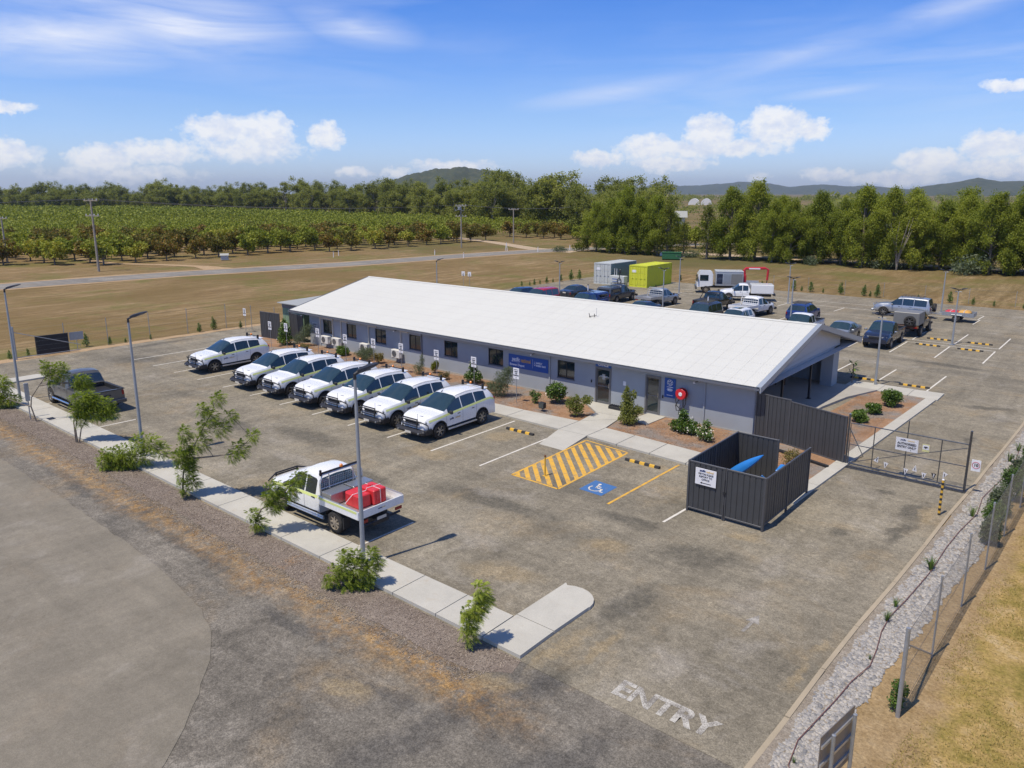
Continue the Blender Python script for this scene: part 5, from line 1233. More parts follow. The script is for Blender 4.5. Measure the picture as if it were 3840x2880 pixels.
def add_wheels(e, half, ys, r, w, kind='alloy'):
    tm, rm = wheel_meshes(r, w, kind)
    for y in ys:
        for s in (1, -1):
            t_ = link('wheel', tm, e, (s*(half-w/2), y, r), (0, 0, 0 if s > 0 else PI)); link('rim', rm, t_)
def shell(e, sp, paint):
    """lofted car body. sp: front y, rear y (front = +y), half width, profiles."""
    F_, Bk, hw = sp['front'], sp['rear'], sp['hw']; top, belt = sp['top'], sp['belt']
    wr = sp['r']*1.14; wy = sp['wheels']; zb = sp['sill']; rw = sp['roofw']; hood = sp['hood']
    ks = set([F_, Bk]+[p[0] for p in top]+sp['cuts'])
    for y in wy:
        for k in range(0, 11): ks.add(round(y+wr*math.cos(PI*k/10), 4))
        ks.add(y+wr+.001); ks.add(y-wr-.001)
    base = list(np.linspace(Bk, F_, 26))
    for v in base:
        if min(abs(v-k) for k in ks) > .07: ks.add(float(v))
    ys = sorted(k for k in ks if Bk-1e-6 <= k <= F_+1e-6)
    def arch(y):
        z = zb
        for c in wy:
            d = abs(y-c)
            if d < wr: z = max(z, sp['r']+math.sqrt(max(0, wr*wr-d*d))*.98)
        return z
    def section(y):
        zt = interp(top, y); hd = interp(hood, y); bl = min(interp(belt, y), hd-.02)
        c = max(0, min(1, (zt-hd)/max(.01, sp['roofz']-hd)))
        t = max(0, (y-(F_-.75))/.75); t2 = max(0, ((Bk+.45)-y)/.45)
        w_ = hw*(1-sp.get('nose', .16)*t**2.2-.06*t2**2)
        za = arch(y); ztl = min(zt, hd) if c <= 0 else hd
        za = min(za, bl-.12)
        rwv = (w_-.13)*(1-c)+(rw)*c
        p = [(w_-.05, za), (w_-.01, za+(bl-za)*.12), (w_+.0, za+(bl-za)*.45), (w_-.012, bl-.10), (w_-.045, bl)]
        if c <= .001:
            zt_ = min(zt, hd); bl2 = min(bl, zt_-.03)
            p[3] = (w_-.015, min(p[3][1], bl2-.06)); p[4] = (w_-.045, bl2)
            p += [(w_-.11, zt_-.012), (w_-.20, zt_-.003), (w_*.5, zt_+.012), (0, zt_+.018)]
        else:
            p += [(rwv+.035, zt-.135*c-.012*(1-c)), (rwv-.01, zt-.055*c-.006*(1-c)), (rwv-.14, zt-.008), (0, zt+.025)]
        return p
    secs = [section(y) for y in ys]; NR = 9
    meshes = {}
    def cls(yc, j):
        for (a, c, kind, rows) in sp['regions']:
            if a <= yc <= c and j in rows: return kind
        return 'body'
    def P(i, j, s): x, z = secs[i][j]; return (s*x, ys[i], z)
    for s in (1, -1):
        for i in range(len(ys)-1):
            yc = (ys[i]+ys[i+1])/2
            for j in range(NR-1):
                k = cls(yc, j)
                if k == 'none': continue
                key = k if k in ('body', 'windscreen', 'rear_window', 'roof') else (k, s)
                mb = meshes.setdefault(key, {})
                vs = mb.setdefault('v', []); fs = mb.setdefault('f', []); ix = mb.setdefault('ix', {})
                q = []
                for (a, c) in ((i, j), (i+1, j), (i+1, j+1), (i, j+1)):
                    kk = (a, c, s if secs[a][c][0] > 1e-6 else 0)
                    if kk not in ix: ix[kk] = len(vs); vs.append(P(a, c, s))
                    q.append(ix[kk])
                if s > 0: q = q[::-1]
                fs.append(tuple(q))
    caps = meshes['body']
    for i, flip in ((0, False), (len(ys)-1, True)):
        ring = [P(i, j, 1) for j in range(NR)]+[P(i, j, -1) for j in range(NR-2, -1, -1)]
        b0 = len(caps['v']); caps['v'] += ring; f = tuple(range(b0, b0+len(ring))); caps['f'].append(f if flip else f[::-1])
    out = {}
    for key, mb in meshes.items():
        k = key if isinstance(key, str) else key[0]
        nm = {'body': 'body', 'windscreen': 'windscreen', 'rear_window': 'rear_window'}.get(k, k.rstrip('0123456789_'))
        mat = paint
        if 'window' in k or k == 'windscreen': mat = M['glassw'] if k == 'windscreen' else M['glass']
        b = B(); b.add(mb['v'], mb['f']); o = b.build(nm, mat, e, True, ang=32); out[key] = o
    # chassis box so nothing is seen through underneath
    b = B(); b.box(-hw*.80, hw*.80, Bk+.12, F_-.15, zb-.05, min(interp(belt, 0)-.15, .95)); b.build('underbody', M['dark'], e)
    sp['P'] = lambda y, j, s=1, off=0.0: (lambda sec: (s*(sec[j][0]+off), y, sec[j][1]))(section(y))
    return out
def strip(e, name, sp, y0, y1, ja, jb, off, mat, n=14, fa=0., fb=1.):
    for s in (1, -1):
        b = B(); vs = []
        for i in range(n+1):
            y = y0+(y1-y0)*i/n; A = Vector(sp['P'](y, ja, s, off)); C_ = Vector(sp['P'](y, jb, s, off))
            vs += [tuple(A.lerp(C_, fa)), tuple(A.lerp(C_, fb))]
        b.add(vs, [(2*i, 2*i+1, 2*i+3, 2*i+2) if s < 0 else (2*i, 2*i+2, 2*i+3, 2*i+1) for i in range(n)])
        b.build(name, mat, e, True)
def seam(b, sp, y, j0, j1, s, w=.006, off=.003):
    vs = []
    for j in range(j0, j1+1):
        vs += [sp['P'](y-w, j, s, off), sp['P'](y+w, j, s, off)]
    n = j1-j0; b.add(vs, [(2*i, 2*i+1, 2*i+3, 2*i+2) for i in range(n)])
def common(e, sp, paint, mir=(.75, 1.12), mirmat=None, handles=(), seams=(), plate=True, lamps=True, tail=True, grille=True, tailz=(.85, 1.1)):
    F_, Bk, hw = sp['front'], sp['rear'], sp['hw']
    for s in (1, -1):
        b = B(); b.bbox(-.10, .10, -.06, .05, -.07, .09, .025); o = b.build('mirror', mirmat or M['plastic'], e, loc=(s*(hw+.10), mir[0], mir[1]))
        for hy, hz_ in handles:
            b = B(); b.bbox(-.012, .022, -.09, .09, -.02, .02, .006); b.build('handle', M['chrome'] if sp.get('chromeh') else M['plastic'], e, loc=(s*(sp['P'](hy, 3, 1)[0]+.0), hy, hz_))
        for y in seams: b = B(); seam(b, sp, y, 0, 4, s); b.build('door_seam', M['dark'], e)
        if lamps:
            hz_ = sp['lampz']; b = B(); b.bbox(-.19, .19, -.09, .05, -.055, .06, .025); b.build('headlight', M['lamp'], e, loc=(s*(hw-.33), F_-.12, hz_), rot=(0, 0, -s*.35))
        if tail:
            b = B(); b.bbox(-.05, .05, -.03, .10, tailz[0], tailz[1], .02); b.build('tail_light', M['redl'], e, loc=(s*(hw-.13), Bk-.0, 0))
    if grille:
        b = B(); b.bbox(-.42, .42, -.04, .03, sp['lampz']-.12, sp['lampz']+.07, .02)
        for k in range(3): b.box(-.40, .40, .03, .04, sp['lampz']-.09+k*.055, sp['lampz']-.075+k*.055)
        b.build('grille', M['plastic'], e, loc=(0, F_-.0, 0))
    if plate:
        b = B(); b.box(-.19, .19, -.01, .01, -.06, .06); b.build('number_plate', M['plate'], e, loc=(0, F_+.06, .50)); b = B(); b.box(-.19, .19, -.01, .01, -.06, .06); b.build('number_plate', M['plate'], e, loc=(0, Bk-.02, .80))

# ---- white crew wagon (front = +y in its own frame)
def crew_wagon():
    e = empty('crew_wagon', (0, 0, 0))
    sp = dict(front=2.28, rear=-2.46, hw=.94, r=.39, wheels=[1.42, -1.46], sill=.41, roofw=.66, roofz=1.80, lampz=.86, nose=.22,
      top=[(-2.46, .98), (-2.44, 1.12), (-2.38, 1.30), (-2.12, 1.62), (-1.95, 1.685), (-1.4, 1.775), (-.7, 1.82), (-.2, 1.80), (.14, 1.735), (.40, 1.61), (1.08, 1.20), (1.16, 1.165), (1.7, 1.12), (2.06, 1.05), (2.2, .95), (2.28, .76)],
      hood=[(-2.46, 1.14), (-2.3, 1.29), (-1.8, 1.29), (0, 1.18), (.98, 1.17), (1.06, 1.165), (1.7, 1.12), (2.08, 1.05), (2.2, .97), (2.28, .78)],
      belt=[(-2.46, 1.12), (-2.1, 1.27), (-1.8, 1.27), (0, 1.15), (1.0, 1.08), (2.0, .99), (2.28, .74)],
      cuts=[-2.30, -2.05, -1.78, -1.05, -1.0, -.12, -.07, .86, .95],
      regions=[(.16, 1.06, 'windscreen', (5, 6, 7)), (-2.36, -2.13, 'rear_window', (6, 7)), (-1.78, -1.05, 'side_window1', (4,)), (-1.0, -.12, 'side_window2', (4,)), (-.07, .86, 'side_window3', (4,)),
               (-1.04, -.10, 'door1', (1, 2, 3)), (-.10, .98, 'door2', (1, 2, 3))])
    shell(e, sp, M['white'])
    strip(e, 'reflective_stripe', sp, -2.38, 2.02, 3, 4, .004, M['hiviz'], 30, .05, .98)
    strip(e, 'sill_trim', sp, -.98, .94, 0, 1, .006, M['plastic'], 8, 0, .8)
    common(e, sp, M['white'], mir=(.80, 1.13), handles=((-.82, .99), (.16, .95)), seams=(-1.045, -.10, .985), plate=False, tailz=(.85, 1.18), tail=True)
    for s in (1, -1):           # dark wheel arch flares
        for wy in sp['wheels']:
            b = B(); vs = []; n = 12; rr = sp['r']*1.14
            for k in range(n+1):
                a = PI*k/n; yy_ = wy+rr*math.cos(a); zz = sp['r']+rr*math.sin(a)*.98
                x0 = sp['P'](yy_, 1, 1)[0]; y2 = wy+(rr+.035)*math.cos(a); z2 = sp['r']+(rr+.035)*math.sin(a)
                vs += [(s*(x0-.12), yy_, zz), (s*(x0+.008), yy_, zz), (s*(x0+.008), y2, z2)]
            b.add(vs, [(3*i+q_, 3*i+3+q_, 3*i+4+q_, 3*i+1+q_) for i in range(n) for q_ in (0, 1)]); b.build('wheel_arch', M['dark'] , e)
        b = B(); b.tube([(s*.98, -1.0, .36), (s*1.0, .95, .36)], .035, 6); b.box(min(s*.9, s*1.03), max(s*.9, s*1.03), -.98, .93, .385, .40); b.build('side_step', M['alu'], e)
        # roof gutter line and rail
        b = B(); b.tube([(s*.635, y, interp(sp['top'], y)-.02) for y in (-1.9, -1.3, -.6, 0, .12)], .010, 4); b.build('roof_rail', M['canopyg'], e)
    # bull bar
    b = B()
    b.bbox(-.93, .93, 2.22, 2.50, .36, .58, .06); b.bbox(-.80, .80, 2.30, 2.54, .40, .52, .03)
    for s in (1, -1): b.bbox(min(s*.88, s*.97), max(s*.88, s*.97), 1.92, 2.35, .36, .62, .03)
    b.build('bull_bar', M['dark'], e)
    b = B()
    for z in (.72, .84, .96): b.tube([(-.46, 2.42, z), (.46, 2.42, z)], .022, 6)
    for x in (-.46, .46): b.tube([(x, 2.42, .55), (x, 2.42, .98), (x*.98, 2.36, 1.04)], .03, 6)
    b.tube([(-.46, 2.38, 1.04), (.46, 2.38, 1.04)], .03, 6)
    for s in (1, -1): b.tube([(s*.46, 2.42, .98), (s*.80, 2.34, .92), (s*.93, 2.18, .80), (s*.93, 2.15, .60)], .026, 6)
    b.build('bull_bar_hoop', M['plastic'], e)
    b = B(); b.box(-.19, .19, 2.545, 2.555, .40, .50); b.build('number_plate', M['plate'], e)
    for s in (1, -1): b = B(); b.lathe([(0, 0), (.04, 0), (.045, -.03), (.03, -.06)], 10, 'y', (s*.66, 2.56, .46)); b.build('fog_lamp', M['lamp'], e)
    b = B(); b.tube([(-.52, 2.42, .9), (-.55, 2.44, 1.35)], .008, 5); b.build('aerial', M['dark'], e)
    b = B(); b.tube([(.25, .12, 1.77), (.25, .02, 1.82)], .02, 5); b.tube([(.25, .08, 1.79), (.25, -.15, 1.98)], .006, 4); b.build('roof_aerial', M['dark'], e)
    # roof bar with beacon
    b = B(); b.bbox(-.66, .66, -1.86, -1.76, 1.79, 1.83, .01)
    for s in (1, -1): b.box(s*.66-.03, s*.66+.03, -1.87, -1.75, 1.66, 1.91)
    b.build('roof_bar', M['dark'], e)
    b = B(); b.lathe([(.06, 1.83), (.06, 1.90), (.03, 1.935), (0, 1.94)], 10, 'z', (.12, -1.81, 0)); b.build('beacon', M['amber'], e, True)
    b = B(); b.bbox(-.6, .6, -2.24, -2.0, 1.63, 1.67, .015); b.build('spoiler', M['white'], e)
    # door and bonnet lettering
    for s in (1, -1):
        x = sp['P'](.45, 2, 1)[0]+.006
        Mx = frame((s*x, .45, .80), (0, s, 0), (0, 0, 1))
        b = B(); b.text('pacific', .13, Mx @ Matrix.Translation((-.20, 0, 0)), off=.002, wscale=.8); b.build('door_lettering', M['inkn'], e)
        b = B(); b.text('national', .13, Mx @ Matrix.Translation((.20, 0.0, 0)), off=.002, wscale=.8); b.build('pale_door_lettering', M['inkg'], e)
        b = B(); b.box(-.1, .1, -.001, .001, -.10, .10); o = b.build('window_sticker', M['signr'], e, loc=(s*(.80), -1.65, 1.34), rot=(0, s*.25, s*PI/2))
    b = B(); b.text('pacific', .11, frame((-.30, 1.95, 1.083), (-1, 0, 0), (0, -.99, .12)), off=.002, wscale=.8); b.build('bonnet_lettering', M['inkn'], e)
    b = B(); b.bbox(-.9, .9, -.03, .08, .38, .74, .04); b.build('rear_bumper', M['white'], e, loc=(0, -2.46, 0))
    add_wheels(e, .945, sp['wheels'], .385, .26, 'alloy')
    return e
cw0 = crew_wagon(); GW = 'white crew wagons parked in a row facing the street'
wl = [(-24.48, 24.55, 180.3, 'white crew wagon nearest the company sign, at the right end of the row'), (-27.3, 24.5, 179.8, 'white crew wagon second from the right end of the row'), (-30.15, 24.5, 180.2, 'white crew wagon third from the right, partly behind the nearest light pole'),
      (-32.92, 24.5, 179.8, 'white crew wagon in the middle of the row of seven'), (-35.9, 24.5, 180.2, 'white crew wagon fifth from the right end of the row'), (-38.7, 24.5, 180, 'white crew wagon just right of the gap in the row'), (-44.55, 24.8, 179.0, 'white crew wagon standing apart at the left end of the row')]
for i, (x, y, a, t_) in enumerate(wl):
    e = cw0 if i == 0 else copy_tree(cw0)
    e.location = (x, y, .02); e.rotation_euler = (0, 0, R(a)); tag(e, t_, 'wagon', GW)

for i, e in enumerate([o for o in bpy.data.objects if o.get('category') == 'wagon']):
    if i == 2: b = B(); b.box(-.35, .05, .98, 1.10, 1.262, 1.275); b.box(.15, .40, .94, 1.04, 1.285, 1.295); b.build('dashboard_papers', M['sgn'], e)
# ---- generic vehicles for the rest
def generic(kind, paint, label, loc, rz, cat, opts=()):
    e = empty({'ute': 'pickup', 'tray': 'tray_ute', 'sedan': 'sedan', 'hatch': 'hatchback', 'suv': 'four_wheel_drive'}[kind], (loc[0], loc[1], .02), R(rz)); tag(e, label, cat)
    if kind in ('ute', 'tray'):
        lift = .08 if 'lift' in opts else 0
        sp = dict(front=2.40, rear=-2.72 if kind == 'ute' else -.62, hw=.92, r=.39+lift*.3, wheels=[1.50, -1.52], sill=.44+lift, roofw=.68, roofz=1.76+lift, lampz=.86+lift, nose=.15,
          top=[(-2.72, 1.10), (-.66, 1.12), (-.62, 1.18), (-.50, 1.60), (-.38, 1.72), (0, 1.76), (.35, 1.74), (.48, 1.70), (1.12, 1.19), (1.2, 1.155), (1.8, 1.09), (2.2, 1.0), (2.34, .9), (2.40, .74)],
          hood=[(-2.72, 1.10), (1.12, 1.15), (1.2, 1.155), (1.8, 1.09), (2.2, 1.0), (2.34, .9), (2.40, .74)],
          belt=[(-2.72, 1.07), (0, 1.07), (1.1, 1.03), (2.1, .95), (2.40, .70)], cuts=[-.45, .10, .16, 1.0, -.56, -2.64, -.70],
          regions=[(.50, 1.10, 'windscreen', (5, 6, 7)), (-.61, -.50, 'rear_window', (6, 7)), (-.46, .10, 'side_window1', (4,)), (.16, 1.0, 'side_window2', (4,)), (-2.64, -.70, 'none', (5, 6, 7)),
                   (-.56, .13, 'door1', (1, 2, 3)), (.13, 1.12, 'door2', (1, 2, 3))])
        if lift:
            for k_ in ('top', 'hood', 'belt'): sp[k_] = [(a, c+lift) for a, c in sp[k_]]
        if kind == 'tray':
            sp['wheels'] = [1.50]; sp['top'] = [p for p in sp['top'] if p[0] >= -.62]; sp['cuts'] = [c for c in sp['cuts'] if c > -.6]
        shell(e, sp, paint)
        if kind == 'ute':
            z = 1.07+lift; b = B()
            b.box(-.76, .76, -2.62, -.72, .62+lift, .64+lift); b.box(-.80, -.76, -2.66, -.70, .62+lift, z); b.box(.76, .80, -2.66, -.70, .62+lift, z); b.box(-.76, .76, -.74, -.70, .64+lift, z); b.box(-.76, .76, -2.66, -2.62, .64+lift, z)
            b.build('tub_liner', M['plastic'], e)
            b = B()
            for s in (1, -1): b.bbox(min(s*.76, s*.90), max(s*.76, s*.90), -2.70, -.68, z, z+.035, .01)
            b.bbox(-.9, .9, -2.74, -2.62, z, z+.035, .01); b.build('tub_rail', M['plastic'], e)
            b = B(); b.bbox(-.9, .9, -2.86, -2.70, .44+lift, .62+lift, .03); b.build('rear_bumper', M['dark'] if 'dark' in opts else M['gunm'], e)
            b = B(); b.box(-.18, .18, -2.745, -2.725, .80+lift, .90+lift); b.build('tailgate_badge', M['dark'], e)
            seams = (-.60, .13, 1.13, -.66)
        else: seams = (.13, 1.13)
        common(e, sp, paint, mir=(1.0, 1.14+lift), handles=((-.35, .97+lift), (.33, .95+lift)), seams=seams, tail=kind == 'ute', plate=False, mirmat=M['chrome'] if 'chrome' in opts else None, tailz=(.80+lift, 1.04+lift))
        if kind == 'tray':
            b = B(); b.box(-.32, .32, -2.8, -.5, .45, .66); b.tube([(-.5, -1.52, .39), (.5, -1.52, .39)], .05, 8); b.build('chassis', M['dark'], e)
        strip(e, 'sill_trim', sp, -.5, 1.05, 0, 1, .006, M['plastic'], 8, 0, .8)
        wheels = [1.50, -1.52]; wr = sp['r']; hwv = .94+lift*.4; wk = 'steel' if kind == 'tray' else ('dark' if lift else 'alloy')
        if 'bar' in opts:
            b = B(); b.bbox(-.93, .93, 2.34, 2.60, .40+lift, .62+lift, .05)
            for z in (.78, .92): b.tube([(-.45, 2.52, z+lift), (.45, 2.52, z+lift)], .025, 6)
            for x in (-.45, .45): b.tube([(x, 2.52, .6+lift), (x, 2.5, 1.02+lift)], .03, 6)
            b.tube([(-.9, 2.3, .88+lift), (-.45, 2.5, 1.0+lift), (.45, 2.5, 1.0+lift), (.9, 2.3, .88+lift)], .028, 6); b.build('bull_bar', M['dark'], e)
        if 'canopy' in opts:
            z = 1.12+lift; b = B(); vs = []
            for zz, i_, f_, r_ in ((z, 0, 0, 0), (z+.42, .05, .04, .08), (z+.56, .16, .12, .2)): vs += [(-.88+i_, -2.66+r_, zz), (.88-i_, -2.66+r_, zz), (.88-i_, -.68-f_*.2, zz), (-.88+i_, -.68-f_*.2, zz)]
            b.add(vs, [(k*4+i, k*4+(i+1) % 4, k*4+4+(i+1) % 4, k*4+4+i) for k in range(2) for i in range(4)]+[(8, 9, 10, 11)]); b.build('canopy', paint, e)
            b = B(); b.box(-.885, -.86, -2.3, -1.0, z+.12, z+.36); b.box(.86, .885, -2.3, -1.0, z+.12, z+.36); b.box(-.6, .6, -2.665, -2.62, z+.1, z+.38); b.build('canopy_glass', M['glass'], e)
        if 'rack' in opts:
            b = B(); z = 1.95+lift
            for y in (-.3, .1, .45): b.tube([(-.66, y, z-.08), (.66, y, z-.08)], .02, 5)
            for x in (-.66, 0, .66): b.tube([(x, -.5, z-.08), (x, .6, z-.08)], .02, 5)
            for x in (-.6, .6):
                for y in (-.3, .4): b.tube([(x, y, z-.2), (x, y, z-.08)], .02, 5)
            b.build('roof_rack', M['dark'], e)
        if 'sports' in opts:
            b = B(); b.tube([(-.8, -1.4, 1.1+lift), (-.72, -.95, 1.62+lift), (.72, -.95, 1.62+lift), (.8, -1.4, 1.1+lift)], .045, 6); b.build('sports_bar', M['black'], e)
        if 'cover' in opts:
            b = B(); b.bbox(-.84, .84, -2.66, -.72, 1.09+lift, 1.14+lift, .015); b.build('tonneau_cover', M['plastic'], e)
        if 'snorkel' in opts:
            b = B(); b.tube([(-.95, 1.5, .95+lift), (-.97, 1.3, 1.15+lift), (-.80, .55, 1.75+lift), (-.80, .5, 1.95+lift)], .04, 6); b.build('snorkel', M['dark'], e)
    else:
        if kind == 'suv':
            sp = dict(front=2.30, rear=-2.35, hw=.93, r=.385, wheels=[1.42, -1.38], sill=.42, roofw=.71, roofz=1.80, lampz=.86,
              top=[(-2.35, 1.02), (-2.30, 1.2), (-2.16, 1.72), (-1.9, 1.78), (-.5, 1.82), (.1, 1.79), (.3, 1.74), (.96, 1.20), (1.06, 1.165), (1.8, 1.10), (2.12, 1.03), (2.22, .95), (2.30, .76)],
              hood=[(-2.35, 1.12), (.96, 1.16), (1.06, 1.165), (1.8, 1.10), (2.12, 1.03), (2.22, .95), (2.30, .76)], belt=[(-2.35, 1.09), (0, 1.09), (1.0, 1.05), (2.0, .98), (2.30, .72)], cuts=[-2.05, -1.05, -1.0, -.12, -.07, .86],
              regions=[(.31, .95, 'windscreen', (5, 6, 7)), (-2.29, -2.17, 'rear_window', (6, 7)), (-2.05, -1.05, 'side_window1', (4,)), (-1.0, -.12, 'side_window2', (4,)), (-.07, .86, 'side_window3', (4,)), (-1.04, -.10, 'door1', (1, 2, 3)), (-.10, .98, 'door2', (1, 2, 3))])
            rz_t = 1.8
        elif kind == 'sedan':
            sp = dict(front=2.30, rear=-2.30, hw=.88, r=.32, wheels=[1.38, -1.36], sill=.30, roofw=.60, roofz=1.43, lampz=.66,
              top=[(-2.30, .82), (-2.24, .98), (-1.75, 1.02), (-1.6, 1.03), (-.85, 1.38), (-.5, 1.42), (0, 1.44), (.25, 1.41), (1.02, .98), (1.1, .96), (1.8, .86), (2.15, .74), (2.30, .58)],
              hood=[(-2.30, .92), (-1.6, 1.0), (1.02, .95), (1.1, .95), (1.8, .86), (2.15, .74), (2.30, .58)], belt=[(-2.30, .85), (-1.4, .93), (0, .92), (1.0, .86), (2.0, .74), (2.30, .5)], cuts=[-1.2, -.35, -.3, .9, -1.55],
              regions=[(.27, 1.0, 'windscreen', (5, 6, 7)), (-1.58, -.87, 'rear_window', (5, 6, 7)), (-1.2, -.35, 'side_window1', (4,)), (-.3, .85, 'side_window2', (4,)), (-1.15, -.32, 'door1', (1, 2, 3)), (-.32, .95, 'door2', (1, 2, 3))])
        else:
            sp = dict(front=2.12, rear=-2.16, hw=.90, r=.34, wheels=[1.30, -1.30], sill=.36, roofw=.64, roofz=1.60, lampz=.76,
              top=[(-2.16, .95), (-2.10, 1.1), (-1.72, 1.50), (-1.5, 1.56), (-.5, 1.61), (0.0, 1.59), (.22, 1.55), (.95, 1.10), (1.04, 1.07), (1.6, .99), (1.95, .88), (2.12, .66)],
              hood=[(-2.16, 1.0), (.95, 1.06), (1.04, 1.07), (1.6, .99), (1.95, .88), (2.12, .66)], belt=[(-2.16, 1.0), (0, .99), (1.0, .95), (1.9, .82), (2.12, .6)], cuts=[-1.6, -1.0, -.3, -.25, .8],
              regions=[(.24, .93, 'windscreen', (5, 6, 7)), (-2.09, -1.73, 'rear_window', (6, 7)), (-1.6, -1.0, 'side_window1', (4,)), (-.95, -.3, 'side_window2', (4,)), (-.25, .8, 'side_window3', (4,)), (-1.0, -.27, 'door1', (1, 2, 3)), (-.27, .92, 'door2', (1, 2, 3))])
        shell(e, sp, paint)
        z0 = sp['lampz']
        common(e, sp, paint, mir=(.72, interp(sp['belt'], .7)+.06), mirmat=paint, handles=((-.8, interp(sp['belt'], -.8)-.10), (.15, interp(sp['belt'], 0)-.11)), seams=(-.1, .97), tailz=(z0-.02, z0+.20))
        wheels = sp['wheels']; wr = sp['r']; hwv = sp['hw']+.01; wk = 'alloy'
        if kind == 'suv' and 'bar' in opts:
            b = B(); b.bbox(-.93, .93, 2.26, 2.50, .38, .60, .05); b.tube([(-.9, 2.2, .8), (-.45, 2.42, 1.0), (.45, 2.42, 1.0), (.9, 2.2, .8)], .03, 6); b.build('bull_bar', paint, e)
        if 'spare' in opts:
            tm, rm = wheel_meshes(.38, .25, 'alloy'); t_ = link('spare_wheel', tm, e, (.1, -2.52, 1.0), (0, 0, -PI/2)); link('rim', rm, t_)
        if 'rack' in opts:
            b = B(); zt = sp['roofz']+.08
            for y in np.linspace(-1.6, .1, 8): b.tube([(-.62, y, zt), (.62, y, zt)], .015, 4)
            b.tube([(-.62, -1.7, zt), (-.62, .2, zt)], .02, 4); b.tube([(.62, -1.7, zt), (.62, .2, zt)], .02, 4)
            for s in (1, -1):
                for y in (-1.5, 0): b.tube([(s*.6, y, zt-.1), (s*.6, y, zt)], .02, 4)
            b.build('roof_rack', M['dark'], e)
        if 'sunroof' in opts: b = B(); b.box(-.36, .36, -.9, -.05, 1.625, 1.632); b.build('sunroof', M['glass'], e)
    add_wheels(e, hwv, wheels, wr, .27 if kind != 'sedan' else .21, wk)
    return e, sp

# grey American-style pickup beside the street path: nose to -y side (parked facing the path)
e, sp = generic('ute', M['grey'], 'dark grey crew cab pickup with chrome step parked by the street path', (-42.3, 15.12), 90, 'pickup', ())
e.scale = (1.09, 1.06, 1.07)
for s in (1, -1): b = B(); b.tube([(s*.98, -1.0, .40), (s*1.0, 1.0, .40)], .05, 6); b.build('side_step', M['chrome'], e)
b = B(); b.box(-.25, .25, -2.735, -2.728, .83, .89); b.build('tailgate_lettering', M['dark'], e)
# ---- white tray ute with red tank, foreground
e, sp = generic('tray', M['white'], 'white dual cab tray ute carrying a red tank in the foreground', (-20.75, 14.88), 90, 'ute', ('bar',))
ute = e
strip(e, 'reflective_stripe', sp, -.55, 2.1, 3, 4, .004, M['hiviz'], 20, .0, .95)
b = B(); b.bbox(-.93, .93, -2.78, -.72, .86, .90, .01); b.build('tray_floor', M['alu'], e)
for s in (1, -1): b = B(); b.bbox(min(s*.93, s*.965), max(s*.93, s*.965), -2.78, -.74, .84, 1.12, .008); b.build('drop_side', M['white'], e); 
for s in (1, -1): b = B(); b.box(min(s*.966, s*.970), max(s*.966, s*.970), -2.74, -.76, 1.03, 1.11); b.build('side_stripe', M['hiviz'], e); b = B(); b.tube([(s*.945, -2.78, 1.135), (s*.945, -.74, 1.135)], .022, 6); b.build('side_rail', M['alu'], e)
b = B(); b.bbox(-.965, .965, -2.82, -2.785, .84, 1.12, .008); b.build('tailgate', M['white'], e)
b = B(); b.box(-.14, .02, -2.826, -2.821, .97, 1.00); b.build('tailgate_lettering', M['inkn'], e); b = B(); b.box(.02, .16, -2.826, -2.821, .97, 1.00); b.build('pale_tailgate_lettering', M['inkg'], e)
for s in (1, -1): b = B(); b.box(s*.72-.14, s*.72+.14, -2.83, -2.80, .68, .78); b.build('tail_light', M['redl'], e); b = B(); b.box(s*.78-.14, s*.78+.14, -2.0, -1.96, .28, .66); b.build('mud_flap', M['dark'], e)
for s in (1, -1):
    b = B(); vs = []; n = 8
    for k in range(n+1): a = R(20)+R(140)*k/n; vs += [(s*.68, -1.52+.47*math.cos(a), .39+.44*math.sin(a)), (s*.96, -1.52+.47*math.cos(a), .39+.44*math.sin(a))]
    b.add(vs, [(2*i, 2*i+1, 2*i+3, 2*i+2) for i in range(n)]); b.build('mudguard', M['plastic'], e)
b = B(); b.box(-.19, .19, -2.82, -2.80, .60, .70); b.build('number_plate', M['plate'], e); b = B(); b.tube([(-.8, -2.78, .58), (.8, -2.78, .58)], .04, 6); b.build('tow_bar', M['dark'], e)
b = B()       # headboard frame with woven mesh
b.tube([(-.88, -.78, .9), (-.88, -.78, 1.55), (-.74, -.72, 1.80), (.74, -.72, 1.80), (.88, -.78, 1.55), (.88, -.78, .9)], .028, 8)
for x in (-.5, .5): b.tube([(x, -.79, .92), (x, -.76, 1.78)], .02, 6)
b.tube([(-.88, -.79, 1.35), (.88, -.79, 1.35)], .018, 6); b.build('headboard', M['alu'], e)
b = B()
for k in range(24): x = -.84+k*.073; b.tube([(x, -.77, 1.12), (x, -.75, 1.66)], .006, 3)
for k in range(8): z = 1.14+k*.073; b.tube([(-.86, -.77, z), (.86, -.77, z)], .006, 3)
o = b.build('headboard_mesh', M['alu'], e); o['kind'] = 'stuff'
b = B(); b.tube([(-.85, -.72, 1.86), (.85, -.72, 1.86)], .03, 6)
for x in (-.8, .8): b.box(x-.03, x+.03, -.75, -.69, 1.78, 1.98)
b.build('roof_bar', M['dark'], e)
b = B(); b.lathe([(.06, 1.88), (.06, 1.94), (.02, 1.98), (0, 1.98)], 10, 'z', (0.05, -.72, 0)); b.build('beacon', M['amber'], e, True)
for s in (1, -1): b = B(); b.bbox(min(s*.04, s*.90), max(s*.04, s*.90), -1.36, -.86, .91, 1.30, .012); b.build('tool_box', M['checker'], e)
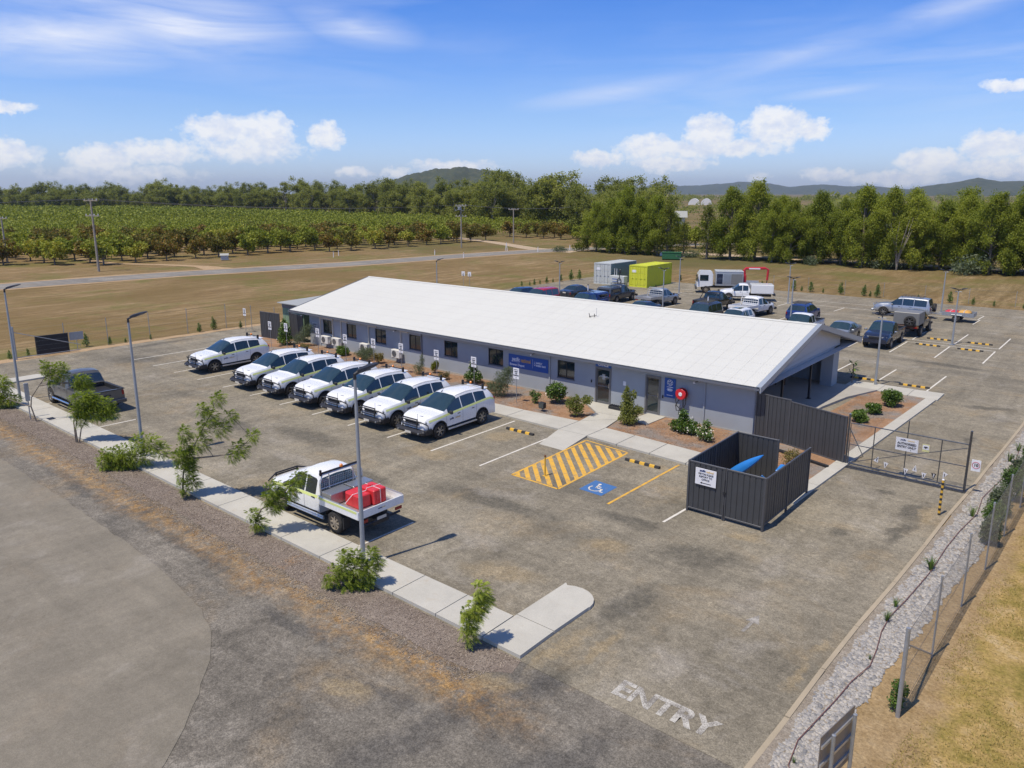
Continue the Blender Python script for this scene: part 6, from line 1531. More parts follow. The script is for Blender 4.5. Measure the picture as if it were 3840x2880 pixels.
for s in (1, -1):
    b = B(); b.tube([(s*.97, -1.0, .40), (s*1.0, 1.0, .40)], .04, 6); b.tube([(s*.97, -1.0, .47), (s*1.0, 1.0, .47)], .03, 6); b.build('side_step', M['alu'], e)
    b = B(); x = s*(sp['P'](.6, 2, 1)[0]+.006); b.text('pacific', .12, frame((x, .7, .80), (0, s, 0), (0, 0, 1)), off=.002, wscale=.7); b.build('door_lettering', M['inkg'], e)
tk = empty('red_tank', (0, 0, 0)); tag(tk, 'red plastic water tank strapped on the white tray ute', 'tank')
tk.matrix_world = Matrix.Translation((ute.location.x, ute.location.y, .02)) @ Matrix.Rotation(R(90), 4, 'Z') @ Matrix.Translation((.05, -1.98, .90)) @ Matrix.Scale(.88, 4)
b = B()
b.bbox(-.62, -.03, -.34, .46, .0, .50, .035); b.bbox(.0, .62, -.46, .38, .0, .58, .035); b.bbox(-.5, .1, .40, .62, .0, .46, .03)
for x_ in (.15, .45): b.box(x_-.03, x_+.03, -.475, -.46, .08, .5)
b.build('tank', M['redp'], tk)
b = B(); b.lathe([(.10, .58), (.10, .62), (.06, .63), (0, .63)], 14, 'z', (.3, .1, 0)); b.lathe([(.07, .50), (.07, .53), (0, .53)], 12, 'z', (-.34, -.1, 0)); b.build('lid', M['redp'], tk, True)
b = B()
b.tube([(-.92, .1, .22), (-.62, .0, .52), (-.03, -.05, .515), (.0, -.05, .60), (.62, -.1, .60), (.92, -.2, .22)], .010, 4)
b.tube([(.3, -.5, .0), (.3, -.48, .59), (.3, .4, .59), (.3, .5, .3)], .009, 4); b.build('strap', M['inkw'], tk)
b = B(); b.tube([(.62, -.3, .1), (.78, -.2, .15), (.8, .1, .3), (.7, .3, .34)], .015, 5); b.build('hose', M['dark'], tk)

# ---- rear car park vehicles
rv = [
 ('ute', 'navy', 'dark navy dual cab ute facing the office at right of the front rear row', (-14.0, 59.95), 180, 'ute', ('chrome',)),
 ('sedan', 'silver', 'pale silver sedan facing the gable end between two utes', (-16.9, 59.7), 180, 'sedan', ()),
 ('ute', 'white', 'white dual cab ute parked left of the silver sedan', (-20.0, 59.9), 180, 'ute', ()),
 ('hatch', 'white', 'white hatchback with dark sunroof peeking over the roof ridge', (-25.4, 59.5), 180, 'hatchback', ('sunroof',)),
 ('suv', 'gunm', 'dark wagon with roof rack mostly hidden behind the ridge', (-28.4, 59.6), 180, 'wagon', ('rack',)),
 ('sedan', 'gunm', 'grey sedan in front of the silver tray ute', (-34.3, 59.5), 180, 'sedan', ()),
 ('ute', 'blue', 'bright blue ute with dark canopy just beyond the ridge', (-40.2, 59.3), 180, 'ute', ('canopy', 'rack')),
 ('suv', 'red', 'red car peeking over the ridge at left', (-45.4, 58.7), 180, 'car', ()),
 ('hatch', 'navy', 'dark blue hatchback leftmost beyond the ridge', (-48.3, 59.0), 180, 'hatchback', ()),
 ('hatch', 'blue', 'blue hatchback with its tail towards the office', (-22.3, 67.0), 0, 'hatchback', ('rack',)),
 ('ute', 'black', 'black lifted ute with sports bar and wide wheels', (-31.0, 67.5), -2, 'ute', ('lift', 'sports', 'cover', 'snorkel', 'bar')),
 ('sedan', 'gunm', 'dark grey sedan in the back row at left', (-46.1, 66.2), 0, 'sedan', ()),
 ('ute', 'gunm', 'dark dual cab ute with canopy and roof rack in the back row at left', (-41.4, 66.8), 0, 'ute', ('canopy', 'rack', 'bar')),
 ('suv', 'silver', 'silver four wheel drive with spare wheel towing the loaded trailer', (-16.2, 75.25), 90, 'four wheel drive', ('bar', 'spare', 'rack')),
]
for k_, m_, lb, lc, rz__, ct, op in rv:
    e, _ = generic(k_, M[m_], lb, lc, rz__, ct, op)
# tray utes in the back row
def tray_back(label, paint, loc, rz, cabkind='tray', tray='alu'):
    e, sp = generic('tray', M[paint], label, loc, rz, 'ute', ('bar', 'snorkel'))
    b = B(); b.bbox(-.93, .93, -2.72, -.72, .88, .93, .01); b.build('tray_floor', M['alu'], e)
    for s in (1, -1): b = B(); b.bbox(min(s*.92, s*.95), max(s*.92, s*.95), -2.72, -.74, .86, 1.12, .008); b.build('drop_side', M[tray], e)
    b = B(); b.bbox(-.95, .95, -2.75, -2.72, .86, 1.12, .008); b.build('tailgate', M[tray], e)
    b = B(); b.tube([(-.86, -.76, .9), (-.86, -.72, 1.55), (-.7, -.68, 1.84), (.7, -.68, 1.84), (.86, -.72, 1.55), (.86, -.76, .9)], .03, 6)
    for z in (1.2, 1.4, 1.6): b.tube([(-.84, -.74, z), (.84, -.74, z)], .02, 5)
    for k in range(7): b.tube([(-.6+k*.2, -.74, 1.1), (-.6+k*.2, -.70, 1.82)], .012, 4)
    b.build('headboard', M[tray], e)
    for s in (1, -1): b = B(); b.box(s*.72-.13, s*.72+.13, -2.76, -2.74, .74, .82); b.build('tail_light', M['redl'], e)
    return e
tray_back('white single tray ute with ladder frame in the back row', 'white', (-26.9, 67.0), -8, tray='white')
tray_back('silver tray ute with mesh headboard in the back row', 'silver', (-36.6, 66.9), -6)
# grey canopy 4x4 with spare wheel on its back
e, sp = generic('tray', M['black'], 'dark four wheel drive ute with square grey canopy and rear spare wheel', (-13.5, 66.7), 0, 'ute', ('bar', 'lift'))
b = B(); b.bbox(-.92, .92, -2.55, -.70, .95, 1.92, .03); b.build('canopy', M['canopyg'], e)
b = B(); b.box(-.93, -.921, -2.3, -.95, 1.05, 1.8); b.box(.921, .93, -2.3, -.95, 1.05, 1.8); b.build('canopy_door', M['canopyg'], e)
b = B(); b.bbox(-.93, .93, -2.62, -2.50, .72, .90, .02); b.build('rear_bar', M['brown'], e)
for s in (1, -1): b = B(); b.box(s*.72-.13, s*.72+.13, -2.66, -2.62, .74, .84); b.build('tail_light', M['redl'], e)
tm, rm = wheel_meshes(.42, .27, 'dark'); t_ = link('spare_wheel', tm, e, (.30, -2.68, 1.28), (0, 0, -PI/2)); link('rim', rm, t_)
# white hilux-type with service body
a_ = math.degrees(math.atan2(-1.6, -3.05))-90
e, sp = generic('tray', M['white'], 'white dual cab ute with white service body parked across the far row', (-31.75, 76.0), a_, 'ute', ('bar',))
b = B(); b.bbox(-.93, .93, -2.95, -.72, .80, 1.72, .03); b.build('service_body', M['white'], e)
for s in (1, -1):
    for y0, y1 in ((-2.85, -1.9), (-1.85, -.85)): b = B(); b.box(min(s*.931, s*.94), max(s*.931, s*.94), y0, y1, .88, 1.64); b.build('locker_door', M['white'], e)
b = B(); b.box(-.95, .95, -3.15, -2.95, .62, .80); b.build('rear_step', M['dark'], e)
for s in (1, -1): b = B(); b.box(s*.8-.1, s*.8+.1, -2.97, -2.95, .95, 1.2); b.build('tail_light', M['redl'], e)

# truck with box body and red crane
tr = empty('crane_truck', (-35.3, 80.9, .02), R(math.degrees(math.atan2(-.5, -.85))-90), .93); tag(tr, 'white truck with open silver tool body and red folding crane', 'truck')
b = B(); vs = []
for y, z0, z1, hw_ in ((2.2, .95, 2.25, 1.0), (2.35, .9, 2.6, 1.04), (3.7, .75, 2.62, 1.04), (3.95, .72, 2.2, 1.03), (4.1, .70, 1.3, 1.0)): vs += [(-hw_, y, z0), (hw_, y, z0), (hw_, y, z1), (-hw_, y, z1)]
b.add(vs, [(0, 3, 2, 1)][:1]+[(k*4+i, k*4+(i+1) % 4, k*4+4+(i+1) % 4, k*4+4+i) for k in range(4) for i in range(4)]+[(16, 17, 18, 19)]); b.build('cab', M['white'], tr)
b = B(); b.add([(-.9, 4.105, 1.38), (.9, 4.105, 1.38), (.9, 3.965, 2.15), (-.9, 3.965, 2.15)], [(0, 1, 2, 3)]); b.build('windscreen', M['glassw'], tr)
for s in (1, -1):
    b = B(); b.box(min(s*1.045, s*1.055), max(s*1.045, s*1.055), 2.75, 3.75, 1.5, 2.2); b.build('side_window', M['glass'], tr)
    b = B(); b.box(min(s*1.1, s*1.25), max(s*1.1, s*1.25), 3.95, 4.05, 1.4, 2.0); b.build('mirror', M['plastic'], tr)
b = B(); b.bbox(-1.02, 1.02, 4.05, 4.25, .45, .85, .04); b.build('bumper', M['gunm'], tr)
for s in (1, -1): b = B(); b.box(s*.75-.2, s*.75+.2, 4.1, 4.13, .95, 1.15); b.build('headlight', M['lamp'], tr)
b = B(); b.box(-.4, .4, -3.4, 3.4, .6, .85); b.build('chassis', M['dark'], tr)
b = B(); b.box(-1.1, 1.1, -3.4, 1.95, .95, 1.05); b.build('deck', M['alu'], tr)
b = B(); b.bbox(-1.08, 1.08, -1.3, 1.9, 1.05, 2.62, .03); b.build('tool_body', M['alu'], tr)
for y0, y1, mt in ((-1.2, .1, 'canopyg'), (.15, 1.0, 'silver'), (1.1, 1.8, 'navy')):
    for s in (1, -1): b = B(); b.box(min(s*1.082, s*1.10), max(s*1.082, s*1.10), y0, y1, 1.15, 2.35); b.build('locker_door', M[mt], tr)
b = B(); b.box(-1.12, 1.12, -1.3, 1.9, 2.62, 2.68); b.build('body_roof', M['white'], tr)
for y0, y1 in ((-3.4, -1.35),): b = B(); b.box(1.05, 1.1, y0, y1, 1.05, 1.4); b.box(-1.1, -1.05, y0, y1, 1.05, 1.4); b.build('drop_side', M['alu'], tr)
b = B(); b.bbox(-.25, .25, -1.75, -1.4, 1.05, 2.2, .04); b.build('crane_column', M['crane'], tr)
b = B(); b.tube([(0, -1.55, 2.2), (0, -1.5, 2.75), (0, -1.65, 2.95), (0, -3.9, 3.0)], .16, 8); b.tube([(0, -3.9, 3.0), (0, -4.25, 2.85), (0, -4.2, 1.6)], .13, 8); b.build('crane_arm', M['crane'], tr)
b = B(); b.box(.13, .165, -3.3, -2.0, 2.88, 3.02); b.box(-.165, -.13, -3.3, -2.0, 2.88, 3.02); b.build('arm_lettering', M['inkw'], tr)
b = B(); b.tube([(0, -4.2, 1.6), (0, -4.15, 1.2)], .05, 6); b.build('hook', M['dark'], tr)
tm, rm = wheel_meshes(.45, .28, 'steel')
for y in (3.0, -1.9):
    for s in (1, -1): t_ = link('wheel', tm, tr, (s*.92, y, .45), (0, 0, 0 if s > 0 else PI)); link('rim', rm, t_)
# trailer
tl = empty('box_trailer', (-11.75, 75.3, .02), R(90)); tag(tl, 'small box trailer loaded with red and tan gear behind the silver four wheel drive', 'trailer')
b = B(); b.box(-.75, .75, -1.25, 1.15, .50, .55); b.build('deck', M['galv'], tl)
for s in (1, -1): b = B(); b.box(min(s*.75, s*.78), max(s*.75, s*.78), -1.25, 1.15, .5, .85); b.build('side_panel', M['galv'], tl); b = B(); b.bbox(min(s*.8, s*1.05), max(s*.8, s*1.05), -.45, .42, .62, .68, .02); b.build('mudguard', M['galv'], tl)
b = B(); b.box(-.78, .78, -1.28, -1.25, .5, .85); b.build('tailgate', M['galv'], tl)
b = B(); b.tube([(-.5, 1.15, .5), (0, 2.35, .5), (.5, 1.15, .5)], .035, 6); b.build('drawbar', M['galv'], tl)
tm, rm = wheel_meshes(.32, .2, 'alloy')
for s in (1, -1): t_ = link('wheel', tm, tl, (s*.92, 0, .32), (0, 0, 0 if s > 0 else PI)); link('rim', rm, t_)
e = empty('trailer_load', (-11.75, 75.3, .57)); tag(e, 'red and tan covered load strapped on the trailer', 'load')
b = B(); b.bbox(-1.0, -.05, -.6, .6, 0, .34, .08); b.build('red_cover', M['redp'], e, True); b = B(); b.bbox(.0, .95, -.55, .55, 0, .42, .14); b.build('tan_bag', M['inko'], e, True)
b = B(); b.tube([(-.55, -.7, .1), (-.55, -.62, .35), (-.55, .62, .35), (-.55, .7, .1)], .02, 4); b.tube([(.5, -.7, .1), (.5, -.6, .43), (.5, .6, .43), (.5, .7, .1)], .02, 4); b.build('strap', M['inkw'], e)

# shipping containers
def container(loc, mat, side, label):
    e = empty('shipping_container', (loc[0], loc[1], 0)); tag(e, label, 'shipping container')
    Wd, Ln, H_ = 2.44, 6.06, 2.59
    b = B()
    for x in (0, Wd-.1):
        for y in (0, Ln-.1): b.box(x, x+.1, y, y+.1, 0, H_)
    for y in (0, Ln-.1): b.box(.1, Wd-.1, y, y+.1, 0, .14); b.box(.1, Wd-.1, y, y+.1, H_-.12, H_)
    for x in (0, Wd-.1): b.box(x, x+.1, .1, Ln-.1, 0, .16); b.box(x, x+.1, .1, Ln-.1, H_-.08, H_)
    b.build('frame', M[mat], e)
    for xs_, sg in ((Wd-.05, 1), (.05, -1)):
        b = B(); vs = []; n = 0; y = .1; prof = []
        while y < Ln-.12: prof += [(y, 0), (y+.07, 0), (y+.11, .036), (y+.18, .036)]; y += .22
        prof.append((Ln-.1, 0))
        for (yy_, o_) in prof: vs += [(xs_-sg*o_+sg*.03, yy_, .16), (xs_-sg*o_+sg*.03, yy_, H_-.08)]
        b.add(vs, [(2*i, 2*i+2, 2*i+3, 2*i+1) for i in range(len(prof)-1)]); b.build('side_wall', M[side], e)
    b = B(); b.box(.1, Wd-.1, Ln-.06, Ln-.03, .14, H_-.12); b.build('end_wall', M[side], e)
    b = B(); b.box(.1, Wd-.1, .1, Ln-.1, H_-.05, H_-.02); 
    for k in range(13): b.box(.15, Wd-.15, .3+k*.44, .45+k*.44, H_-.02, H_)
    b.build('roof', M[mat], e)
    for k in range(2):
        x0 = .1+k*(Wd-.2)/2; x1 = x0+(Wd-.2)/2-.015; b = B(); b.box(x0, x1, .03, .07, .14, H_-.12)
        for z0, z1 in ((.25, .85), (.95, 1.55), (1.65, 2.35)): b.box(x0+.08, x1-.08, .015, .03, z0, z1)
        d = b.build('door', M[mat], e)
        b = B()
        for xx in (x0+.3, x1-.3): b.tube([(xx, -.0, .12), (xx, -.0, H_-.1)], .018, 6); b.box(xx-.03, xx+.16, -.03, .0, 1.05, 1.08)
        b.build('lock_rod', M['galv'] if mat != 'conty' else M['conty'], d)
    b = B(); b.box(.35, .95, .008, .014, 1.75, 2.05); b.build('placard', M['sgn'], e)
    return e
container((-52.15, 78.5), 'contw', 'contg', 'pale grey shipping container left of the white cabinet')
container((-47.15, 78.6), 'conty', 'conty', 'bright yellow shipping container in the far car park')
e = empty('white_cabinet', (-48.4, 78.2, 0)); tag(e, 'white wash-down cabinet with hose reel between the two containers', 'cabinet')
b = B(); b.bbox(-1.0, 1.05, -.45, .45, .12, 1.25, .03); b.build('cabinet', M['contw'], e)
b = B(); b.box(-.6, .1, -.456, -.451, .82, .92); b.box(-.6, .3, -.456, -.451, .55, .62); b.build('lettering', M['sgnb'], e)
b = B(); b.tube([(.42+.28*math.cos(t), -.52, .72+.28*math.sin(t)) for t in [i*PI/8 for i in range(17)]], .04, 6); b.tube([(.42, -.5, .9), (.45, -.45, 1.9)], .05, 6); b.lathe([(0, 0), (.16, .1), (.12, .5), (.02, .62), (0, .62)], 8, 'z', (.45, -.4, 1.5)); b.build('hose_reel', M['dark'], e)
for x in (-.55, -.25): b = B(); b.tube([(x, 0, 1.25), (x, 0, 2.1)], .03, 6); b.build('vent_pipe', M['sgn'], e)

# ================================================================ VEGETATION
def leaves(rng, blobs, n, L, Wd, droop=0., up=.3, shell=.45, mat=None, name='crown'):
    """n leaf-sized faces spread through ellipsoids (cx,cy,cz,rx,ry,rz)"""
    bl = np.array(blobs, float); vol = (bl[:, 3]*bl[:, 4]*bl[:, 5])**.72; pr = vol/vol.sum()
    k = rng.choice(len(bl), n, p=pr); u = rng.normal(size=(n, 3)); u /= np.linalg.norm(u, axis=1)[:, None]
    r = rng.rand(n)**shell*rng.uniform(.85, 1.12, n); c = bl[k, :3]+u*bl[k, 3:6]*r[:, None]
    d = rng.normal(size=(n, 3))+u*.6; d[:, 2] -= droop*1.6; d /= np.linalg.norm(d, axis=1)[:, None]
    nn = rng.normal(size=(n, 3))+np.array([0, 0, up*2]); s = np.cross(d, nn); s /= np.linalg.norm(s, axis=1)[:, None]+1e-9
    l = L*rng.uniform(.6, 1.35, n)[:, None]; w_ = Wd*rng.uniform(.6, 1.3, n)[:, None]
    V = np.stack([c-d*l*.5, c+s*w_*.5-d*l*.05, c+d*l*.5, c-s*w_*.5-d*l*.05], 1)
    return quads_mesh(name, V, mat)
def limb_mesh(limbs, mat, name='trunk', n=6):
    b = B()
    for pts, r0, r1 in limbs: b.tube(pts, r0, n, r1=r1)
    return b.mesh(name, mat, True, 60)
def tree(name, label, cat, loc, tm, cm, sc=1., rz=0., group=None, scz=None):
    e = empty(name, loc, rz, sc)
    if scz: e.scale = (sc, sc, scz)
    tag(e, label, cat, group)
    if tm: link('trunk', tm, e)
    link('crown', cm, e); return e

ORD = ['first', 'second', 'third', 'fourth', 'fifth', 'sixth', 'seventh', 'eighth', 'ninth', 'tenth', 'eleventh', 'twelfth', 'thirteenth', 'fourteenth', 'fifteenth', 'sixteenth', 'seventeenth', 'eighteenth', 'nineteenth', 'twentieth', 'twenty-first', 'twenty-second', 'twenty-third', 'twenty-fourth', 'twenty-fifth', 'twenty-sixth', 'twenty-seventh', 'twenty-eighth', 'twenty-ninth', 'thirtieth', 'thirty-first', 'thirty-second', 'thirty-third', 'thirty-fourth', 'thirty-fifth']
# --- row trees (tall, drooping, feathery), 12 m
def row_tree(seed, mat, H_=12., spread=3.0, n=7500, gap=.3, low=.14):
    rng = np.random.RandomState(seed); limbs = []; blobs = []
    tr = [(0, 0, 0), (.1*rng.randn(), .1*rng.randn(), H_*.25), (.25*rng.randn(), .25*rng.randn(), H_*.6), (.3*rng.randn(), .3*rng.randn(), H_*.92)]
    limbs.append((tr, .24, .05))
    for k in range(60):
        t = low+(1-low)*(k+.5)/60; a = rng.rand()*2*PI; z = H_*t*.94
        rr = spread*(math.sin(PI*min(1, (t*.86+.16)))**.7)*rng.uniform(.35, 1.0)
        x, y = rr*math.cos(a), rr*math.sin(a); s_ = rng.uniform(.75, 1.5)
        blobs.append((x, y, z, s_, s_, s_*rng.uniform(.8, 1.35)))
        if rng.rand() < .6: blobs.append((x*1.1+.4*rng.randn(), y*1.1+.4*rng.randn(), z-s_*.9, s_*.5, s_*.5, s_*.9))
        if k % 2 == 0: limbs.append(([(0, 0, z*.72), (x*.5, y*.5, z*.88), (x*.9, y*.9, z)], .07, .02))
    for k in range(4): blobs.append((.7*rng.randn(), .7*rng.randn(), H_*(.93+.02*k), .5, .5, .7))
    return limb_mesh(limbs, M['bark'], n=6), leaves(rng, blobs, n, .29, .13, droop=.45, up=.9, shell=.72, mat=mat)
RT = [row_tree(20+i, M['leaf_row'], spread=[4.3, 3.8, 4.7, 4.0, 4.5][i], n=27000) for i in range(5)]
RY_ = [row_tree(40+i, M['leaf_yel'], H_=9.5, spread=2.0, n=4500) for i in range(2)]
rng0 = random.Random(9); x = -81.5; i = 0
rowx = []
while x < 14:
    if not (-66.5 < x < -56.5): rowx.append(x)
    x += rng0.uniform(2.9, 4.2)
labs = ['bushy drooping green tree in the far row behind the paddock, left of the gap with the house', 'bushy drooping green tree in the long far row behind the paddock']
for i, x in enumerate(rowx):
    tm, cm = RT[(i*3+i//5) % 5]; y = 123.5+rng0.uniform(-1.6, 1.8)+(x+81)*.012
    s_ = rng0.uniform(.80, 1.12)*(.93 if x < -66 else 1.0)
    nl_ = sum(1 for q in rowx if q < -60)
    tree('row_tree', 'drooping green tree, %s from the left end of the far row' % ORD[i] if x < -60 else 'drooping green tree, %s right of the gap in the far row' % ORD[i-nl_], 'tree', (x, y, 0), tm, cm, s_, rng0.random()*6.3, 'drooping row trees left of the gap' if x < -60 else 'drooping row trees right of the gap')
for i, x in enumerate(rowx[::2]):
    tm, cm = RT[(i*2+1) % 5]
    if -68 < x < -55: continue
    tree('row_tree', 'drooping green tree standing behind the front trees of the far row', 'tree', (x+1.8, 129+rng0.uniform(-1, 2), 0), tm, cm, rng0.uniform(.8, .97), rng0.random()*6.3, 'second line of the far row')
tree('yellow_green_tree', 'slender yellow-green tree left of the pale house', 'tree', (-65.2, 121.5, 0), *RY_[0], 1.0, .5)
tree('yellow_green_tree', 'lower yellow-green tree right of the pale house', 'tree', (-57.2, 120.5, 0), *RY_[1], .98, 1.5)
tree('yellow_green_tree', 'pale yellow-green tree just before the pale house', 'tree', (-62.6, 122.5, 0), *RY_[1], .66, 3.5)
# --- gum trees of the belt behind the orchard, 16 m
def gum(seed, H_=16., spread=5.6, n=5200, mat=None, sparse=False):
    rng = np.random.RandomState(seed); limbs = []; blobs = []; lean = rng.uniform(-.5, .5)
    limbs.append(([(0, 0, 0), (lean*.4, 0, H_*.22), (lean, .2, H_*.45)], .42, .25))
    nb = 9 if not sparse else 6
    for k in range(nb):
        a = 2*PI*k/nb+rng.rand(); rr = spread*rng.uniform(.3, .85); z = H_*rng.uniform(.55, .90)
        x, y = rr*math.cos(a)+lean, rr*math.sin(a); limbs.append(([(lean*.6, 0, H_*.28), ((x+lean)/2, y/2, z*.72), (x, y, z)], .17, .05))
        for q in range(4):
            s_ = rng.uniform(1.3, 2.3)*(.65 if sparse else 1); blobs.append((x*.9+rng.randn()*1.2, y*.9+rng.randn()*1.2, z+rng.randn()*1.0-q*.7, s_*1.05, s_*1.05, s_*.95))
        if not sparse:
            for q in range(4): s_ = rng.uniform(1.2, 2.1); blobs.append((x*rng.uniform(.7, 1.2)+rng.randn(), y*rng.uniform(.7, 1.2)+rng.randn(), H_*rng.uniform(.10, .52), s_, s_, s_*.9))
    blobs.append((lean, 0, H_*.90, 2.2, 2.2, 1.7)); blobs.append((lean, 0, H_*.75, 3.0, 3.0, 2.0))
    return limb_mesh(limbs, M['barkp']), leaves(rng, blobs, n, .58, .32, droop=.15, up=.9, shell=.8, mat=mat or M['leaf_gum'])
GT = [gum(60+i, spread=[5.4, 6.2, 4.8, 5.8, 5.0][i], n=11500) for i in range(5)]+[gum(70, spread=4.5, sparse=True, n=3600)]
belt = [(163.97, 626, 14.5), (163.33, 642, 14.8), (162.67, 592, 15.5), (161.93, 618, 14.3), (161.43, 606, 16.8), (160.79, 608, 18.0), (160.24, 590, 15.2), (159.51, 580, 15.5), (158.94, 599, 16.2), (158.41, 608, 14.5), (157.83, 610, 14.1), (157.23, 605, 17.5), (156.5, 566, 14.7), (155.71, 597, 11.7), (155.06, 566, 16.3), (154.42, 549, 18.7), (153.61, 542, 16.3), (152.86, 552, 14.4), (152.07, 542, 15.1), (151.17, 519, 14.0), (150.48, 540, 15.3), (149.81, 532, 16.4), (148.92, 489, 16.6), (148.1, 516, 16.9), (147.09, 502, 14.0), (146.21, 468, 16.9), (145.07, 445, 18.3), (143.84, 457, 16.9), (142.57, 415, 16.3), (141.32, 427, 15.9), (139.95, 398, 17.3), (138.78, 371, 18.1), (137.62, 371, 16.8), (136.44, 337, 16.0), (134.9, 327, 16.9), (133.27, 317, 16.8), (131.7, 289, 18.1), (130.26, 291, 18.7), (128.76, 288, 14.1), (126.87, 265, 16.9), (124.98, 221, 13.5)]
rng0 = random.Random(4)
for i, (a, D, h) in enumerate(belt):
    tm, cm = GT[5 if i in (16, 25, 35, 37) else (i*2+i//3) % 5]; s_ = h/16.3
    tree('gum_tree', 'tall gum tree of the belt behind the orchard at left' if a > 146 else 'tall gum tree of the belt in front of the wooded hill', 'tree', (D*math.cos(R(a)), D*math.sin(R(a)), 0), tm, cm, s_*1.05, rng0.random()*6.3, 'gum belt, left half' if a > 146 else 'gum belt, right half', scz=s_*(1.08 if a > 142 else 1.03))
    for q in range(2):
        tm, cm = GT[(i+q*2) % 5]; D2 = D-rng0.uniform(10, 35); a2 = a-rng0.uniform(.2, .9)-q*.4; s2 = s_*rng0.uniform(.62, .86)
        tree('gum_tree', 'shorter gum tree in front of the tall belt at left' if a > 146 else 'shorter gum tree in front of the belt near the wooded hill', 'tree', (D2*math.cos(R(a2)), D2*math.sin(R(a2)), 0), tm, cm, s2*1.15, rng0.random()*6.3, 'lower gum trees, left half' if a > 146 else 'lower gum trees, right half', scz=s2)
for a, D, h, wd_, t_ in [(130.9, 300, 20.6, 1.2, 'tallest gum of a pair rising right of the wooded hill'), (129.9, 296, 20.2, 1.05, 'second tall gum of the pair right of the wooded hill'), (126.4, 232, 17.8, 1.35, 'broad domed gum tree standing above the belt left of the far row'), (127.2, 236, 15.5, 1.2, 'gum tree against the left side of the broad domed one')]:
    tree('gum_tree', t_, 'tree', (D*math.cos(R(a)), D*math.sin(R(a)), 0), GT[1][0], GT[1][1], wd_, a, scz=h/16.3)
# a few nearer trees where belt and row meet, by the road
for i, (x, y, s_, k) in enumerate([(-86, 134, .66, 0), (-92, 146, .72, 2), (-99, 158, .85, 1), (-108, 172, .95, 3), (-94, 168, .9, 4), (-84, 150, .8, 0), (-118, 196, 1.0, 1)]):
    tree('gum_tree', 'gum tree standing by the bend of the far road', 'tree', (x, y, 0), GT[k][0], GT[k][1], s_, i*1.1, 'gum trees by the road bend')
e = tree('pale_shrub', 'pale green bush spilling at the road end of the tree row', 'bush', (-83.5, 121.5, 0), None, leaves(np.random.RandomState(5), [(0, 0, 1.3, 1.6, 1.6, 1.2), (1, .5, 2.2, 1.3, 1.2, 1.0), (-1, -.4, .8, 1.2, 1.2, .9)], 1500, .3, .14, mat=M['leaf_yel'], name='crown'))
# --- mango orchard
def mango(seed, n=1000, mat=None):
    rng = np.random.RandomState(seed); blobs = []
    for k in range(13):
        a = rng.rand()*2*PI; rr = rng.uniform(.2, 1.55); z = rng.uniform(1.15, 2.9); s_ = rng.uniform(.6, 1.0)
        blobs.append((rr*math.cos(a), rr*math.sin(a), z, s_, s_, s_*.75))
    limbs = [([(0, 0, 0), (.05, 0, .6), (.1, .05, 1.1)], .11, .08)]+[([(.05, 0, .6), (.5*math.cos(a), .5*math.sin(a), 1.3), (.8*math.cos(a), .8*math.sin(a), 1.9)], .06, .02) for a in (0.3, 2.2, 4.2)]
    return limb_mesh(limbs, M['bark'], n=5), leaves(rng, blobs, n, .42, .24, droop=.1, shell=.5, mat=mat or M['leaf_man'])
MT = [mango(80+i, mat=M['leaf_mor'] if i in (2, 5) else M['leaf_man']) for i in range(6)]
def inside(x, y):
    front = np.interp(y, [20, 42, 48, 56, 66, 76, 88, 100, 112, 122, 134], [-136, -131, -123.5, -126, -119.5, -122, -120.5, -119.5, -118.5, -117.5, -120])
    if y <= 136: return x < front
    if y < 146: return False
    return x < np.interp(y, [146, 160, 200, 240], [-100, -112, -150, -200])
pts = []
rr0 = random.Random(12)
for ix in range(0, 110):
    for iy in range(-8, 42):
        x = -104-ix*5.4+rr0.uniform(-.7, .7); y = 20+iy*5.0+rr0.uniform(-.6, .6)
        if not inside(x, y): continue
        if x < -150 and y > 205+(-x-150)*.07: continue
        ang = math.degrees(math.atan2(y, x))
        if ang > 166.5: continue
        if rr0.random() < .03: continue
        pts.append((math.hypot(x, y), x, y))
pts.sort(); near = pts[:250]; rest = pts[250:]
front = sorted([p for p in near if inside(p[1], p[2]) and not inside(p[1]+6.5, p[2])], key=lambda p: math.atan2(p[1], p[2]))
frank = {p: k for k, p in enumerate(front)}
for i, (d, x, y) in enumerate(near):
    k = rr0.randrange(6) if rr0.random() < .8 else 2
    fr = (d, x, y) in frank and frank[(d, x, y)] < 35
    tree('mango_tree', 'rounded mango tree, %s from the left in the orchard front line' % ORD[frank[(d, x, y)]] if fr else 'rounded mango tree inside the orchard across the road', 'tree', (x, y, 0), MT[k][0], MT[k][1], rr0.uniform(1.0, 1.32), rr0.random()*6.3, 'front line mango trees' if fr else 'mango trees behind the front line')
V = []
rng = np.random.RandomState(8)
for (d, x, y) in rest:
    m_ = 110 if d < 300 else 50; L = .6 if d < 300 else 1.15; c = rng.normal(size=(m_, 3)); c /= np.linalg.norm(c, axis=1)[:, None]; s_ = rng.uniform(.85, 1.2)
    c = c*np.array([2.3, 2.3, 1.4])*s_*(rng.rand(m_, 1)**.4)+np.array([x, y, 2.0*s_]); dd = rng.normal(size=(m_, 3)); dd /= np.linalg.norm(dd, axis=1)[:, None]
    ss = np.cross(dd, rng.normal(size=(m_, 3))+np.array([0, 0, .8])); ss /= np.linalg.norm(ss, axis=1)[:, None]
    V.append(np.stack([c-dd*L*.5, c+ss*L*.3, c+dd*L*.5, c-ss*L*.3], 1))
o = link('mango_orchard', quads_mesh('mango_orchard', np.concatenate(V), M['leaf_man'])); tag(o, 'wide mango orchard stretching away behind its first rows of trees', 'orchard', kind='stuff')
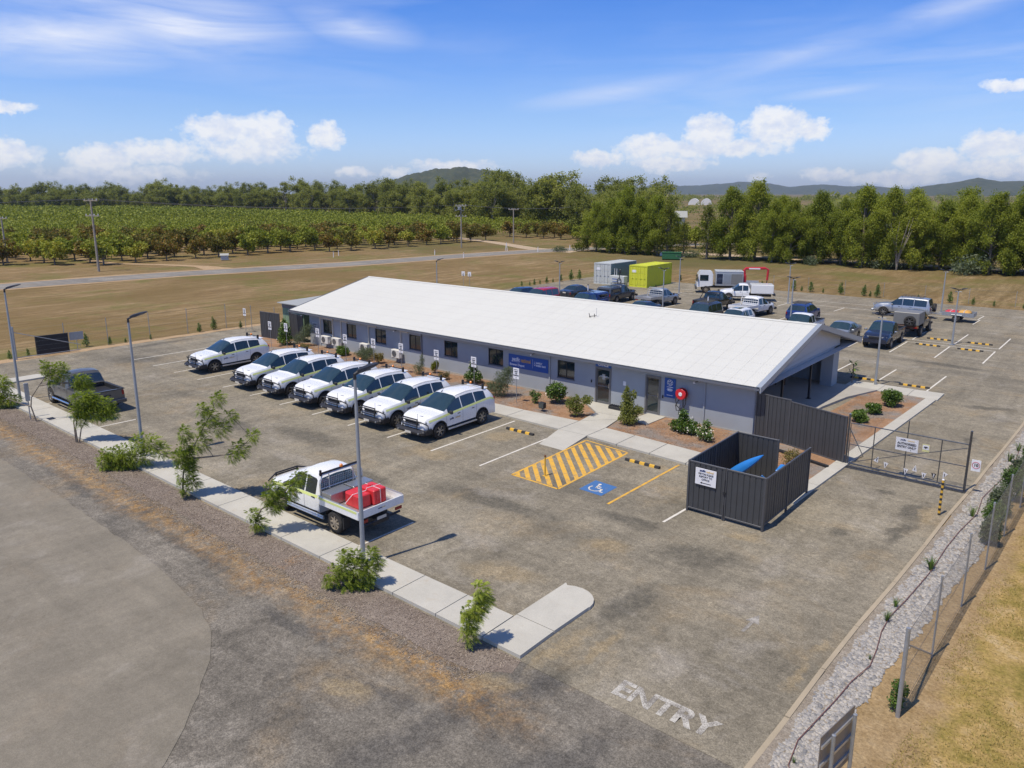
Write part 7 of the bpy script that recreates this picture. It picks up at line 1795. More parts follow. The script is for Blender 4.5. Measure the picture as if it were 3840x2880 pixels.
# trees seen between the trunks behind the row
k = 0
for ix in range(-14, 4):
    for iy in range(3):
        x = ix*6.4+rr0.uniform(-1, 1); y = 142+iy*11+rr0.uniform(-1, 1)
        if x < -78 or x > 16: continue
        q = rr0.randrange(6); tree('mango_tree', 'orchard tree glimpsed between the trunks behind the far row', 'tree', (x, y, 0), MT[q][0], MT[q][1], rr0.uniform(1.1, 1.5), rr0.random()*6.3, 'orchard trees behind the far row')
# understorey shrubs at the foot of the row
us = leaves(np.random.RandomState(15), [(0, 0, .7, 1.6, 1.3, .8), (1.2, .2, .5, 1.0, 1.0, .6), (-1.1, -.3, .5, 1.1, .9, .55)], 900, .26, .12, mat=M['leaf_gry'], name='crown')
for i, (x, y, s_, t_) in enumerate([(-29, 121.5, 1.25, 'beside the pale dead trunk'), (-18, 121, 1.9, 'spreading widest at the foot of the far row'), (-40, 121, 1.0, 'left of the dead trunk'), (-7, 120.5, .9, 'at the right end of the far row'), (-60.5, 121.5, .9, 'in the gap of the far row')]):
    tree('grey_bush', 'grey-green bush '+t_, 'bush', (x, y, 0), None, us, s_, i)
b = B(); e = empty('dead_tree', (-27.5, 120.8, 0)); tag(e, 'pale leafless tree with bare forked limbs in front of the far row', 'tree')
for q in range(9):
    a = q*.9; b.tube([(0, 0, 0), (.3*math.cos(a), .3*math.sin(a), 2.2), (1.0*math.cos(a), 1.0*math.sin(a), 4.2+.3*q % 1.5), (1.5*math.cos(a+.3), 1.5*math.sin(a+.3), 5.8+.25*q)], .10, 5, r1=.02)
b.build('bare_limbs', M['barkp'], e)

# --- feathery saplings along the street path
def fronds(rng, cl, per=105, wind=(.75, .35, 0), L0=.17, dens=1.0):
    V = []
    for (cx_, cy_, cz_, r_) in cl:
        nf = int(per*dens*1.25*(r_/.3)**1.6)+8; c0 = np.array([cx_, cy_, cz_])
        for _ in range(nf):
            u = rng.normal(size=3); u /= np.linalg.norm(u); st = c0+u*r_*rng.rand()**.45*.9
            d = u*.7+np.array(wind)*rng.uniform(.3, 1.1)+rng.normal(size=3)*.25; d[2] += .10; d /= np.linalg.norm(d)
            L = L0*rng.uniform(.7, 1.35); nl = 8
            side = np.cross(d, np.array([0, 0, 1.])+rng.normal(size=3)*.3); side /= np.linalg.norm(side)+1e-9
            for q in range(nl):
                t = (q+.5)/nl; p = st+d*L*t+np.array([0, 0, -.42*L*t*t]); ll = .075*math.sin(PI*(.18+.80*t))*rng.uniform(.85, 1.15)*(L/.3)
                for s_ in (1, -1):
                    e1 = side*s_*ll*.95+d*ll*.35+np.array([0, 0, -.35*ll]); wv = d*.0115*(L/.3)
                    V.append([p-wv, p+wv, p+e1+wv*.6, p+e1-wv*.8])
    return np.array(V)
saps = [('a', (-25.98, 12.2), [(1.24, 1.03, 3.76, 0.3), (0.78, 0.65, 3.38, 0.26), (0.99, 0.83, 3.1, 0.33), (0.76, 0.64, 2.7, 0.28), (1.26, 1.05, 2.65, 0.33), (1.56, 1.3, 3.1, 0.26), (0.21, 0.18, 2.47, 0.31), (0.24, 0.2, 1.96, 0.33), (0.69, 0.58, 2.15, 0.35), (0.01, 0.01, 1.55, 0.26), (0.36, 0.3, 1.68, 0.31), (1.75, 1.46, 1.87, 0.35), (2.12, 1.77, 2.38, 0.26), (1.5, 1.25, 1.64, 0.26), (0.17, 0.14, 0.95, 0.4), (0.11, 0.09, 1.55, 0.4), (0.35, 0.29, 0.57, 0.27), (0.06, 0.05, 0.38, 0.27), (0.33, 0.27, 1.23, 0.26)], 'tall wind-blown feathery tree in the middle of the street-side bed', [[(0,0,0),(.1,.08,1.0),(.35,.28,1.7),(.75,.6,2.6),(1.0,.85,3.2)],[(.3,.25,1.5),(1.0,.8,1.6),(1.6,1.3,1.7),(2.1,1.7,2.3)]], 1.0),
 ('b', (-35.75, 12.3), [(0.17, 0.14, 2.02, 0.34), (0.55, 0.46, 2.06, 0.41), (0.82, 0.68, 1.86, 0.38), (1.16, 0.96, 1.74, 0.38), (1.27, 1.06, 1.43, 0.34), (0.38, 0.32, 1.55, 0.42), (0.08, 0.07, 1.43, 0.38), (0.22, 0.19, 1.07, 0.34), (0.72, 0.6, 1.39, 0.42), (0.52, 0.43, 1.74, 0.42), (1.0, 0.83, 1.31, 0.34)], 'round-crowned feathery tree with three thin trunks before the pickup tail', [[(0,0,0),(-.02,0,.6),(.1,.1,1.2),(.4,.35,1.7)],[(.08,.05,0),(.2,.15,.6),(.5,.45,1.3)],[(-.05,-.04,0),(-.05,-.03,.9),(.1,.1,1.8)]], 1.25),
 ('c', (-40.72, 12.3), [(0.57, 0.48, 2.86, 0.2), (0.57, 0.48, 2.56, 0.25), (0.93, 0.77, 2.65, 0.41), (1.24, 1.04, 2.69, 0.33), (0.92, 0.77, 2.27, 0.37), (0.71, 0.59, 2.1, 0.21), (1.31, 1.09, 2.35, 0.2), (1.75, 1.46, 2.1, 0.29), (2.04, 1.7, 2.1, 0.33), (1.85, 1.55, 1.85, 0.33), (2.14, 1.78, 1.85, 0.25), (1.67, 1.39, 1.85, 0.21)], 'leaning slender tree with sparse tufts in front of the pickup cab', [[(0,0,0),(-.12,-.1,.75),(-.05,-.05,1.2),(.35,.3,1.9),(.6,.5,2.3),(.9,.75,2.5)],[(-.1,-.1,.75),(-.4,-.35,.85),(-1.0,-.8,1.15)],[(.3,.25,1.8),(1.2,1.0,1.95),(2.0,1.7,2.0)]], 1.0),
 ('d', (-21.23, 12.25), [(0.54, 0.45, 1.53, 0.35), (0.4, 0.33, 1.23, 0.28), (0.64, 0.53, 1.15, 0.32), (0.5, 0.42, 0.9, 0.2), (1.22, 1.02, 1.95, 0.27), (1.0, 0.83, 1.65, 0.24), (0.98, 0.82, 1.36, 0.2), (-0.03, -0.02, 0.68, 0.2), (0.14, 0.12, 0.39, 0.2), (-0.01, -0.01, 0.34, 0.16)], 'small leaning feathery sapling overlapping the white tray ute', [[(0,0,0),(.05,.04,.5),(.2,.17,.85),(.4,.33,1.0),(.8,.66,1.45),(1.1,.9,1.8)]], 1.1),
 ('e', (-15.96, 12.1), [(-0.17, -0.14, 1.01, 0.2), (0.12, 0.1, 1.01, 0.17), (0.43, 0.36, 1.05, 0.2), (0.53, 0.44, 0.82, 0.17), (-0.16, -0.13, 0.64, 0.27), (0.1, 0.09, 0.64, 0.31), (0.36, 0.3, 0.56, 0.27), (-0.38, -0.31, 0.42, 0.27), (-0.17, -0.15, 0.19, 0.27), (0.04, 0.03, 0.23, 0.27), (-0.54, -0.45, 0.19, 0.17), (0.3, 0.25, 0.23, 0.21)], 'bushy feathery sapling round the nearest light pole', [[(0,0,0),(0,0,.5),(.1,.1,.9)],[(0,0,.1),(-.3,-.25,.35)],[(0,0,.2),(.35,.3,.6)]], 1.1),
 ('f', (-11.5, 12.05), [(0.28, 0.23, 1.58, 0.19), (0.33, 0.28, 1.32, 0.19), (0.19, 0.16, 1.2, 0.23), (0.07, 0.06, 0.99, 0.23), (0.24, 0.2, 0.99, 0.19), (0.09, 0.08, 0.69, 0.19), (0.0, 0.0, 0.52, 0.19), (0.06, 0.05, 0.3, 0.15), (-0.02, -0.02, 0.86, 0.11)], 'narrow feathery sapling at the corner of the concrete path', [[(0,0,0),(.02,.02,.6),(.1,.08,1.0),(.28,.22,1.5)]], 1.1),
 ('g', (-30.88, 12.1), [(0.66, 0.55, 1.08, 0.44), (1.03, 0.86, 1.03, 0.44), (1.35, 1.12, 0.77, 0.34), (0.29, 0.24, 0.72, 0.44), (-0.1, -0.08, 0.56, 0.39), (-0.41, -0.34, 0.46, 0.39), (0.42, 0.35, 0.41, 0.44), (0.8, 0.67, 0.51, 0.39), (-0.36, -0.3, 0.2, 0.44), (0.1, 0.08, 0.2, 0.39), (-0.35, -0.29, 0.26, 0.39), (0.04, 0.03, 0.36, 0.39)], 'low wide feathery shrub at the foot of the second light pole', [[(0,0,0),(.3,.25,.4),(.8,.65,.7),(1.3,1.1,.8)],[(0,0,.1),(-.4,-.3,.4)]], 0.9),
 ('h', (-44.9, 12.0), [(0.24, 0.2, 1.39, 0.38), (0.42, 0.35, 1.2, 0.31), (-0.03, -0.02, 1.13, 0.38), (0.09, 0.07, 0.87, 0.38), (0.38, 0.32, 0.48, 0.38), (0.62, 0.52, 0.42, 0.32), (0.17, 0.14, 0.29, 0.38), (-0.15, -0.12, 0.48, 0.38)], 'feathery bush at the left edge of the photo', [[(0,0,0),(.1,.08,.6),(.3,.25,1.1)],[(0,0,.2),(.5,.4,.5)]], 1.1)]
for si, (nm_, loc, cl, lab, stems, dn) in enumerate(saps):
    rng = np.random.RandomState(100+si); e = empty('feathery_sapling', (loc[0], loc[1], .05)); tag(e, lab, 'tree')
    b = B()
    if stems:
        for st in stems: b.tube([(p[0], p[1], p[2]) for p in st], .034, 6, r1=.014)
    for c in cl:
        # twig from the nearest stem point to the clump
        best = min([q for st in (stems or [[(0, 0, 0)]]) for q in st if q[2] <= c[2]+.05] or [(0, 0, 0)], key=lambda q: (q[0]-c[0])**2+(q[1]-c[1])**2+(q[2]-c[2])**2*.6)
        b.tube([best, ((best[0]+c[0])/2, (best[1]+c[1])/2, (best[2]+c[2])/2+.05), c[:3]], .012, 5, r1=.006)
    b.build('trunk', M['bark'], e)
    link('foliage', quads_mesh('foliage', fronds(rng, cl, dens=dn), M['leaf_sap']), e)
# --- shrubs
def shrub(name, label, loc, blobs, n, L, Wd, mat, droop=0., up=.3, flowers=0, stems=6, shell=.5, cat='shrub'):
    rng = np.random.RandomState(int(abs(loc[0]*77+loc[1]*13)) % 9999); e = empty(name, (loc[0], loc[1], loc[2] if len(loc) > 2 else .06)); tag(e, label, cat)
    link('foliage', leaves(rng, blobs, n, L, Wd, droop=droop, up=up, shell=shell, mat=mat, name='foliage'), e)
    if flowers: link('flowers', leaves(rng, [(x, y, z, a*1.05, b_*1.05, c*1.05) for x, y, z, a, b_, c in blobs], flowers, .075, .07, shell=.12, mat=M['flower'], name='flowers'), e)['kind'] = 'stuff'
    if stems:
        b = B()
        for k in range(stems):
            bb = blobs[k % len(blobs)]; b.tube([(0, 0, 0), (bb[0]*.5, bb[1]*.5, bb[2]*.6), (bb[0], bb[1], bb[2]+bb[5]*.4)], .014, 5, r1=.005)
        b.build('stems', M['bark'], e)
    return e
def dome(w, h, n=7, seed=1):
    rg = random.Random(seed); o = [(0, 0, h*.5, w*.38, w*.38, h*.42)]
    for k in range(n): a = 2*PI*k/n+rg.random(); o.append((w*.26*math.cos(a), w*.26*math.sin(a), h*rg.uniform(.25, .75), w*.22, w*.22, h*.24))
    return o
shrub('conical_shrub', 'tall conical leafy green shrub before the left charcoal fence', (-47.8, 31.2), [(0, 0, .45, .6, .6, .45), (0, 0, 1.0, .48, .48, .5), (.05, 0, 1.45, .32, .32, .42), (0, 0, 1.8, .15, .15, .2)], 2600, .13, .07, M['leaf_shr'], flowers=40)
shrub('weeping_shrub', 'wispy grey weeping shrub at the left corner of the building', (-46.5, 31.7), [(0, 0, .6, .6, .6, .5), (.3, .3, 1.1, .55, .5, .5), (.5, .4, 1.45, .4, .4, .25), (-.3, -.2, .4, .4, .4, .3)], 2200, .22, .018, M['leaf_gry'], droop=.7)
shrub('dry_shrub', 'low yellowish shrub beside the weeping shrub', (-45.2, 31.0), dome(1.0, .45, seed=3), 700, .10, .04, M['leaf_dry'])
shrub('round_shrub', 'round bright green shrub below the second window', (-41.5, 31.6), dome(1.05, .75, seed=4), 1800, .11, .06, M['leaf_shr'])
shrub('grey_shrub', 'wide grey wispy shrub behind the third wagon', (-39.2, 31.6), dome(1.7, .85, seed=5), 2200, .15, .025, M['leaf_gry'], droop=.3)
shrub('dry_shrub', 'dull olive shrub left of the fourth air conditioner', (-37.7, 31.5), dome(.9, .8, seed=6), 1000, .11, .05, M['leaf_dry'])
shrub('grey_shrub', 'thin grey-green shrub between two parking signs behind the fifth wagon', (-33.4, 31.1), [(0, 0, .4, .45, .4, .38), (.1, .2, .9, .2, .2, .4)], 900, .16, .02, M['leaf_gry'], droop=.4)
shrub('yellow_shrub', 'yellow-green upright shrub left of the fifth window', (-32.9, 32.0), dome(.6, .85, seed=8), 900, .12, .04, M['leaf_yel'])
shrub('dry_shrub', 'straggly dry shrub behind the sixth wagon', (-31.3, 31.2), dome(.9, .55, seed=9), 450, .13, .03, M['leaf_dry'])
shrub('flowering_shrub', 'dark green shrub dotted with white flowers below the sixth window', (-29.4, 31.7), [(0, 0, .45, .5, .5, .4), (.0, 0, .95, .28, .28, .4), (.35, 0, .4, .35, .35, .3), (-.3, -.1, .35, .3, .3, .25)], 1900, .12, .065, M['leaf_shr'], flowers=90)
shrub('grey_shrub', 'large wispy grey-green shrub nearest the last wagon tail', (-26.2, 30.3), [(0, 0, .5, .65, .6, .5), (.2, .2, 1.0, .6, .55, .55), (.45, .3, 1.45, .35, .35, .35), (-.5, -.1, .5, .45, .4, .35)], 3800, .16, .022, M['leaf_gry'], droop=.35)
shrub('small_shrub', 'small upright green shrub behind the black uplight', (-23.8, 30.5), [(0, 0, .3, .22, .22, .3), (.15, 0, .5, .25, .2, .2), (-.2, .05, .5, .2, .2, .2)], 500, .12, .05, M['leaf_shr'])
shrub('flowering_shrub', 'rounded glossy shrub with white flowers left of the office door', (-23.0, 31.3), dome(1.25, 1.25, 9, 12), 3000, .13, .075, M['leaf_shr'], flowers=110)
shrub('olive_shrub', 'loose dark shrub at the corner of the crossing path', (-20.75, 29.95), [(0, 0, .4, .42, .42, .35), (-.2, -.2, .7, .3, .3, .35), (.4, .3, .85, .35, .35, .25), (0, 0, .9, .22, .22, .25)], 1600, .11, .06, M['leaf_gum'])
shrub('olive_shrub', 'tall dark pointed shrub standing between the two doors', (-18.05, 30.45), [(0, 0, .35, .5, .5, .35), (-.05, 0, .85, .38, .38, .45), (-.1, -.05, 1.35, .26, .26, .42), (.2, .1, 1.5, .16, .16, .3), (.42, .2, .75, .28, .28, .25), (-.12, 0, 1.75, .13, .13, .2)], 3600, .10, .055, M['leaf_gum'])
shrub('flowering_shrub', 'bright green shrub with white blossoms below the hose reel', (-15.35, 31.0), [(0, 0, .4, .55, .5, .38), (-.1, .05, .85, .25, .25, .32), (.45, 0, .35, .35, .35, .3), (-.45, 0, .3, .3, .3, .28)], 2600, .12, .06, M['leaf_shr'], flowers=80)
shrub('flowering_shrub', 'loose shrub with dry cream flowers right of the bright one', (-14.15, 30.6), [(0, 0, .35, .4, .4, .33), (.05, .1, .7, .22, .22, .28), (.3, -.2, .3, .25, .25, .2)], 1200, .11, .05, M['leaf_shr'], flowers=120)
shrub('dry_shrub', 'sparse brownish shrub in the planter behind the enclosure', (-9.9, 30.0), dome(1.1, .75, seed=21), 700, .10, .035, M['leaf_dry'])
for i, (x, y, w, h, t_) in enumerate([(-9.12, 42.1, 1.25, 1.0, 'largest bright green shrub in the side planter'), (-9.43, 40.0, .9, .6, 'middle green shrub in the side planter'), (-9.6, 38.1, 1.0, .65, 'green shrub in the side planter next to the charcoal fence')]):
    shrub('green_shrub', t_, (x, y), dome(w, h, 8, 30+i), int(2200*w*h+500), .11, .055, M['leaf_shr'])
# frangipani-like plant at the pier
e = empty('broadleaf_plant', (-12.15, 45.85, .08)); tag(e, 'dark broad-leaved plant behind the gable end pier', 'plant')
b = B(); rg = random.Random(3)
for k in range(30):
    a = rg.random()*6.28; z = rg.uniform(.6, 1.3); r_ = rg.uniform(.15, .45); d = Vector((math.cos(a), math.sin(a), rg.uniform(-.6, .5))).normalized(); s_ = d.cross(Vector((0, 0, 1))).normalized()*.06
    p = Vector((.3*math.cos(a)*r_, .3*math.sin(a)*r_, z)); b.add([tuple(p), tuple(p+d*.2+s_), tuple(p+d*.42), tuple(p+d*.2-s_)], [(0, 1, 2, 3)])
b.build('leaf_cluster', M['leaf_shr'], e); b = B(); b.tube([(0, 0, 0), (.05, 0, .6), (0, 0, 1.1)], .03, 6); b.tube([(.02, 0, .4), (-.25, .1, .8)], .02, 5); b.build('stem', M['bark'], e)
# strappy tufts on the gravel
def tuft(seed, n=46, h=.5):
    rg = random.Random(seed); b = B()
    for k in range(n):
        a = rg.random()*6.28; ln_ = h*rg.uniform(.6, 1.1); o_ = rg.uniform(.25, .8)*ln_; s_ = Vector((-math.sin(a), math.cos(a), 0))*.008; d = Vector((math.cos(a), math.sin(a), 0))
        p0 = d*.03; p1 = d*o_*.45+Vector((0, 0, ln_*.7)); p2 = d*o_+Vector((0, 0, ln_*rg.uniform(.55, .95)))
        b.add([tuple(p0-s_), tuple(p0+s_), tuple(p1+s_), tuple(p1-s_), tuple(p2)], [(0, 1, 2, 3), (3, 2, 4)])
    return b.mesh('blades', M['leaf_shr'])
TF = [tuft(1), tuft(2, 34, .42)]
for i, (x, y, s_, t_) in enumerate([(-3.84, 19.95, .7, 'small strappy tuft nearest the kerb on the gravel'), (-3.84, 20.85, .75, 'sparse strappy tuft second along the gravel'), (-3.56, 23.75, .95, 'strappy tuft in the middle of the gravel bed'), (-3.3, 28.9, 1.1, 'large strappy tuft by the striped post'),
                                   (-3.1, 36.2, 1.0, 'strappy tuft beyond the gate, nearer one'), (-3.0, 38.0, 1.1, 'strappy tuft beyond the gate, farther one'), (-3.7, 17.9, .3, 'tiny weed tuft on the gravel'), (-3.9, 13.35, .35, 'little green weed at the lower end of the gravel')]):
    e = empty('strappy_tuft', (x, y, .03), i*1.3, s_); tag(e, t_, 'plant'); link('blades', TF[i % 2], e)
for i, (x, y, w, h, t_) in enumerate([(-2.52, 26.9, .75, .95, 'first blue-green bush behind the chain link fence'), (-2.62, 28.3, .8, 1.1, 'second blue-green bush behind the chain link fence'), (-2.62, 29.8, .9, 1.3, 'third and fullest bush behind the chain link fence'), (-2.5, 31.5, .9, 1.4, 'fourth bush along the chain link fence'), (-2.4, 33.4, .9, 1.3, 'fifth bush along the chain link fence'), (-2.3, 35.5, .9, 1.3, 'sixth bush along the chain link fence'), (-2.2, 38, 1.0, 1.3, 'seventh bush along the chain link fence')]):
    shrub('fence_bush', t_, (x, y, .02), dome(w, h, 8, 50+i), 2600, .09, .035, M['leaf_gry'] if i % 2 == 0 else M['leaf_shr'])
shrub('fence_bush', 'narrow bright green bush at the foot of the end fence post', (-2.78, 16.35, .02), [(0, 0, .2, .17, .17, .2), (0, .05, .5, .13, .13, .25), (.05, .3, .35, .15, .18, .2)], 1100, .06, .035, M['leaf_shr'])
# young trees dotted along the boundaries
yt = [leaves(np.random.RandomState(200+i), [(0, 0, .35, .28, .28, .3), (.05, 0, .7, .2, .2, .3), (-.05, .05, .95, .1, .1, .2)], 420, .13, .05, mat=M['leaf_shr'], name='foliage') for i in range(3)]
ytm = limb_mesh([([(0, 0, 0), (0, 0, .9)], .02, .008)], M['bark'], n=5)
yl = [(-57.94, 22.99, .6), (-57.8, 29.88, .75), (-57.9, 31.2, 1.0), (-58.3, 17.7, .5), (-58.0, 16.5, .6), (-57.9, 24.1, .35), (-57.7, 25.9, .4), (-56.9, 33.0, .6), (-58.6, 21.6, .9)]
yl += [(-57.3, 70.6, .6), (-56.9, 72.6, .7), (-56.6, 74.7, .8), (-56.4, 77.4, .9), (-56.2, 79.3, 1.3), (-56.0, 80.9, 1.2), (-57.0, 71.8, .45), (-56.6, 76.0, .5), (-56.8, 73.6, .5)]
yl += [(-45, 87.6, .8), (-42, 87.5, .7), (-30.5, 87.4, 1.2), (-28.6, 87.6, 1.1), (-29.6, 87.5, .6), (-34.2, 87.4, .8), (-33.2, 87.4, .6), (-25.3, 87.5, 1.25), (-22.9, 87.6, 1.15), (-21.5, 87.4, 1.35), (-22.2, 87.4, .6), (-27.2, 87.5, .5), (-17.5, 87.6, .6), (-14.6, 87.8, 1.1), (-12.5, 87.6, .7), (-10.7, 87.6, .55), (-8.2, 87.6, .6), (-5, 87.7, .7), (-36.5, 87.5, .7)]
for i, (x, y, s_) in enumerate(yl):
    g_ = 'left edge' if y < 40 else ('edge beyond the roof ridge' if x < -50 else 'far edge')
    e = empty('young_tree', (x, y, 0), i*.9, s_); tag(e, 'small dark young tree planted along the %s of the car park' % g_, 'young tree', 'young trees on the '+g_); link('trunk', ytm, e); link('foliage', yt[i % 3], e)

# --- loose ground stuff
def scatter(name, label, region, n, zf, size, flat, mat, seed, nv=8):
    rng = np.random.RandomState(seed); P_ = []
    while len(P_) < n:
        a = rng.rand(4096, 2); x0, x1, y0, y1 = region['box']; X = x0+(x1-x0)*a[:, 0]; Y = y0+(y1-y0)*a[:, 1]**region.get('pow', 1.)
        ok = region['f'](X, Y); P_ += list(zip(X[ok], Y[ok]))
    P_ = np.array(P_[:n]); s = size*rng.uniform(.5, 1.5, n)**1.2; th = rng.rand(n)*2*PI
    if nv == 8:     # little faceted stones
        base = np.array([(-1, -.7, 0), (1, -.8, 0), (.9, .8, 0), (-.8, .9, 0), (-.6, -.45, 1), (.55, -.5, 1.1), (.6, .5, .9), (-.5, .5, 1.05)])
        F_ = [(4, 5, 6, 7), (0, 1, 5, 4), (1, 2, 6, 5), (2, 3, 7, 6), (3, 0, 4, 7)]
    else:
        base = np.array([(-1, -.28, 0), (1, -.22, 0), (1, .25, 0), (-1, .28, 0)]); F_ = [(0, 1, 2, 3)]
    k = len(base); v = base[None]*(1+.25*rng.normal(size=(n, k, 1))*(nv == 8)); v = v*s[:, None, None]; v[:, :, 2] *= flat if nv == 8 else 1
    if nv != 8: v[:, :, 2] = rng.uniform(0, .5, (n, 1))*s[:, None]+(base[None, :, 0]*s[:, None])*rng.uniform(-.4, .4, (n, 1))
    c, sn = np.cos(th)[:, None], np.sin(th)[:, None]; X = v[:, :, 0]*c-v[:, :, 1]*sn+P_[:, 0:1]; Y = v[:, :, 0]*sn+v[:, :, 1]*c+P_[:, 1:2]
    V = np.stack([X, Y, v[:, :, 2]+zf], 2).reshape(-1, 3)
    faces = (np.arange(n)[:, None, None]*k+np.array(F_)[None]).reshape(-1, 4)
    me = bpy.data.meshes.new(name); me.vertices.add(len(V)); me.vertices.foreach_set('co', V.reshape(-1).astype('f'))
    me.loops.add(len(faces)*4); me.loops.foreach_set('vertex_index', faces.reshape(-1).astype('i')); me.polygons.add(len(faces)); me.polygons.foreach_set('loop_start', np.arange(0, len(faces)*4, 4, dtype='i'))
    me.materials.append(mat); me.update(calc_edges=True); o = link(name, me); tag(o, label, kind='stuff'); return o
gl = lambda Y: np.interp(Y, [9.5, 12, 15.5, 20, 26, 33, 43, 56], [-4.2, -4.3, -4.33, -4.15, -3.88, -3.58, -3.18, -2.7])
gr = lambda Y: np.interp(Y, [9.5, 13.6, 15.8, 18, 20.2, 23, 25.6, 30, 36, 44, 56], [-3.1, -3.4, -3.42, -3.28, -3.05, -2.88, -2.62, -2.5, -2.3, -2.0, -1.6])
scatter('gravel', 'pale grey loose stones of the gravel bed', {'box': (-4.4, -1.5, 10, 56), 'pow': 1.9, 'f': lambda X, Y: (X > gl(Y)+.05+.05*np.sin(Y*5)) & (X < gr(Y)+.04*np.sin(Y*7))}, 30000, .012, .036, .62, M['stone'], 3)
scatter('bark_mulch', 'loose bark chips in the planting beds', {'box': (-47, -8, 28.0, 44.5), 'f': lambda X, Y: ((Y > 29.3) & (Y < 32.5) & (X < -22.1)) | ((Y > 29.1) & (Y < 32.4) & (X > -17) & (X < -12.9)) | ((Y > 28.8) & (Y < 30.8) & (X > -18.2) & (X < -9)) | ((X > -11.0) & (X < -8.7) & (Y > 33) & (Y < 44.3))}, 32000, .06, .026, .4, M['chip'], 4, 4)
scatter('grey_mulch', 'loose grey-brown mulch chips in the street-side bed', {'box': (-56, -10, 10.75, 12.5), 'f': lambda X, Y: (X < -10.1-.4*(12.5-Y)) & ((Y-10.75)*1.5 > np.abs(np.sin(X*12.9+Y*78.2)*43758.5) % 1)}, 50000, .018, .021, .4, M['chipg'], 5, 4)
# blades of dry grass beside the drive
rng = np.random.RandomState(31); n = 60000
Y = 10+34*rng.rand(n)**1.7; X = np.interp(Y, [10, 16, 20, 30, 44], [-2.75, -2.45, -2.3, -1.8, -1.4])+.05+rng.rand(n)**1.0*(2.5+.10*Y)
keep = (np.sin(X*2.1+Y*1.3)+np.sin(X*.9-Y*.7)*1.2+rng.normal(size=n)*.8) > -.6; X, Y = X[keep], Y[keep]; n = len(X)
a = rng.rand(n)*2*PI; h = rng.uniform(.02, .07, n); wd = .006+.005*rng.rand(n); l = rng.uniform(.01, .08, n)
V = np.stack([np.stack([X-wd*np.cos(a), Y-wd*np.sin(a), 0*X], 1), np.stack([X+wd*np.cos(a), Y+wd*np.sin(a), 0*X], 1), np.stack([X+l*np.sin(a), Y-l*np.cos(a), h], 1)], 1)
o = link('dry_grass', quads_mesh('dry_grass', V, M['dryblade'], 3)); tag(o, 'short golden dry grass on the verge at right', kind='stuff')

# ================================================================ FAR THINGS
def power_pole(loc, h, label, arms=1, rz=0.4):
    e = empty('power_pole', (loc[0], loc[1], 0), rz); tag(e, label, 'power pole')
    b = B(); b.tube([(0, 0, 0), (0, 0, h)], .17, 8, r1=.11); b.build('pole', M['timber'], e, True)
    for k in range(arms):
        z = h-.3-k*2.1; b = B(); b.box(-1.2, 1.2, -.06, .06, z, z+.13); b.build('crossarm', M['timber'], e)
        for x in (-1.05, -.35, .35, 1.05): b = B(); b.lathe([(.03, z+.13), (.06, z+.17), (.06, z+.28), (.03, z+.33)], 6, c=(x, 0, 0)); b.build('insulator', M['sgn'], e)
    return e
pp = [((-114.8, 45.2), 10.2, 'tall timber power pole at the front of the orchard, left of centre', 2), ((-140.5, 41.6), 7.3, 'timber power pole at the left edge of the photo', 1), ((-108.2, 113.6), 8.7, 'power pole with round transformer gear near the farm track', 2),
      ((-110.2, 132.8), 7.6, 'slim power pole beside the farm track', 1), ((-113.8, 170.4), 8.0, 'power pole in front of the gum trees right of the track', 1)]
for l_, h_, t_, a_ in pp: power_pole(l_, h_, t_, a_)
e = empty('transformer', (-108.2, 113.2, 7.6)); tag(e, 'ring shaped fittings at the head of the power pole near the track', 'transformer')
b = B()
for s in (-1, 1): b.tube([(s*.9+.5*math.cos(t), 0, .4+.5*math.sin(t)) for t in [k*PI/7 for k in range(15)]], .035, 5)
b.bbox(-.25, .25, -.3, .3, .0, .7, .06); b.build('transformer_body', M['galv'], e)
cb = B()
def sag(p, q, s_):
    return [(p[0]+(q[0]-p[0])*t, p[1]+(q[1]-p[1])*t, p[2]+(q[2]-p[2])*t-4*s_*t*(1-t)) for t in [k/14 for k in range(15)]]
for dx in (-1.05, 0, 1.05):
    cb.tube(sag((-114.8+dx*.4, 45.2-dx, 10.2), (-210, -40, 9.5), 1.2), .018, 3, cap=False)
    cb.tube(sag((-114.8+dx*.4, 45.2-dx, 10.2), (-108.2+dx*.4, 113.6-dx, 8.7), 1.0), .018, 3, cap=False)
    cb.tube(sag((-108.2+dx*.4, 113.6-dx, 8.7), (-113.8+dx, 170.4, 8.0), .9), .018, 3, cap=False)
o = cb.build('overhead_cable', M['cable']); tag(o, 'thin overhead cables strung between the timber power poles', 'cable')
# road marker posts
gp = empty('marker_post', (0, 0, 0))
b = B(); b.box(-.06, .06, -.03, .03, 0, 1.0); b.build('post', M['sgn'], gp); b = B(); b.box(-.035, .035, -.035, -.03, .78, .9); b.build('reflector', M['redl'], gp)
mp = [(-98.6, 96.5, 'far side of the road, left one near the power pole'), (-90.2, 95.2, 'near side of the road, just left of centre'), (-88.8, 114.3, 'near side of the road before the bend'), (-87.2, 122.5, 'far side at the bend beyond the track mouth'), (-108.9, 81.9, 'left of a pair by the orchard'), (-111.4, 84.9, 'right of a pair by the orchard')]
for i, (x, y, t_) in enumerate(mp):
    e = gp if i == 0 else copy_tree(gp); e.location = (x, y, 0); tag(e, 'white road marker post '+t_, 'marker post', 'white road marker posts')
e = empty('a_frame_post', (-95.5, 112.9, 0)); tag(e, 'white forked post on the grass by the road', 'post')
b = B(); b.tube([(-.25, 0, 0), (0, 0, 1.6)], .06, 5); b.tube([(.25, 0, 0), (0, 0, 1.6)], .06, 5); b.build('legs', M['sgn'], e)
e = empty('letterbox', (-118.1, 66.6, 0), 1.0); tag(e, 'pale box hut with pitched lid at the edge of the orchard', 'box')
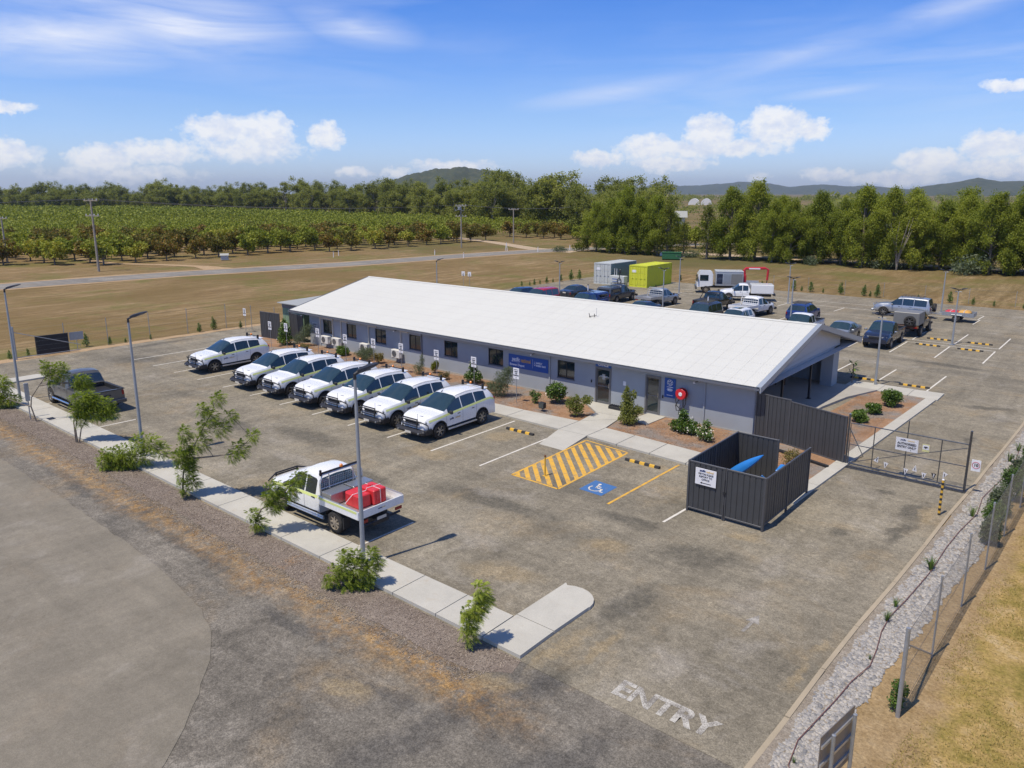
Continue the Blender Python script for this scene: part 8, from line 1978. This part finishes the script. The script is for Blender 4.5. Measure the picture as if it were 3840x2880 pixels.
b = B(); b.box(-.6, .6, -.5, .5, .1, .85); b.build('box', M['housew'], e); b = B(); b.prismx([(-.6, .85), (.6, .85), (0, 1.15)], -.7, .7); b.build('roof', M['shedroof'], e)
e = empty('roadside_bush', (-86, 117.5, 0)); tag(e, 'small dark bush beside the far road bend', 'bush'); link('crown', us, e, sc=.8)
# dumpster and ute by the row gap
e = empty('dumpster', (-61.2, 115.6, 0), .5); tag(e, 'dark green skip bin near the gap in the far row', 'skip bin')
b = B(); b.bbox(-1.6, 1.6, -.8, .8, .1, 1.2, .08); b.build('body', M['greend'], e); b = B(); b.box(-1.65, 1.65, -.85, .85, 1.2, 1.28); b.build('lid', M['greend'], e)
e = empty('parked_car_far', (-66.5, 122.2, 0)); e.name = 'white_crates'; tag(e, 'low white crates at the foot of the trees left of the gap', 'crates')
for k in range(3): b = B(); b.bbox(-.4, .4, -.35, .35, 0, .55, .02); b.build('crate', M['sgn'], e, loc=(k*1.0, 0, 0))
# houses
def house(name, label, az_, D, rz, w_, d_, h_, wall, roof, storeys=1):
    e = empty(name, (D*math.cos(R(az_)), D*math.sin(R(az_)), 0), rz); tag(e, label, 'house')
    b = B(); b.box(-w_/2, w_/2, -d_/2, d_/2, 0, h_); b.build('wall', wall, e)
    b = B(); b.prismx([(-d_/2-.6, h_), (d_/2+.6, h_), (0, h_+d_*.22)], -w_/2-.6, w_/2+.6); b.build('roof', roof, e)
    for s_ in range(storeys):
        for k in range(3):
            x = -w_/2+w_*(k+.5)/3; z = 1.0+s_*2.8; b = B(); b.box(x-.7, x+.7, -d_/2-.05, -d_/2+.02, z, z+1.2); f = b.build('window', M['frame'], e)
            b = B(); b.box(x-.6, x+.6, -d_/2-.07, -d_/2-.05, z+.1, z+1.1); b.build('pane', M['glass'], f)
    b = B(); b.box(-w_/2, w_/2, -d_/2-1.8, -d_/2, 2.7, 2.85)
    for k in range(4): x = -w_/2+.2+(w_-.4)*k/3; b.box(x-.08, x+.08, -d_/2-1.75, -d_/2-1.6, 0, 2.7)
    b.build('verandah', M['sgn'], e); return e
house('pale_house', 'pale two storey house seen through the gap in the far row', 118.35, 205, .5, 9, 7, 4.9, M['housew'], M['shedroof'], 2)
house('red_roofed_house', 'house with red roof glimpsed above the right end of the far row', 99.9, 235, .2, 9, 7, 3.2, M['housew'], M['roofr'])
house('white_house', 'small white house glimpsed through the far row at right', 104.3, 200, -.3, 7, 6, 2.8, M['sgn'], M['shedroof'])
tn = [(116.47, 'left white tunnel shed in the distant fields'), (115.63, 'right white tunnel shed in the distant fields')]
for a, t_ in tn:
    e = empty('tunnel_shed', (760*math.cos(R(a)), 760*math.sin(R(a)), 0), R(25)); tag(e, t_, 'tunnel shed', 'white tunnel sheds'); b = B()
    pts_ = [(5.2*math.cos(t), 6.0*math.sin(t)) for t in [k*PI/12 for k in range(13)]]; b.prismy(pts_, -14, 14); b.build('cover', M['tunnel'], e)
# far woodland bands that read as one mass
V = []; rng = np.random.RandomState(77)
for (a0, a1, D0, D1, H_, cnt) in [(128, 92, 950, 1500, 10, 420), (166, 150, 760, 1100, 12, 140), (124, 94, 330, 620, 5, 180), (104, 93, 210, 300, 9, 40), (108, 104, 320, 520, 12, 30)]:
    for _ in range(cnt):
        a = R(rng.uniform(a1, a0)); D = rng.uniform(D0, D1); c0 = np.array([D*math.cos(a), D*math.sin(a), 0]); m_ = 60; s_ = H_*rng.uniform(.6, 1.1)
        c = rng.normal(size=(m_, 3)); c /= np.linalg.norm(c, axis=1)[:, None]; c = c*np.array([s_*.75, s_*.75, s_*.45])*rng.rand(m_, 1)**.4+c0+np.array([0, 0, s_*.5]); dd = rng.normal(size=(m_, 3)); dd /= np.linalg.norm(dd, axis=1)[:, None]
        ss = np.cross(dd, rng.normal(size=(m_, 3))); ss /= np.linalg.norm(ss, axis=1)[:, None]; L = s_*.22; V.append(np.stack([c-dd*L*.5, c+ss*L*.3, c+dd*L*.5, c-ss*L*.3], 1))
o = link('distant_woodland', quads_mesh('distant_woodland', np.concatenate(V), M['leaf_gum'])); tag(o, 'dark distant woodland bands below the blue hills', kind='stuff')

# ---------------------------------------------------------------- haze
hz = B(); hz.box(-9200, 9200, -9200, 9200, -1.0, 175.0); o = hz.build('haze', [])
hm = bpy.data.materials.new('air'); hm.use_nodes = True; hm.node_tree.nodes.clear(); t = NT(hm.node_tree)
pv = t.n('ShaderNodeVolumePrincipled'); pv.inputs['Density'].default_value = 0.000085; pv.inputs['Color'].default_value = (.78, .88, 1.0, 1); pv.inputs['Anisotropy'].default_value = .3
ot = t.n('ShaderNodeOutputMaterial'); t.L.new(pv.outputs[0], ot.inputs['Volume']); o.data.materials.clear(); o.data.materials.append(hm); tag(o, 'thin blue air haze over the plain', kind='stuff')
S.render.engine = 'CYCLES'
bpy.context.view_layer.update()
